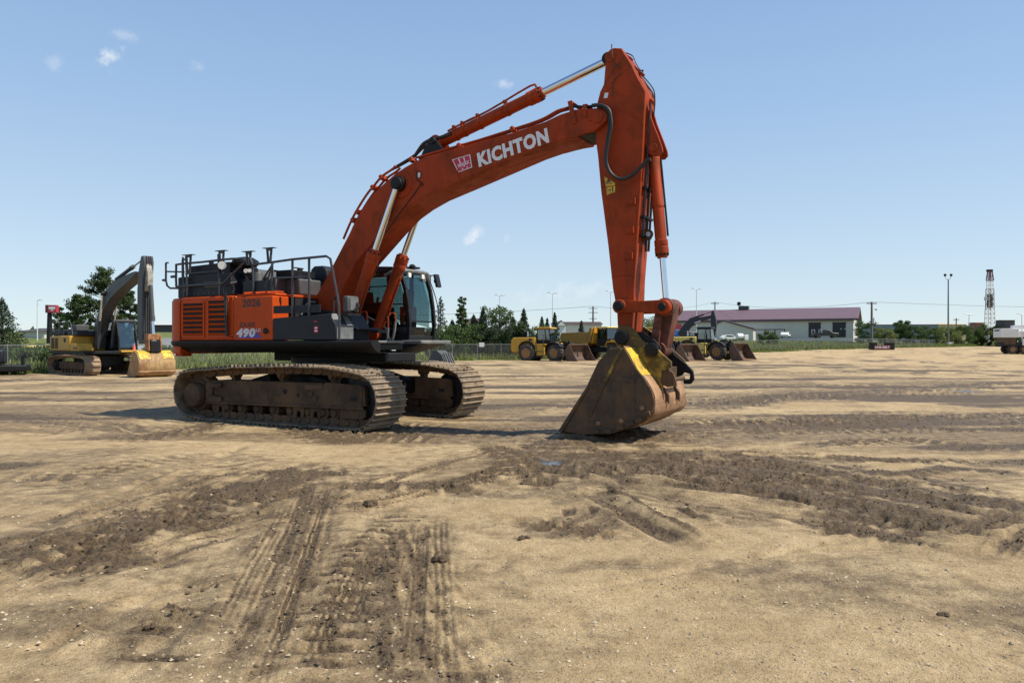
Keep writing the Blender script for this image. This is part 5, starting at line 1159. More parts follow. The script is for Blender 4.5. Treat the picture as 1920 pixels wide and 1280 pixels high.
# cab
b = MB(); cw0, cw1 = .45, 1.42
for v in (cw0, cw1):
    for pts in (((1.55, 1.3), (1.5, 2.1)), ((1.5, 2.1), (1.25, 2.95)), ((-.2, 1.3), (-.15, 2.95)), ((1.25, 2.93), (-.15, 2.97))):
        b.prism(*bar(pts[0], pts[1], v, .09, .08))
b.box(-.2, 1.55, cw0, cw1, 1.3, 1.5); b.box(-.25, -.1, cw0, cw1, 1.3, 2.2); b.box(1.2, 1.3, cw0, cw1, 2.88, 2.98)
cb = b.build('cab', BLACK, e2, bevel=.01)
b = MB(); b.prism([(-.2, 2.95), (1.25, 2.95), (1.2, 3.08), (-.15, 3.1)], cw0-.05, cw1+.05); b.build('cab_roof', CHAR, cb, bevel=.03)
plate('windscreen', [(1.53, cw0+.04, 1.5), (1.53, cw1-.04, 1.5), (1.26, cw1-.04, 2.9), (1.26, cw0+.04, 2.9)], GLS, .01, cb)
plate('side_window', [(-.1, cw0, 1.9), (1.45, cw0, 1.6), (1.45, cw0, 2.2), (1.22, cw0, 2.9), (-.1, cw0, 2.9)], GLS, .01, cb)
MB().box(.2, .6, .65, 1.2, 1.5, 2.4).build('operator_seat', SEATM, cb, bevel=.05)
MB().box(1.0, 1.85, .45, 1.42, 1.22, 1.34).build('cab_step', YEL, e2, bevel=.02)
MB().cyl((1.72, 1.2, 1.34), (1.72, 1.2, 1.7), .10, .02, 12).build('traffic_cone', mat('cone_orange', (.7, .12, .08), .5), e2)
# boom, arm (traced profiles)
bu = q2([(176, 612), (187, 574), (192, 551), (203, 539), (213, 527), (230, 518), (244, 511), (252, 508.5), (257, 511)], -.30)
bl = q2([(262, 530), (245, 544), (227.5, 561.5), (215, 582), (206, 606), (200, 630)], .30)
b = MB(); b.prism(bu+bl+[(bl[-1][0]-.1, 1.5), (bu[0][0]-.1, 1.6)], -.30, .30); bm2 = b.build('boom', BGREY, e2, bevel=.03)
al = q2([(268, 479), (269.5, 492), (268, 515), (266.5, 541), (266.5, 602), (267, 643)], -.26)
ar_ = q2([(259, 645), (257, 602), (257, 541), (259.5, 508), (262, 492), (264, 480.5)], -.26)
b = MB(); b.prism(al+ar_, -.26, .26); am2 = b.build('arm', BGREY, e2, bevel=.03)
b = MB()
for v in (-.1, .02, .12): b.tube([(u+.03, v, w) for u, w in al], .02, 5)
b.build('arm_hose', HOSE, am2, apart=False)
b = MB(); b.prism([(al[0][0]-.05, al[0][1]-.1), (al[0][0]+.12, al[0][1]-.5), (al[2][0]+.3, al[2][1]-.1), (al[3][0]+.30, al[3][1]), (al[3][0]-.02, al[3][1]-.15)], -.14, .14); b.build('cylinder_lug', mat('weathered_cream_grey', (.34, .32, .27), .6, 0, ((.12, .11, .1), 4, .5), .2, 5), am2, bevel=.02)
def cyl2(nm, a, c, v, r, fr, rr, m, dx=0):
    A = Vector((a[0], v, a[1])); B = Vector((c[0], v, c[1])); Gd = A.lerp(B, fr)
    mm = MB(); mm.lathe(A, Gd, [(0, r), (.85, r), (.86, r*1.2), (1, r*1.2)], 14); o = mm.build(nm, m, e2)
    MB().cyl(Gd, B, rr, n=12).build('cylinder_rod', CHROME, o)
eye = q2([(193, 550)], -.38)[0]
for v in (-.38, .38): cyl2('boom_cylinder', (eye[0]-.75, 1.45), eye, v, .10, .5, .055, BGREY)
MB().cyl((eye[0], -.46, eye[1]), (eye[0], .46, eye[1]), .13, n=16).build('boom_cylinder_pin', BLACK, bm2)
cyl2('arm_cylinder', q2([(218, 524)], 0)[0], q2([(271, 484)], 0)[0], 0, .10, .62, .05, BGREY)
bc0 = q2([(277, 535)], -.05)[0]; bc1 = q2([(284, 628)], 0)[0]
cyl2('bucket_cylinder', (bc0[0]+.22, bc0[1]), (bc1[0]+.25, bc1[1]), 0, .10, .72, .06, GREY)
u0, w0 = bc1
b = MB(); b.box(u0-.15, u0+.35, -.30, .30, w0-.25, w0+.05); b.prism([(u0-.1, w0-.1), (u0+.4, w0-.05), (u0+.45, w0-.8), (u0+.1, w0-.95)], -.34, -.26); b.prism([(u0-.1, w0-.1), (u0+.4, w0-.05), (u0+.45, w0-.8), (u0+.1, w0-.95)], .26, .34); b.build('bucket_link', mat('orange_brown_link', (.36, .15, .05), .6, 0, ((.08, .05, .03), 3, .5), .2, 4), e2, bevel=.02)
b = MB(); b.box(u0+.1, u0+.5, -.25, .25, w0-.85, w0-.3); b.build('coupler', BLACK, e2, bevel=.02)
# bucket seen from its back
ub = u0+.05
bp2 = [(ub-.75, .08), (ub-.15, 1.28), (ub+.1, 1.36), (ub+.42, 1.18), (ub+.62, .85), (ub+.66, .5), (ub+.52, .18), (ub+.2, .04)]
b = MB(); b.prism(bp2, -.92, -.86); b.prism(bp2, .86, .92); bk2 = b.build('bucket_side', RUST2, e2, bevel=.01)
PO2 = smooth_path(bp2[1:]+[bp2[0]], 4); PI2 = [(u*.93+(ub)*.07, w*.93+.65*.07) for u, w in PO2]; n = len(PO2)
b = MB(); b.add([(u, -.87, w) for u, w in PO2]+[(u, .87, w) for u, w in PO2]+[(u, -.87, w) for u, w in PI2]+[(u, .87, w) for u, w in PI2], [(i, i+1, n+i+1, n+i) for i in range(n-1)]+[(2*n+i, 3*n+i, 3*n+i+1, 2*n+i+1) for i in range(n-1)])
sh2 = b.build('bucket_shell', RUST2, e2, smooth=50)
k = [i for i, p in enumerate(PO2) if p[1] > .80 and p[0] > ub-.1][:10]
yb = [(PO2[i][0]+.012, PO2[i][1]+.01) for i in k]
for v0, v1 in ((-.86, -.3), (.3, .86)): MB().add([(u, v0, w) for u, w in yb]+[(u, v1, w) for u, w in yb], [(i, i+1, len(yb)+i+1, len(yb)+i) for i in range(len(yb)-1)]).build('yellow_band', YELB, sh2)
MB().prism([(ub+.60, .22), (ub+.66, .30), (ub+.64, .36), (ub+.54, .22)], -.93, .93).build('heel_wear_strip', RUST, sh2)

# ---------------------------------------------------------------- wheel loaders
def tyre_(parent, u, v, r, wd, s, rot=None, loc=None):
    m = MB(); a = (0, -wd/2, 0); c = (0, wd/2, 0)
    m.lathe(a, c, [(0, r*.56), (.02, r*.80), (.10, r*.95), (.22, r), (.78, r), (.90, r*.95), (.98, r*.80), (1, r*.56)], 26)
    for k in range(22):
        an = k*.2856; p = Vector((math.cos(an)*r, 0, math.sin(an)*r)); mt = Matrix.Rotation(-an, 3, 'Y')
        for sg in (-1, 1): m.obox((p.x, sg*wd*.24, p.z), (.07, wd*.46, .08), mt @ Matrix.Rotation(R(18*sg), 3, 'X'))
    w = m.build('wheel', TYRE, parent, smooth=40, loc=(u, v, r), apart=False)
    m = MB(); m.lathe((0, s*wd*.30, 0), (0, s*wd*.515, 0), [(0, r*.52), (.8, r*.57), (1, r*.55)], 22); m.lathe((0, s*wd*.505, 0), (0, s*wd*.545, 0), [(0, r*.34), (.6, r*.32), (1, r*.2)], 18)
    m.build('rim', RIM, w, smooth=40)
    return w
def loader(x, y, deg, art, label, paint, z=0, s=1.0, bucketrot=0, roofm=None, group=None, cabglass=None):
    t = thing('wheel_loader', label, 'wheel loader', (x, y, z), R(deg), group); t.scale = (s, s, s)
    r, wd = .86, .68
    for v in (-1.05, 1.05): tyre_(t, -1.75, v, r, wd, 1 if v > 0 else -1)
    b = MB(); b.prism([(-3.45, .95), (-3.55, 1.3), (-3.5, 2.15), (-3.3, 2.38), (-.85, 2.42), (-.85, 1.6), (-.55, 1.5), (-.5, .95), (-.95, .95), (-1.0, 1.5), (-1.3, 1.92), (-2.25, 1.92), (-2.55, 1.5), (-2.6, .95)], -1.12, 1.12)
    b.box(-3.4, -.3, -.55, .55, .75, 2.2)
    eb = b.build('engine_body', paint, t, bevel=.07)
    MB().box(-3.2, -1.0, -.95, .95, 2.42, 2.50).build('hood_top', BLACK, eb, bevel=.03)
    m = MB(); m.tube([(-1.9, -.5, 2.45), (-1.9, -.5, 2.85), (-1.95, -.5, 3.0)], .07, 10); m.build('exhaust_stack', CHROME, t)
    m = MB(); m.cyl((-1.25, .45, 2.45), (-1.25, .45, 2.8), .12); m.build('air_precleaner', BLACK, t)
    MB().box(-1.55, -1.2, -1.135, -1.12, 2.05, 2.3).build('black_badge', INK, eb)
    b = MB()
    for v in (-1, 1):
        b.tube([(-2.62, v*1.15, 1.2), (-2.45, v*1.15, 1.75), (-1.75, v*1.15, 2.0), (-1.05, v*1.15, 1.75), (-.9, v*1.15, 1.2)], .07, 6, 3)
    b.build('rear_fender', BLACK, t)
    b = MB(); b.box(-.85, .25, -1.15, 1.15, 1.62, 1.75); b.box(-.75, .1, -1.15, -.6, .6, 1.62); b.box(-.75, .1, .6, 1.15, .6, 1.62); b.build('step_tank', paint, t, bevel=.04)
    b = MB(); b.tube([(-.7, -1.22, .5), (-.7, -1.22, 1.7)], .03, 6); b.tube([(.05, -1.22, .5), (.05, -1.22, 2.7)], .03, 6); b.box(-.7, .05, -1.24, -.9, .48, .54); b.box(-.7, .05, -1.24, -.9, .98, 1.03); b.build('access_ladder', RAIL, t)
    b = MB()
    for v in (-.72, .72):
        for a, c in (((-.8, 1.75), (-.78, 3.25)), ((.12, 1.75), (.05, 3.25)), ((.62, 1.75), (.50, 3.25)), ((-.8, 3.22), (.5, 3.22))): b.prism(*bar(a, c, v, .09, .09))
    b.box(-.85, .62, -.76, .76, 1.75, 2.15); cb = b.build('cab', BLACK, t, bevel=.015)
    MB().prism([(-.95, 3.25), (.72, 3.25), (.66, 3.42), (-.85, 3.42)], -.86, .86).build('cab_roof', roofm or paint, cb, bevel=.05)
    for v, nm in ((-.72, 'side_window'), (.72, 'side_window')): plate(nm, [(-.76, v, 2.15), (.6, v, 2.15), (.5, v, 3.22), (-.76, v, 3.22)], GLS, .01, cb)
    plate('windscreen', [(.63, -.68, 2.15), (.63, .68, 2.15), (.51, .68, 3.22), (.51, -.68, 3.22)], GLS, .01, cb)
    m = MB(); m.box(-.4, .1, -.25, .25, 2.1, 2.35); m.box(-.5, -.35, -.25, .25, 2.3, 2.95); m.build('operator_seat', SEATM, cb, bevel=.05)
    # front frame turns about the hitch
    f = MB(); f.prism([(.2, .75), (.2, 1.45), (1.0, 1.9), (1.5, 1.95), (1.9, 1.4), (2.2, .9), (2.2, .65)], -.48, .48)
    ff = f.build('front_frame', paint, t, bevel=.05, rotz=R(art))
    for v in (-1.05, 1.05): tyre_(ff, 1.75, v, r, wd, 1 if v > 0 else -1)
    fd = MB()
    for v in (-1.08, 1.08): fd.add([p for u, w in arc(1.75, .86, 1.02, 175, 35, 8) for p in ((u, v-.36, w), (u, v+.36, w), (u, v+.36, w+.04), (u, v-.36, w+.04))], [(4*i+k, 4*i+(k+1) % 4, 4*i+4+(k+1) % 4, 4*i+4+k) for i in range(8) for k in range(4)])
    fd.build('front_fender', BLACK, ff, smooth=50)
    f = MB()
    for v in (-.42, .42): f.prism([(.95, 1.85), (1.15, 2.0), (2.4, 1.5), (3.35, .95), (3.45, .55), (3.25, .40), (2.9, .8), (2.1, 1.15)], v-.06, v+.06)
    f.build('lift_arm', BLACK, ff, bevel=.02)
    f = MB(); f.tube([(1.1, .0, 1.95), (2.2, 0, 1.95), (2.5, 0, 1.75)], .09, 10); f.prism([(2.3, 1.2), (2.55, 2.05), (2.7, 2.05), (2.65, 1.15)], -.08, .08); f.tube([(2.6, 0, 2.0), (3.4, 0, 1.3)], .06, 8); f.box(2.0, 2.7, -.35, .35, 1.4, 1.75); f.build('tilt_linkage', BLACK, ff)
    def k_(L_): return [(3.28+(u-2.72)*1.15, w*1.24) for u, w in L_]
    bk = k_([(2.95, .18), (2.75, .50), (2.72, .95), (2.95, 1.30), (3.10, 1.38)])
    PB = smooth_path(bk, 4); PB2 = [(u+.05, w) for u, w in PB]; n = len(PB)
    f = MB(); f.add([(u, v, w) for L_ in (PB, PB2) for v in (-1.6, 1.6) for u, w in L_], [(i, i+1, n+i+1, n+i) for i in range(n-1)]+[(2*n+i, 3*n+i, 3*n+i+1, 2*n+i+1) for i in range(n-1)])
    f.prism(k_([(2.92, .02), (2.92, .2), (3.2, .08), (4.05, .06), (4.05, .02)]), -1.62, 1.62); f.prism(k_([(3.05, 1.33), (3.05, 1.42), (3.15, 1.42), (3.15, 1.33)]), -1.6, 1.6)
    for v in (-1.62, 1.57): f.prism(k_([(2.95, .05), (2.75, .50), (2.72, .95), (2.95, 1.30), (3.10, 1.38), (3.2, 1.3), (3.55, .7), (4.0, .06)]), v, v+.05)
    o = f.build('bucket', LBUCK, ff, bevel=.012, apart=False)
    f = MB(); f.prism(k_([(3.25, .07), (3.25, .095), (3.95, .08), (3.95, .06)]), -1.4, 1.4); f.build('bucket_floor_wear', RUST, o)
    return t
loader(3.55, 75.0, -25, -14, 'yellow wheel loader with wide brown bucket in front of dark green spruces', YEL, -.24, 1.0)
loader(14.4, 74.5, -30, -14, 'yellow wheel loader half hidden behind the orange link arms, dark bucket down', YEL, -.2, .98)
loader(20.1, 77.0, -28, -14, 'wheel loader with large dark tyre and empty bucket next to the weedy fence', PYEL, -.1, .98, roofm=CHAR)
# ---------------------------------------------------------------- articulated dump truck
t = thing('dump_truck', 'yellow articulated dump truck with pale cab roof behind the raised brown loader bucket', 'dump truck', (9.9, 81, -.15), R(-50))
b = MB(); b.prism([(-5.2, 2.9), (-5.4, 2.2), (-4.6, 1.55), (-1.4, 1.45), (-.6, 1.9), (-.45, 3.4), (-.75, 3.4), (-.95, 2.95)], -1.35, 1.35); b.build('dump_body', mat('dull_yellow_bed', (.34, .19, .03), .55, 0, ((.14, .08, .03), 1.5, .4), .15, 1.5), t, bevel=.05)
b = MB(); b.slab([(-.42, -1.45), (-.30, -1.45), (-.30, 1.45), (-.42, 1.45)], 1.7, 3.5, [(-.42, -1.0), (-.30, -1.0), (-.30, 1.0), (-.42, 1.0)]); b.build('headboard', OYEL, t, bevel=.03)
for u in (-4.0, -2.4, 2.6):
    for v in (-1.15, 1.15): tyre_(t, u, v, .86, .62, 1 if v > 0 else -1)
MB().box(-4.8, 3.4, -.5, .5, .75, 1.35).build('chassis', BLACK, t)
b = MB()
for v in (-1.05, 1.05):
    for a, c in (((.2, 1.5), (.2, 3.35)), ((.95, 1.5), (.9, 3.35)), ((1.6, 1.5), (1.45, 3.35))): b.prism(*bar(a, c, v, .12, .09))
b.box(.15, 1.62, -1.08, 1.08, 1.4, 2.2); cb = b.build('cab', BLACK, t, bevel=.02)
MB().box(.05, 1.7, -1.2, 1.2, 3.35, 3.5).build('cab_roof', PYEL, cb, bevel=.05)
plate('windscreen', [(1.62, -1., 2.2), (1.62, 1., 2.2), (1.47, 1., 3.35), (1.47, -1., 3.35)], GLS, .01, cb)
for v in (-1.05, 1.05): plate('side_window', [(.25, v, 2.2), (1.58, v, 2.2), (1.45, v, 3.3), (.25, v, 3.3)], GLS, .01, cb)
b = MB(); b.prism([(1.65, 1.3), (1.65, 2.15), (2.4, 2.1), (3.4, 1.8), (3.5, 1.2)], -.85, .85); b.build('engine_hood', YEL, t, bevel=.1)
MB().prism([(1.6, 2.16), (2.4, 2.12), (3.3, 1.84), (3.3, 1.88), (2.4, 2.17), (1.6, 2.22)], -.8, .8).build('hood_top', BLACK, t)
b = MB()
for v in (-1.2, 1.2): b.prism([(1.6, 1.5), (1.9, 1.95), (3.2, 1.95), (3.6, 1.3), (3.5, 1.25), (3.1, 1.82), (1.95, 1.82), (1.7, 1.45)], v-.35, v+.35)
b.build('front_fender', YEL, t, bevel=.03)

# ---------------------------------------------------------------- dark excavator behind the loaders
E3 = Frame(20.6, 86, -24.0, 0)
e3 = thing('crawler_excavator', 'small excavator with black boom standing in front of the long purple roof', 'excavator', (20.6, 86, -.1), R(-24))
def q3(pts, v): return fz(E3.ms(pts, v), .1)
b = MB(); b.prism(q3([(1270, 627), (1281, 610), (1293, 598), (1300, 596), (1318, 594), (1334, 591), (1336, 596), (1322, 601), (1308, 606), (1297, 613), (1284, 632)], 0), -.28, .28); b3 = b.build('boom', DARKB, e3, bevel=.03)
MB().prism(q3([(1335, 583), (1339, 582), (1343, 598), (1344, 612), (1341, 630), (1334, 630), (1333, 605), (1333, 592)], 0), -.24, .24).build('arm', DARKB, e3, bevel=.03)
p0, p1 = q3([(1293, 599), (1336, 584)], 0); m = MB(); A, B = Vector((p0[0], 0, p0[1]+.05)), Vector((p1[0], 0, p1[1])); m.lathe(A, A.lerp(B, .62), [(0, .1), (1, .1)], 10); o = m.build('arm_cylinder', DARKB, e3); MB().cyl(A.lerp(B, .62), B, .05, n=8).build('cylinder_rod', mat('plum_rod', (.16, .06, .08), .4), o)
sv = q3([(1303, 607), (1313, 604)], -.28); 
MB().prism(q3([(1302, 604.5), (1313, 600.5), (1314, 602.5), (1303, 606.5)], -.29), -.292, -.286).build('faded_lettering', SILV, b3)
MB().box(-2.6, 1.4, -1.35, 1.35, 1.1, 1.25).build('deck', BLACK, e3)
b = MB(); b.box(-2.6, -.4, -1.3, 1.3, 1.25, 2.1); b.build('engine_body', YEL, e3, bevel=.08)
b = MB()
for v in (.35, 1.25):
    for a, c in (((1.3, 1.25), (1.1, 2.9)), ((-.2, 1.25), (-.2, 2.9)), ((.4, 1.25), (.4, 2.9))): b.prism(*bar(a, c, v, .1, .09))
b.box(-.2, 1.35, .32, 1.28, 1.2, 1.7); b.box(-.25, -.15, .32, 1.28, 1.2, 2.9)
cb = b.build('cab', BLACK, e3); MB().box(-.3, 1.2, .28, 1.32, 2.9, 3.02).build('cab_roof', WPAINT, cb, bevel=.03)
plate('windscreen', [(1.33, .38, 1.5), (1.33, 1.22, 1.5), (1.12, 1.22, 2.88), (1.12, .38, 2.88)], GLS, .01, cb); plate('side_window', [(-.15, .33, 1.7), (1.25, .33, 1.7), (1.1, .33, 2.85), (-.15, .33, 2.85)], GLS, .01, cb)
for s in (-1, 1):
    m = MB(); m.prism(arc(1.5, .45, .45, -90, 90, 8)+arc(-1.5, .45, .45, 90, 270, 8), s*.85, s*1.45); m.build('track_belt', BLACK, e3)
MB().lathe((0, 0, .6), (0, 0, 1.12), [(0, .6), (1, .6)], 18).build('slew_ring', BLACK, e3)
# grey bucket lying behind the tracks
gb = thing('excavator_bucket', 'spare grey toothed bucket lying on the dirt behind the far track', 'bucket', (-5.9, 62, -.15), R(-20))
b = MB(); pr = [(-.9, .05), (-.35, 1.05), (0, 1.15), (.45, .8), (.65, .25), (.4, 0)]
b.prism(pr, -.85, -.8); b.prism(pr, .8, .85); b.prism([(-.35, 1.05), (0, 1.15), (.45, .8), (.65, .25), (.4, 0), (.36, .06), (.58, .27), (.4, .76), (-.02, 1.08), (-.33, 1.0)], -.8, .8); b.build('bucket_body', GREY, gb, apart=False)
for k in range(4): MB().prism([(.5, .9), (.62, .96), (1.0, .1), (.9, .05)], -.7+.42*k, -.58+.42*k).build('tooth', WORN, gb)

# ---------------------------------------------------------------- things under and beyond the deck, seen in gaps
tt = thing('flatbed_trailer', 'low black flatbed trailer with stacked gear at the left fence', 'trailer', (-29.8, 40.0, -.16), R(28))
MB().box(-3.5, 3.3, -1.1, 1.1, .22, .55).build('trailer_bed', BLACK, tt, bevel=.05)
MB().box(-.9, 2.2, -.6, 1.0, .62, 1.42).build('black_case', CHAR, tt, bevel=.12)
MB().box(-.6, 1.9, -.5, .8, .5, .64).build('load_stand', BLACK, tt)
b = MB(); b.tube([(3.0, .2, .5), (3.0, .2, 1.0), (3.15, .2, 1.05)], .08, 8); b.build('trailer_jack', BLACK, tt)
for u in (-1.6, -.6): MB().cyl((u, -1.2, .3), (u, -.9, .3), .3, n=16).build('wheel', TYRE, tt)
lp_ = thing('counterweight_block', 'black crane counterweight slab with white banner lettering on the yard edge', 'counterweight', (G(1653, 114)[0], 114, gz(G(1653, 114)[0], 114)), R(-3))
MB().box(-1.75, 1.75, -.5, .5, .05, .62).build('lower_slab', BLACK, lp_, bevel=.05)
MB().box(-1.75, -.85, -.5, .5, .62, 1.16).build('raised_end', BLACK, lp_, bevel=.05); MB().box(.55, 1.75, -.5, .5, .62, 1.16).build('raised_end', BLACK, lp_, bevel=.05)
bn = MB().box(-1.3, 1.05, -.53, -.505, .16, .70).build('banner', mat('dark_red_vinyl', (.25, .02, .03), .5), lp_)
lettering('banner_lettering', 'LINK-BELT', WHITE, bn, (-1.2, -.54, .27), (1, 0, 0), (0, 0, 1), .34, .03, 2.15)

# white truck crane
TX, TY = G(1909, 100)[0], 100.; tc_ = thing('truck_crane', 'white truck crane cut off by the picture edge, dark wheels on the dirt', 'crane truck', (TX+3.2, TY, .20), R(180-14))
def tb(nm, m, a, bev=.04, p=None): return MB().box(*a).build(nm, m, p or tc_, bevel=bev)
tb('counterweight', WPAINT, (3.2, 5.35, -1.35, 1.35, 2.15, 3.35)); tb('chassis', CHAR, (-5, 4.9, -1.25, 1.25, 1.0, 1.55)); tb('outrigger_box', RUSTD, (3.6, 4.9, -1.35, 1.35, 1.2, 2.1)); tb('upper_house', WPAINT, (-3, 3.3, -1.25, 1.25, 2.2, 3.0))
b = MB(); b.prism([(3.6, 3.25), (3.6, 3.75), (-8, 4.5), (-8, 3.7)], -.4, .4); b.build('crane_boom', WPAINT, tc_, bevel=.03)
tb('operator_cab', WPAINT, (-.5, 1.2, .6, 1.4, 1.8, 3.3)); tb('side_locker', WPAINT, (1.4, 2.8, .9, 1.4, 1.1, 2.0))
b = MB(); b.prism([(1.9, 1.2), (2.2, 2.9), (2.6, 2.9), (2.4, 1.2)], 1.2, 1.4); b.build('outrigger_leg', WPAINT, tc_)
for u in (3.9, 2.5, -1.5, -2.9):
    for v in (-1.05, 1.05): tyre_(tc_, u, v, .58, .5, 1 if v > 0 else -1)
b = MB(); b.box(5.352, 5.36, -.9, .9, 3.0, 3.2); b.build('dark_decal', INK, tc_)
b = MB(); b.box(4.9, 5.2, -1.0, 1.0, .9, 1.1); b.tube([(5.0, .4, 1.0), (6.6, .5, 1.0), (7.0, .5, 1.05)], .06, 6); b.build('tow_bar', BLACK, tc_)

# ================================================================== buildings
ROOFP = mat('purple_metal_roof', (.155, .098, .118), .55, .05, None, .06, .4)
SIDING = mat('grey_metal_siding', (.52, .51, .46), .6, 0, None, .05, .6)
SIDINGW = mat('pale_siding', (.60, .58, .53), .6, 0, None, .05, .6)
DOORK = mat('dark_bay_door', (.022, .024, .03), .6)
TRIM = mat('dark_purple_trim', (.09, .05, .065), .5)
PB_ = Frame(91.4, 200, -27.0)                      # u along the long wall to the right, v away from us
zB = 3.15
pb = thing('workshop_building', 'long grey workshop with purple metal roof and two dark bay doors', 'building', (91.4, 200, zB), R(-27))
LB, DB = -50., 26.
def WB(px, py): u, w = PB_.m(px, py, 0); return u, w-zB
EH = 5.25
b = MB(); b.slab([(LB, 0), (0, 0), (0, DB), (LB, DB)], -1.2, EH); b.build('wall', SIDING, pb)
b = MB(); b.add([(.0, 0, EH), (.0, DB, EH), (.0, DB/2, 8.4)], [(0, 1, 2)]); b.add([(.02, 0, -1), (.02, DB, -1), (.02, DB, EH), (.02, DB/2, 8.4), (.02, 0, EH)], [(0, 1, 2, 3, 4)]); b.build('gable_wall', SIDINGW, pb, smooth=0)
b = MB(); ov = .7
for s, y0 in ((-1, -ov), (1, DB+ov)):
    b.add([(LB-1, y0, EH-.15), (1.3, y0, EH-.15), (1.3, DB/2, 8.6), (LB-1, DB/2, 8.6), (LB-1, y0, EH-.35), (1.3, y0, EH-.35), (1.3, DB/2, 8.4), (LB-1, DB/2, 8.4)], [(0, 1, 2, 3), (4, 7, 6, 5), (0, 4, 5, 1), (1, 5, 6, 2), (0, 3, 7, 4)])
rf_ = b.build('roof', ROOFP, pb, smooth=0)
b = MB()
for k in range(100): u = LB-.9+k*.52; b.add([(u, -ov, EH-.14), (u+.05, -ov, EH-.14), (u+.05, DB/2, 8.61), (u, DB/2, 8.61), (u, -ov, EH-.08), (u+.05, -ov, EH-.08), (u+.05, DB/2, 8.67), (u, DB/2, 8.67)], [(4, 5, 6, 7), (0, 4, 7, 3), (1, 2, 6, 5), (0, 1, 5, 4)])
b.build('roof_rib', ROOFP, rf_, smooth=0, apart=False)
MB().box(LB-1, 1.3, -ov-.05, -ov+.12, EH-.75, EH-.36).build('eave_trim', TRIM, rf_)
for x0, x1 in ((1516, 1539), (1561, 1586)):
    a = WB(x0, 607)[0]; c = WB(x1, 607)[0]; d_ = MB().box(a, c, -.06, .0, 0, 3.9).build('bay_door', DOORK, pb)
    MB().box(a-.15, c+.15, -.08, -.01, 3.9, 4.1).build('door_frame', TRIM, d_)
    if x0 > 1550:
        MB().box(a+1.9, a+2.3, -.08, -.06, 2.2, 2.35).build('door_window', WPAINT, d_); MB().box(a+2.9, a+3.3, -.08, -.06, 2.2, 2.35).build('door_window', WPAINT, d_)
a = WB(1372, 578)[0]; b = MB(); b.box(a-.1, a+2.6, DB/2-1, DB/2+1, 8.5, 9.6); b.build('roof_unit', GREY, rf_)
b = MB(); b.tube([(a-.3, DB/2, 8.4), (a-.3, DB/2, 11)], .15, 8); b.box(a-.8, a+.2, DB/2-.3, DB/2+.3, 9.9, 10.8); b.build('roof_mast', BLACK, rf_)
# yard rail in front of the workshop
yr = thing('pipe_barrier', 'dark pipe barrier frames along the grey workshop wall', 'barrier', (91.4, 200, zB), R(-27))
b = MB(); a, c = WB(1420, 620)[0], WB(1474, 620)[0]; b.tube([(a, -3, 2.2), (c, -3, 2.2)], .12, 6); b.build('top_rail', BLACK, yr)
for k in range(4): u = a+(c-a)*k/3; MB().tube([(u, -3, 0), (u, -3, 2.3)], .14, 6).build('post', BLACK, yr)
def shed(name, label, px0, px1, py_top, py_eave, Z, mw, mr, deg=0, deep=9, gable=False, base=None, cat='building'):
    x0, x1 = (px0-960)/FPX*Z, (px1-960)/FPX*Z; zt = CAMH+(HY-py_top)*Z/FPX; ze = CAMH+(HY-py_eave)*Z/FPX; zb = gz((x0+x1)/2, Z)-.6
    t = thing(name, label, cat, ((x0+x1)/2, Z, zb), R(deg)); h = (x1-x0)/2
    MB().box(-h, h, 0, deep, 0, ze-zb).build('wall', mw, t)
    if gable:
        MB().prism([(-h*1.06, ze-zb), (h*1.06, ze-zb), (0, zt-zb)], -.3, deep+.3).build('roof', mr, t)
        MB().prism([(-h*.94, ze-zb), (h*.94, ze-zb), (0, zt-zb-.25)], -.32, -.30).build('gable_wall', mw, t)
    else:
        k = (zt-ze); b = MB(); b.add([(-h-.3, -.4, ze-zb), (h+.3, -.4, ze-zb), (h+.3, deep/2, zt-zb), (-h-.3, deep/2, zt-zb), (-h-.3, deep+.4, ze-zb), (h+.3, deep+.4, ze-zb)], [(0, 1, 2, 3), (3, 2, 5, 4), (0, 3, 4), (1, 5, 2), (0, 4, 5, 1)]); b.build('roof', mr, t, smooth=0)
    return t
DROOF = mat('dark_shingle', (.06, .055, .06), .8, 0, None, .1, 1)
MROOF = mat('maroon_shingle', (.06, .034, .034), .9, 0, None, .1, 1)
TAN = mat('tan_siding', (.52, .42, .25), .7); TEAL = mat('teal_siding', (.16, .21, .24), .6); LGREY = mat('light_grey_roof', (.5, .5, .5), .5)
an = thing('lean_to_shed', 'small grey lean-to shed with long sloping roof against the workshop wall', 'shed', (*G(1356, 188)[:2], 2.7), R(-24))
b = MB(); b.prism([(-1.6, -.5), (7.2, -.5), (7.2, 2.3), (0, 4.4), (-1.6, 3.6)], 0, 6); b.build('wall', SIDING, an)
b = MB(); b.prism([(-1.9, 3.5), (0, 4.45), (7.5, 2.25), (7.5, 2.55), (0, 4.75), (-1.9, 3.8)], -.4, 6.2); b.build('roof', TRIM, an)
shed('storefront_building', 'low white-fascia building with dark roof left of the red sign', 42, 83, 614, 621, 95, SIDING, DROOF, 0, 8)
shed('house', 'white house with maroon roof above the spruces behind the loader', 872, 905, 596, 607, 150, WPAINT, MROOF, 6, 9)
shed('house', 'white gabled house right behind the yellow loader cab', 1044, 1061, 600, 610, 140, WPAINT, DROOF, 0, 9, True)
shed('house', 'low brown-roofed house behind the utility pole', 1062, 1128, 602, 608, 150, SIDINGW, MROOF, 0, 9)
shed('warehouse', 'long low warehouse with dark roof behind the grey-boomed excavator', 268, 345, 605, 609, 170, DROOF, SIDING, 0, 14)
shed('warehouse', 'blue-grey flat warehouse right of the workshop bush', 1641, 1756, 604.5, 608, 300, TEAL, LGREY, -8, 20)
shed('warehouse', 'pale tan warehouse behind the tall floodlight mast', 1757, 1812, 605, 608, 330, TAN, TAN, 0, 20)
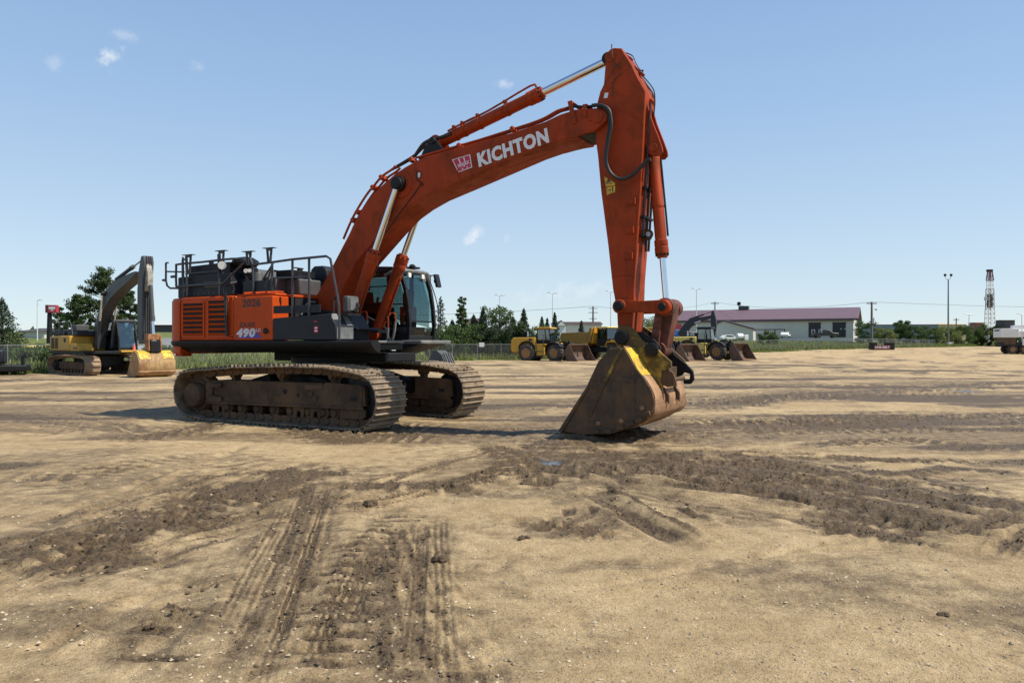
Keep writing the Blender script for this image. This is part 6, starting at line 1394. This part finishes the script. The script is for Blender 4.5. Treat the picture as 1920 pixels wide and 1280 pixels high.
shed('storage_tank', 'red-brown box tank by the foot of the drilling derrick', 1832, 1846, 604, 605, 260, mat('tank_brown', (.24, .10, .07), .6), mat('tank_brown', (.2, .1, .07), .6), 0, 5, cat='tank')
shed('utility_shed', 'square grey metal cabinet above the white truck crane', 1885, 1903, 599.5, 600, 200, GREY, GREY, 0, 4, cat='cabinet')
# far signs, derrick
def pole(name, label, cat, px, Z, top, r=.1, m=None, group=None):
    x, y, z = G(px, Z); h = CAMH+(HY-top)*Z/FPX-z
    t = thing(name, label, cat, (x, y, z), 0, group); MB().lathe((0, 0, -.5), (0, 0, h), [(0, r*1.3), (1, r*.8)], 10).build('pole', m or GALV, t); return t, h
DGALV = mat('weathered_mast_steel', (.14, .15, .16), .5, .3)
GALV = mat('galvanised_steel', (.62, .64, .65), .5, .1, None, .1, 2)
WOODP = mat('weathered_wood_pole', (.15, .13, .12), .8, 0, None, .15, 2)
t, h = pole('sign_board', 'red store sign with white shield emblem on a dark post behind the pines', 'sign', 93, 80, 572, .25, BLACK)
b = MB().box(-.05, .84, -.25, .25, h-.8, h).build('sign_box', mat('red_sign_face', (.42, .02, .04), .4), t)
MB().box(-.32, -.05, -.24, .24, h-.82, h+.02).build('sign_side', mat('dark_red_sign', (.10, .012, .02), .5), t)
b2 = MB(); b2.prism([(.06, h-.12), (.06, h-.42), (.40, h-.70), (.74, h-.42), (.74, h-.12), (.60, h-.22), (.40, h-.14), (.20, h-.22)], -.262, -.25); em = b2.build('shield_emblem', WHITE, b)
b2 = MB(); b2.prism([(.14, h-.36), (.40, h-.54), (.66, h-.36), (.66, h-.44), (.40, h-.62), (.14, h-.44)], -.266, -.262); b2.build('emblem_chevron', mat('red_sign_face', (.4, .02, .04), .4), em)
for px, Z, top, lab, two in ((70, 90, 564, 'white street light left of the red sign', 0), (937, 130, 555, 'pale street light above the broad pine', 1), (1036, 120, 551, 'tall pale street light above the yellow loader cab', 1), (1145, 125, 548, 'pale street light just left of the orange arm', 1), (1306, 130, 543, 'pale street light in front of the purple roof', 1), (1817, 240, 590, 'short double-arm light left of the derrick', 2), (1916, 150, 590, 'street light by the white truck crane at the picture edge', 1)):
    t, h = pole('street_light', lab, 'street light', px, Z, top, .045*Z/100+.01, GALV, 'street lights along the far road')
    m = MB(); L_ = .62*Z/100
    m.tube([(0, 0, h), (L_*.5, 0, h+.15), (L_, 0, h+.1)], .05*Z/100, 6); m.box(L_*.6, L_*1.2, -.1, .1, h+.05, h+.12)
    if two: m.tube([(0, 0, h), (-L_*.5, 0, h+.2), (-L_, 0, h+.25)], .05*Z/100, 6); m.box(-L_*1.2, -L_*.6, -.1, .1, h+.2, h+.28)
    m.build('lamp_head', GALV, t)
t, h = pole('floodlight_mast', 'tall grey floodlight mast with two lamps on a V bracket', 'light mast', 1778, 185, 524, .17, DGALV)
m = MB(); m.tube([(0, 0, h-.1), (-.5, 0, h+.2), (-.9, 0, h+.9)], .08, 6); m.tube([(0, 0, h-.1), (.5, 0, h+.2), (.7, 0, h+.9)], .08, 6); m.build('bracket', GALV, t)
for u in (-.85, .65): m = MB(); m.obox((u, -.1, h+1.1), (.5, .4, .6), Matrix.Rotation(R(25 if u > 0 else -25), 3, 'Y')); m.build('floodlight', BLACK, t, bevel=.08)
MB().lathe((0, 0, -.2), (0, 0, 1.1), [(0, .5), (1, .45)], 12).build('concrete_base', SIDINGW, t); MB().box(.6, .9, -.2, .1, -.1, 1.2).build('marker_post', SIDINGW, t)
t, h = pole('utility_pole', 'wooden utility pole with lamp bracket at the right end of the workshop', 'utility pole', 1634.5, 150, 566, .22, WOODP); H0 = (t.location.x, 150, t.location.z+h)
m = MB(); m.box(-1.0, 1.0, -.08, .08, h-.4, h-.2); m.build('crossarm', WOODP, t); m = MB(); m.tube([(0, 0, h-1.6), (.7, 0, h-1.3), (.9, 0, h-1.35)], .05, 6); m.ball((.9, 0, h-1.5), .25, 8); m.build('lamp_bracket', GALV, t)
m = MB(); m.cyl((.25, -.2, h-4.3), (.25, -.2, h-3.2), .28, n=12); m.build('transformer', GALV, t)
t, h = pole('utility_pole', 'dark utility pole with three crossarms behind the dump truck', 'utility pole', 1112, 160, 574, .2, WOODP); H1 = (t.location.x, 160, t.location.z+h)
m = MB()
for dz, w in ((.4, .9), (1.3, 1.0), (2.6, .8)): m.box(-w, w, -.1, .1, h-dz-.12, h-dz)
m.build('crossarm', WOODP, t, apart=False)
t, h = pole('utility_pole', 'pole top showing above the purple roof behind the black boom', 'utility pole', 1340.5, 235, 566, .22, WOODP); H2 = (t.location.x, 235, t.location.z+h); MB().box(-1.2, 1.2, -.1, .1, h-.6, h-.35).build('crossarm', WOODP, t)
t, h = pole('utility_pole', 'thin distant pole beyond the tan warehouse', 'utility pole', 1793, 320, 596, .25, WOODP); MB().box(-1.2, 1.2, -.1, .1, h-.9, h-.6).build('crossarm', WOODP, t)
WIRE = mat('dark_wire', (.10, .11, .12), .6)
def wire(a, c, sag, label):
    m = MB(); A, C_ = Vector(a), Vector(c); m.tube([A.lerp(C_, k/10)-Vector((0, 0, sag*4*(k/10)*(1-k/10))) for k in range(11)], .035, 5); tag(m.build('power_line', WIRE, None), label, 'power line', 'overhead lines')
wire(H0, (330, 260, CAMH+(HY-549)*260/FPX), 3, 'overhead wire running right from the lamp-bracket pole past the derrick')
wire(H2, H0, 1.5, 'overhead wire above the purple roof to the lamp-bracket pole')
wire(H1, H2, 1.5, 'overhead wire from the three-crossarm pole to the roof pole')
wire((-60, 170, CAMH+(HY-590)*170/FPX), H1, 1, 'overhead wire above the dark spruces to the three-crossarm pole')
# drilling derrick
DX, DY, DZ_ = G(1856, 280); D = thing('drilling_derrick', 'tall lattice drilling derrick with dark crown block on the horizon', 'derrick', (DX, DY, DZ_))
hD = CAMH+(HY-512)*280/FPX-DZ_
def lattice(z0, z1, w0, w1, n, r=.10):
    m = MB()
    for sx in (-1, 1):
        for sy in (-1, 1): m.tube([(sx*w0, sy*w0, z0), (sx*w1, sy*w1, z1)], r*1.3, 5)
    for k in range(n+1):
        t_ = k/n; w = w0+(w1-w0)*t_; z = z0+(z1-z0)*t_
        m.tube([(-w, -w, z), (w, -w, z), (w, w, z), (-w, w, z)], r*.8, 4, closed=True)
        if k < n:
            w2 = w0+(w1-w0)*(k+1)/n; z2 = z0+(z1-z0)*(k+1)/n
            for sy in (-1, 1): m.tube([(-w, sy*w, z), (w2, sy*w2, z2)], r*.6, 4); m.tube([(w, sy*w, z), (-w2, sy*w2, z2)], r*.6, 4)
    return m
lattice(0, hD*.5, 1.35, 1.1, 8, .13).build('lower_mast', WPAINT, D, apart=False); lattice(hD*.5, hD*.78, 1.0, .9, 4, .13).build('middle_mast', mat('derrick_dark', (.36, .32, .30), .6), D, apart=False); lattice(hD*.78, hD*.94, .8, .75, 3).build('upper_mast', WPAINT, D, apart=False)
lattice(hD*.9, hD*1.02, .85, .55, 2, .16).build('crown_frame', mat('derrick_plum', (.14, .06, .07), .6), D, apart=False)
MB().box(-1.0, .8, -.6, .6, hD*1.02, hD*1.05).build('crown_block', BLACK, D); MB().box(-1.8, -.9, -.6, .6, hD*.62, hD*.67).build('monkey_board', GALV, D); MB().box(-.7, .7, -.7, .7, hD*.52, hD*.7).build('travelling_block', BLACK, D)

# ---------------------------------------------------------------- cars
def car(label, x, y, z, deg, paint, truck=False, cat='car'):
    t = thing('pickup_truck' if truck else 'parked_car', label, cat, (x, y, z), R(deg))
    if truck:
        P = [(-2.9, .5), (-2.9, 1.15), (-.9, 1.2), (-.75, 1.85), (.6, 1.88), (1.3, 1.25), (2.75, 1.1), (2.9, .9), (2.9, .5)]
    else: P = [(-2.2, .4), (-2.25, .9), (-1.9, 1.0), (-1.4, 1.42), (.3, 1.45), (1.0, .98), (2.1, .85), (2.25, .6), (2.2, .4)]
    MB().prism(P, -.92, .92).build('body', paint, t, bevel=.08)
    W_ = ([(-.65, 1.25), (-.6, 1.75), (.55, 1.78), (1.12, 1.28)] if truck else [(-1.35, 1.02), (-1.1, 1.36), (.25, 1.38), (.8, 1.0)])
    MB().prism(W_, -.935, .935).build('side_window', mat('dark_car_glass', (.012, .015, .018), .1), t)
    for u in ((-1.8, 1.85) if truck else (-1.4, 1.35)):
        for v in (-.85, .85): MB().cyl((u, v-.12, .36), (u, v+.12, .36), .38 if truck else .33, n=16).build('wheel', TYRE, t)
    if truck: 
        for u in (-2.7, -1.1): MB().tube([(u, -.8, 1.1), (u, -.8, 1.9), (u, .8, 1.9), (u, .8, 1.1)], .05, 6).build('load_rack', GALV, t)
    return t
px, Z = 1547, 170; z = max(gz((px-960)/FPX*Z, Z), CAMH+(HY-636.5)*Z/FPX)+.35; print('pickup', z, gz((px-960)/FPX*Z, Z)); car('dark pickup truck with rear load rack passing the bay doors', (px-960)/FPX*Z, Z, z, 0, mat('black_car_paint', (.012, .014, .018),   .35, coat=.05), True, 'pickup truck')
car('small white car parked by the grey workshop wall left of the pickup', (1473-960)/FPX*186, 186, CAMH+(HY-633.5)*186/FPX, 62, WPAINT)
car('white car parked below the lean-to roof, low one', (1368-960)/FPX*175, 175, gz(51, 175), 8, WPAINT)
vt = thing('tank_truck', 'round-topped white tank truck parked at the lean-to shed', 'truck', ((1388-960)/FPX*165, 165, gz(50, 165)), R(12)); vt.scale = (.68, .68, .68)
MB().lathe((-1.4, 0, 1.9), (.9, 0, 1.9), [(0, .6), (.1, 1.0), (.9, 1.0), (1, .6)], 16).build('tank', WPAINT, vt); MB().box(1.0, 2.4, -1, 1, .6, 2.4).build('cab', WPAINT, vt, bevel=.15); MB().box(-1.6, 2.3, -.9, .9, .4, .8).build('chassis', BLACK, vt)
for u in (-1.0, 1.7): MB().cyl((u, -1.05, .4), (u, -.8, .4), .42, n=14).build('wheel', TYRE, vt)
# store signs beside the workshop
t, h = pole('shop_sign', 'dark red board above a blue board left of the black boom', 'sign', 1268, 105, 607, .1, GALV)
MB().box(-.75, .75, -.1, .1, h-.75, h).build('red_board', mat('dull_red_board', (.28, .03, .05), .5), t); MB().box(-.9, .9, -.1, .1, h-1.75, h-.9).build('blue_board', mat('blue_board', (.03, .13, .45), .5), t)
# pale trailers behind the left fence
for px, Z, lab in ((300, 60, 'white covered trailer beyond the fence right of the grey boom'), (312, 66, 'second white trailer tucked behind the covered one')):
    x, y, z = G(px, Z); t = thing('covered_trailer', lab, 'trailer', (x, y, z), R(10)); MB().box(-1.9, 1.9, -1, 1, .5, 1.5).build('trailer_box', WPAINT, t, bevel=.15); MB().prism([(-1.9, 1.5), (-1.2, 1.95), (1.2, 1.95), (1.9, 1.5)], -1, 1).build('trailer_roof', LGREY, t)
    for u in (-.7, .5): MB().cyl((u, -1.05, .1), (u, -.8, .1), .38, n=14).build('wheel', TYRE, t)
x, y, z = G(78, 58); t = thing('farm_implement', 'pale yellow machine parts showing above the fence by the left spruce', 'implement', (x, y, z), 0)
m = MB()
for k in range(7): m.ball((-.9+.45*k*1.1, rnd.uniform(-.3, .3), 1.2+rnd.uniform(-.15, .2)), .30, 8, (1.4, 1, .6), .2, k)
m.build('yellow_part', PYEL, t, apart=False); MB().box(-1.3, 2.2, -.4, .4, .3, 1.05).build('frame', BLACK, t, bevel=.1)
# ================================================================== fence
fc = thing('chain_link_fence', 'grey chain-link fence with pipe posts along the weedy yard edge', 'fence', (0, 0, 0))
def along(s):
    for a, c in zip(EDGE, EDGE[1:]):
        L_ = math.hypot(c[0]-a[0], c[1]-a[1])
        if s <= L_: return a[0]+(c[0]-a[0])*s/L_, a[1]+(c[1]-a[1])*s/L_, (c[0]-a[0])/L_, (c[1]-a[1])/L_
        s -= L_
    return a[0], a[1], 1, 0
S0 = 58.
pts = []
for k in range(64):
    x, y, dx, dy = along(S0+k*3.05); x -= dy*.9; y += dx*.9; pts.append((x, y, gz(x, y)))
FH = 1.62; FPOST = mat('dull_fence_steel', (.21, .22, .22), .6, .2)
for p in pts: MB().cyl((p[0], p[1], p[2]-.2), (p[0], p[1], p[2]+FH+.06), .03, n=7).build('post', FPOST, fc)
MB().tube([(x, y, z+FH) for x, y, z in pts], .02, 6).build('top_rail', FPOST, fc)
fm = bpy.data.materials.new('chain_link'); fm.use_nodes = True; nt = fm.node_tree; N = nt.nodes; L = nt.links
N['Principled BSDF'].inputs['Base Color'].default_value = (.17, .18, .185, 1); N['Principled BSDF'].inputs['Roughness'].default_value = .6
uv = N.new('ShaderNodeUVMap'); sx = N.new('ShaderNodeSeparateXYZ'); L.new(uv.outputs[0], sx.inputs[0])
def fmath(op, a, b):
    n = N.new('ShaderNodeMath'); n.operation = op
    for s, i in ((a, 0), (b, 1)):
        if isinstance(s, float): n.inputs[i].default_value = s
        elif s is not None: L.new(s, n.inputs[i])
    return n.outputs[0]
def wires(op):
    a = fmath('MULTIPLY', fmath(op, sx.outputs[0], sx.outputs[1]), 14.0); f = fmath('FRACT', a, None); return fmath('LESS_THAN', f, .075)
al_ = fmath('MAXIMUM', wires('ADD'), wires('SUBTRACT'))
tr = N.new('ShaderNodeBsdfTransparent'); ms = N.new('ShaderNodeMixShader'); L.new(al_, ms.inputs[0]); L.new(tr.outputs[0], ms.inputs[1]); L.new(N['Principled BSDF'].outputs[0], ms.inputs[2]); L.new(ms.outputs[0], N['Material Output'].inputs[0])
m = MB(); m.add([(x, y, z+h) for x, y, z in pts for h in (.04, FH)], [(2*i, 2*i+2, 2*i+3, 2*i+1) for i in range(len(pts)-1)])
o = m.build('wire_mesh', fm, fc, smooth=0, apart=False); ul = o.data.uv_layers.new(name='UVMap')
for pl_ in o.data.polygons:
    for li in pl_.loop_indices: vi = o.data.loops[li].vertex_index; ul.data[li].uv = ((vi//2)*3.05, (vi % 2)*FH)
sg = MB(); p = pts[int((math.hypot(22.2, 33.2)+74.0-58)/3.05)] if False else None
x, y, z = G(904, 74.5); tag(MB().box(-.25, .25, -.02, .02, 0, .42).build('fence_sign', WPAINT, None, loc=(x, y-.9, CAMH+(HY-650)*73.6/FPX)), 'small blank white sign hung on the chain-link fence below the spruces', 'sign')

# ================================================================== plants
LEAFS = {}
def leafmat(name, a, c, tr=.25):
    m = bpy.data.materials.new(name); m.use_nodes = True; nt = m.node_tree; N = nt.nodes; L = nt.links; b = N['Principled BSDF']; b.inputs['Roughness'].default_value = .65; b.inputs['Specular IOR Level'].default_value = .25
    tcn = N.new('ShaderNodeTexCoord'); n = N.new('ShaderNodeTexNoise'); n.inputs['Scale'].default_value = 1.7; n.inputs['Detail'].default_value = 5; L.new(tcn.outputs['Object'], n.inputs['Vector'])
    r = N.new('ShaderNodeMapRange'); r.inputs[1].default_value = .32; r.inputs[2].default_value = .68; L.new(n.outputs['Fac'], r.inputs[0])
    k = N.new('ShaderNodeMix'); k.data_type = 'RGBA'; L.new(r.outputs[0], k.inputs[0]); k.inputs[6].default_value = (*a, 1); k.inputs[7].default_value = (*c, 1); L.new(k.outputs[2], b.inputs['Base Color'])
    t = N.new('ShaderNodeBsdfTranslucent'); L.new(k.outputs[2], t.inputs[0]); mx = N.new('ShaderNodeMixShader'); mx.inputs[0].default_value = tr; L.new(b.outputs[0], mx.inputs[1]); L.new(t.outputs[0], mx.inputs[2]); L.new(mx.outputs[0], N['Material Output'].inputs[0])
    return m
NEEDLE = leafmat('spruce_needles', (.022, .042, .022), (.055, .085, .035)); PINE = leafmat('pine_needles', (.022, .046, .014), (.075, .115, .034)); BROAD = leafmat('broad_leaves', (.045, .085, .022), (.11, .16, .045)); WEED = leafmat('weed_leaves', (.11, .155, .035), (.27, .28, .09), .35)
BARK = mat('grey_bark', (.11, .085, .065), .9, 0, None, .25, 6)
def quads(C_, S, g, tilt=None):
    """many leaf-sized faces at centres C_ with half size S"""
    n = len(C_); a = g.normal(size=(n, 3)); a /= np.linalg.norm(a, axis=1)[:, None]
    if tilt is not None: a = a*np.array([1, 1, tilt]); a /= np.linalg.norm(a, axis=1)[:, None]
    b = g.normal(size=(n, 3)); b = np.cross(a, b); b /= np.linalg.norm(b, axis=1)[:, None]
    S = np.asarray(S)[:, None]; V = np.stack([C_-a*S, C_+b*S*.5, C_+a*S, C_-b*S*.5], 1).reshape(-1, 3)
    return V, np.arange(4*n).reshape(n, 4)
def leafmesh(name, V, F, m, parent):
    me = bpy.data.meshes.new(name); me.from_pydata(V.tolist(), [], F.tolist()); me.materials.append(m); o = bpy.data.objects.new(name, me); COL.objects.link(o); o.parent = parent; return o
def spruce(x, y, z, h, wd, label, seed, dens=1.0, group=None, m=None, gap=0):
    g = np.random.RandomState(seed); t = thing('spruce_tree', label, 'tree', (x, y, z), g.rand()*6, group)
    MB().lathe((0, 0, -.3), (0, 0, h*.97), [(0, h*.022+.03), (1, .015)], 7).build('trunk', BARK, t)
    C_ = []; S = []; nb = int((h*9+20)*dens)
    for k in range(nb):
        f = (k+g.rand())/nb; f = f**.85; zz = h*(.06+.93*f); R_ = wd*(1-f)**.8*(g.uniform(.7, 1.12))+.05; an = k*2.4+g.uniform(-.3, .3); n = int(10+R_*26*dens)
        if g.rand() < gap: continue
        r = R_*np.sqrt(g.rand(n)*.96+.03); w = .10*R_+.05+.10*r
        p = np.column_stack([np.cos(an)*r-np.sin(an)*g.normal(size=n)*w*.7, np.sin(an)*r+np.cos(an)*g.normal(size=n)*w*.7, zz-.18*r+.22*(r/max(R_, .1))**2*R_*.5+g.normal(size=n)*.05*wd])
        C_.append(p); S.append(g.uniform(.05, .12, n)*(h/7)**.5)
    V, F = quads(np.vstack(C_), np.concatenate(S), g, .6); leafmesh('crown', V, F, m or NEEDLE, t); return t
def clumps(name, cat, label, x, y, z, h, wd, seed, m, ncl, leaf, group=None, trunk=True, lo=.25, shape=None, per=150, flat=.75):
    """clumped crown: tapered trunk, limbs reaching into uneven clumps of leaf-sized faces"""
    g = np.random.RandomState(seed); t = thing(name, label, cat, (x, y, z), 0, group); C_ = []; S = []; tr_ = MB()
    if trunk: tr_.lathe((0, 0, -.3), (wd*.03, 0, h*.8), [(0, h*.02+.05), (.5, h*.013+.03), (1, .03)], 8)
    for k in range(ncl):
        f = lo+(1-lo)*((k+g.rand())/ncl); prof = shape(f) if shape else math.sin(math.pi*min(1, .15+.85*(1-(f-lo)/(1-lo))))**.6
        an = k*2.4+g.uniform(-.5, .5); r = wd*prof*g.uniform(.25, .95); c = np.array([math.cos(an)*r, math.sin(an)*r, h*f]); cr = wd*g.uniform(.16, .30)*(.6+.5*prof)
        if trunk and k % 2 == 0: tr_.tube([(0, 0, max(.1, h*f*.75-.1)), (c[0]*.5, c[1]*.5, h*f*.88), tuple(c)], max(.02, h*.005), 5)
        n = int(per*(cr/(wd*.22))**2); d = g.normal(size=(n, 3)); d /= np.linalg.norm(d, axis=1)[:, None]; q = cr*g.rand(n)[:, None]**.45
        C_.append(c+d*q*np.array([1.15, 1.15, flat])+g.normal(size=(n, 3))*cr*.12); S.append(g.uniform(.6, 1.3, n)*leaf)
    V, F = quads(np.vstack(C_), np.concatenate(S), g)
    if trunk: tr_.build('trunk', BARK, t, apart=False)
    leafmesh('crown' if trunk else 'foliage', V, F, m, t); return t
def ragged_pine(label, x, y, z, h, wd, seed, nb=46, leaf=.085, lo=.12, group=None):
    """open pine: limbs that sweep up and out, each carrying tufts over its outer half"""
    g = np.random.RandomState(seed); t = thing('pine_tree', label, 'tree', (x, y, z), 0, group); C_ = []; S = []; m = MB()
    m.lathe((0, 0, -.3), (wd*.04, 0, h*.9), [(0, h*.018+.05), (.5, h*.012+.02), (1, .02)], 8)
    for k in range(nb):
        f = lo+(1-lo)*(k+g.rand())/nb; R_ = wd*(1-max(0, (f-.35)/.65)**1.5*.82)*g.uniform(.45, 1.08); an = k*2.4+g.uniform(-.6, .6); rise = g.uniform(.1, .5)*R_
        tip = np.array([math.cos(an)*R_, math.sin(an)*R_, min(h, h*f*.93+rise)]); root = np.array([0, 0, h*f*.9]); m.tube([tuple(root), tuple(root*.5+tip*.5-np.array([0, 0, rise*.15])), tuple(tip)], max(.015, h*.004), 4)
        for q in range(int(3+R_*2.6)):
            c = root+(tip-root)*g.uniform(.35, 1.05)+g.normal(size=3)*np.array([.16, .16, .08])*wd*.5; n = int(g.uniform(35, 75)); d = g.normal(size=(n, 3)); d /= np.linalg.norm(d, axis=1)[:, None]; cr = g.uniform(.16, .34)*(h/7)**.5
            C_.append(c+d*cr*g.rand(n)[:, None]**.5*np.array([1.1, 1.1, .8])+np.array([0, 0, .06])); S.append(g.uniform(.6, 1.3, n)*leaf)
    V, F = quads(np.vstack(C_), np.concatenate(S), g); m.build('trunk', BARK, t, apart=False); leafmesh('crown', V, F, PINE, t); return t
def at_(px, Z): return G(px, Z)
x, y, z = at_(4, 56); spruce(x, y, z-.2, 5.0, 1.95, 'dense dark conifer at the picture edge behind the black trailer', 1, 1.9)
x, y, z = at_(-38, 60); spruce(x, y, z, 4.5, 1.8, 'dark conifer just outside the picture edge', 31, 1.2)
def pineshape(f): return .95 if f < .55 else (.95-.9*(f-.55)/.45)**.8+.12
x, y, z = at_(192, 60); ragged_pine('tall open-crowned pine behind the grey excavator boom', x, y, z-.3, 8.2, 2.5, 4, 60)
x, y, z = at_(146, 58); ragged_pine('pine leaning out beside the red sign left of the excavator', x, y, z-.2, 5.8, 1.6, 7, 34)
x, y, z = at_(243, 62); ragged_pine('pine showing between boom and arm of the yellow excavator', x, y, z-.2, 6.4, 1.5, 9, 38)
x, y, z = at_(112, 84); ragged_pine('short pine with bare stem just behind the red sign post', x, y, z-.1, 4.4, 1.4, 12, 22, .1)
Z = 84
for px, top, wd, lab, kind, sd in ((826, 556, 1.25, 'thin sparse spruce beside the orange excavator cab', 's', 21), (866, 558, 1.15, 'narrow poplar-like tree with a round tuft on top', 'p', 22), (906, 577, 1.2, 'dense dark spruce between narrow tree and broad pine', 's', 23), (937, 576, 2.5, 'broad round pine with pale stem behind the fence', 'b', 24), (982, 578, 1.0, 'slender spruce left of the yellow loader cab', 's', 25), (1016, 593, .75, 'small spruce top showing over the loader cab roof, left one', 's', 26), (1026, 596, .6, 'tiny rounded conifer between two taller tops', 's', 27), (1040, 585, .8, 'pointed spruce over the right edge of the loader cab', 's', 28), (848, 600, 1.3, 'mid-height dark spruce between the thin spruce and the tufted tree', 's', 61), (888, 590, 1.3, 'dark spruce right of the round-tufted tree', 's', 62), (962, 594, 1.3, 'dark spruce at the right flank of the broad pine', 's', 63), (1090, 601, .7, 'little conifer in front of the brown-roofed house', 's', 29)):
    zz = Z+(12 if px > 1000 else 0); x, y, z = at_(px, zz); h = CAMH+(HY-top)*zz/FPX-z
    if kind == 's': spruce(x, y, z, h, wd*(1.3 if sd != 21 else 1.15), lab, sd, 2.1 if sd != 21 else 1.1, 'trees behind the far fence', gap=.15 if sd == 21 else 0)
    elif kind == 'p': clumps('poplar_tree', 'tree', lab, x, y, z, h, wd, sd, BROAD, 44, .11, 'trees behind the far fence', lo=.06, shape=lambda f: 1.1 if f < .5 else (.75 if f < .78 else .34), per=130)
    else: clumps('pine_tree', 'tree', lab, x, y, z, h, wd, sd, BROAD, 34, .12, 'trees behind the far fence', lo=.18, shape=lambda f: .8 if f < .3 else (1 if f < .7 else .75), per=140)
for k, (px, zz, h, wd, lab) in enumerate(((845, 82, 2.9, 1.6, 'leafy bush filling the foot of the thin spruce'), (885, 83, 2.6, 1.6, 'leafy bush under the narrow round-tufted tree'), (915, 85, 2.9, 1.7, 'leafy bush under the dense dark spruce'), (955, 84, 2.8, 1.7, 'leafy bush right of the broad pine'), (810, 80, 2.7, 1.5, 'leafy bush right behind the cab step'), (985, 90, 2.4, 1.4, 'bush under the slender spruce by the loader'), (865, 80, 2.9, 1.7, 'low dark bush between the thin and the round-tufted tree'), (935, 82, 2.7, 1.8, 'bush hugging the stem of the broad pine'), (1005, 95, 3.0, 1.9, 'bush just left of the yellow loader cab'))):
    x, y, z = at_(px, zz); clumps('leafy_bush', 'bush', lab, x, y, z-.2, h*1.3, wd*1.25, 50+k, (BROAD, NEEDLE)[k % 2], 22, .11, 'bushes behind the far fence', False, .15, per=130)
TOPS = [624, 604, 616, 602, 612, 614, 613, 613, 614, 611, 615, 0, 0, 0, 0]
for k, (px, zz, h, wd, lab) in enumerate(((1440, 128, 2.6, 1.5, 'round bush in front of the pipe barrier'), (1621, 190, 5.0, 2.6, 'dark tall bush at the right end of the workshop'), (1660, 185, 2.6, 2.2, 'low bush just right of the lamp-bracket pole'), (1690, 190, 4.2, 1.9, 'ragged taller bush before the blue-grey warehouse'), (1712, 188, 2.8, 2.4, 'wide bush right of the ragged one'), (1740, 195, 2.6, 2.6, 'wide bush left of the floodlight mast'), (1770, 200, 2.8, 2.8, 'wide bush behind the foot of the floodlight mast'), (1800, 200, 2.9, 2.8, 'wide bush below the tan warehouse'), (1828, 205, 3.0, 2.6, 'wide bush below the red-brown tank'), (1852, 205, 3.4, 2.4, 'bush around the foot of the derrick'), (1880, 200, 2.8, 2.4, 'bush behind the rear of the white crane'), (295, 52, 1.7, 1.1, 'young bush beyond the fence right of the rusty bucket'), (52, 50, 1.5, 1.2, 'dark bush beyond the fence below the pale yellow parts'), (1225, 330, 9, 9, 'far dark wood mass seen beside the orange arm tip'), (1240, 340, 9, 9, 'far dark wood mass next to the purple roof end'))):
    x, y, z = at_(px, zz); clumps('roadside_bush', 'bush', lab, x, y, z-.2, (TOPS[k] and CAMH+(HY-TOPS[k])*zz/FPX-z+.2) or h, wd*1.35, 80+k, (BROAD, WEED)[k % 4 == 2], 20, .105*max(1, zz/130), 'roadside bushes' if k < 11 else None, False, .06, per=260)
# far wooded rise along the horizon
g = np.random.RandomState(5); C_ = []; S = []
for k in range(1500):
    a = g.uniform(-.9, .9); r = g.uniform(520, 640); C_.append((r*math.sin(a), r*math.cos(a), 3+g.rand()*6.0)); S.append(g.uniform(3, 5.5))
V, F = quads(np.array(C_), np.array(S), g); o = leafmesh('treeline', V, F, NEEDLE, None); tag(o, None, None, kind='stuff')
# weeds and grass along the fence and up the bank
def grass():
    g = np.random.RandomState(9); V = []; F = []; n = 0
    L_ = [math.hypot(c[0]-a[0], c[1]-a[1]) for a, c in zip(EDGE, EDGE[1:])]
    S_ = g.rand(90000); ss = 35+(345-35)*S_**1.35; dd = np.abs(g.normal(size=90000))*6.5-.9; far = g.rand(90000) < .3; dd = np.where(far, g.rand(90000)*34, dd)
    X = np.zeros(90000); Y = np.zeros(90000); acc = 0
    for (a, c), l in zip(zip(EDGE, EDGE[1:]), L_):
        k = (ss >= acc) & (ss < acc+l); t = (ss-acc)/l; dx, dy = (c[0]-a[0])/l, (c[1]-a[1])/l
        X = np.where(k, a[0]+(c[0]-a[0])*t-dy*dd, X); Y = np.where(k, a[1]+(c[1]-a[1])*t+dx*dd, Y); acc += l
    k = (Y > 20) & (fbm(X/2.6, Y/2.6, 3, 71) > .36+.25*(dd < .2)); X, Y, dd = X[k], Y[k], dd[k]; n = len(X)
    Zt = terrain(X, Y); r = np.hypot(X, Y); hgt = (.22+.62*g.rand(n)**1.6)*np.clip(.4+dd*.5, .35, 1.0)*(.6+.8*fbm(X/5, Y/5, 3, 77)); w = .018+.00055*r*(.6+g.rand(n)); V = np.zeros((n, 4, 3)); an = g.rand(n)*6.28
    lean = g.normal(size=(n, 2))*.25*hgt[:, None]
    V[:, 0] = np.column_stack([X-np.cos(an)*w, Y-np.sin(an)*w, Zt-.03]); V[:, 1] = np.column_stack([X+np.cos(an)*w, Y+np.sin(an)*w, Zt-.03])
    V[:, 2] = np.column_stack([X+lean[:, 0]+np.cos(an)*w*.7, Y+lean[:, 1]+np.sin(an)*w*.7, Zt+hgt*.8]); V[:, 3] = np.column_stack([X+lean[:, 0]*1.3, Y+lean[:, 1]*1.3, Zt+hgt])
    me = bpy.data.meshes.new('grass'); me.from_pydata(V.reshape(-1, 3).tolist(), [], np.arange(4*n).reshape(n, 4).tolist()); me.materials.append(WEED); o = bpy.data.objects.new('grass', me); COL.objects.link(o); tag(o, None, None, kind='stuff')
grass()
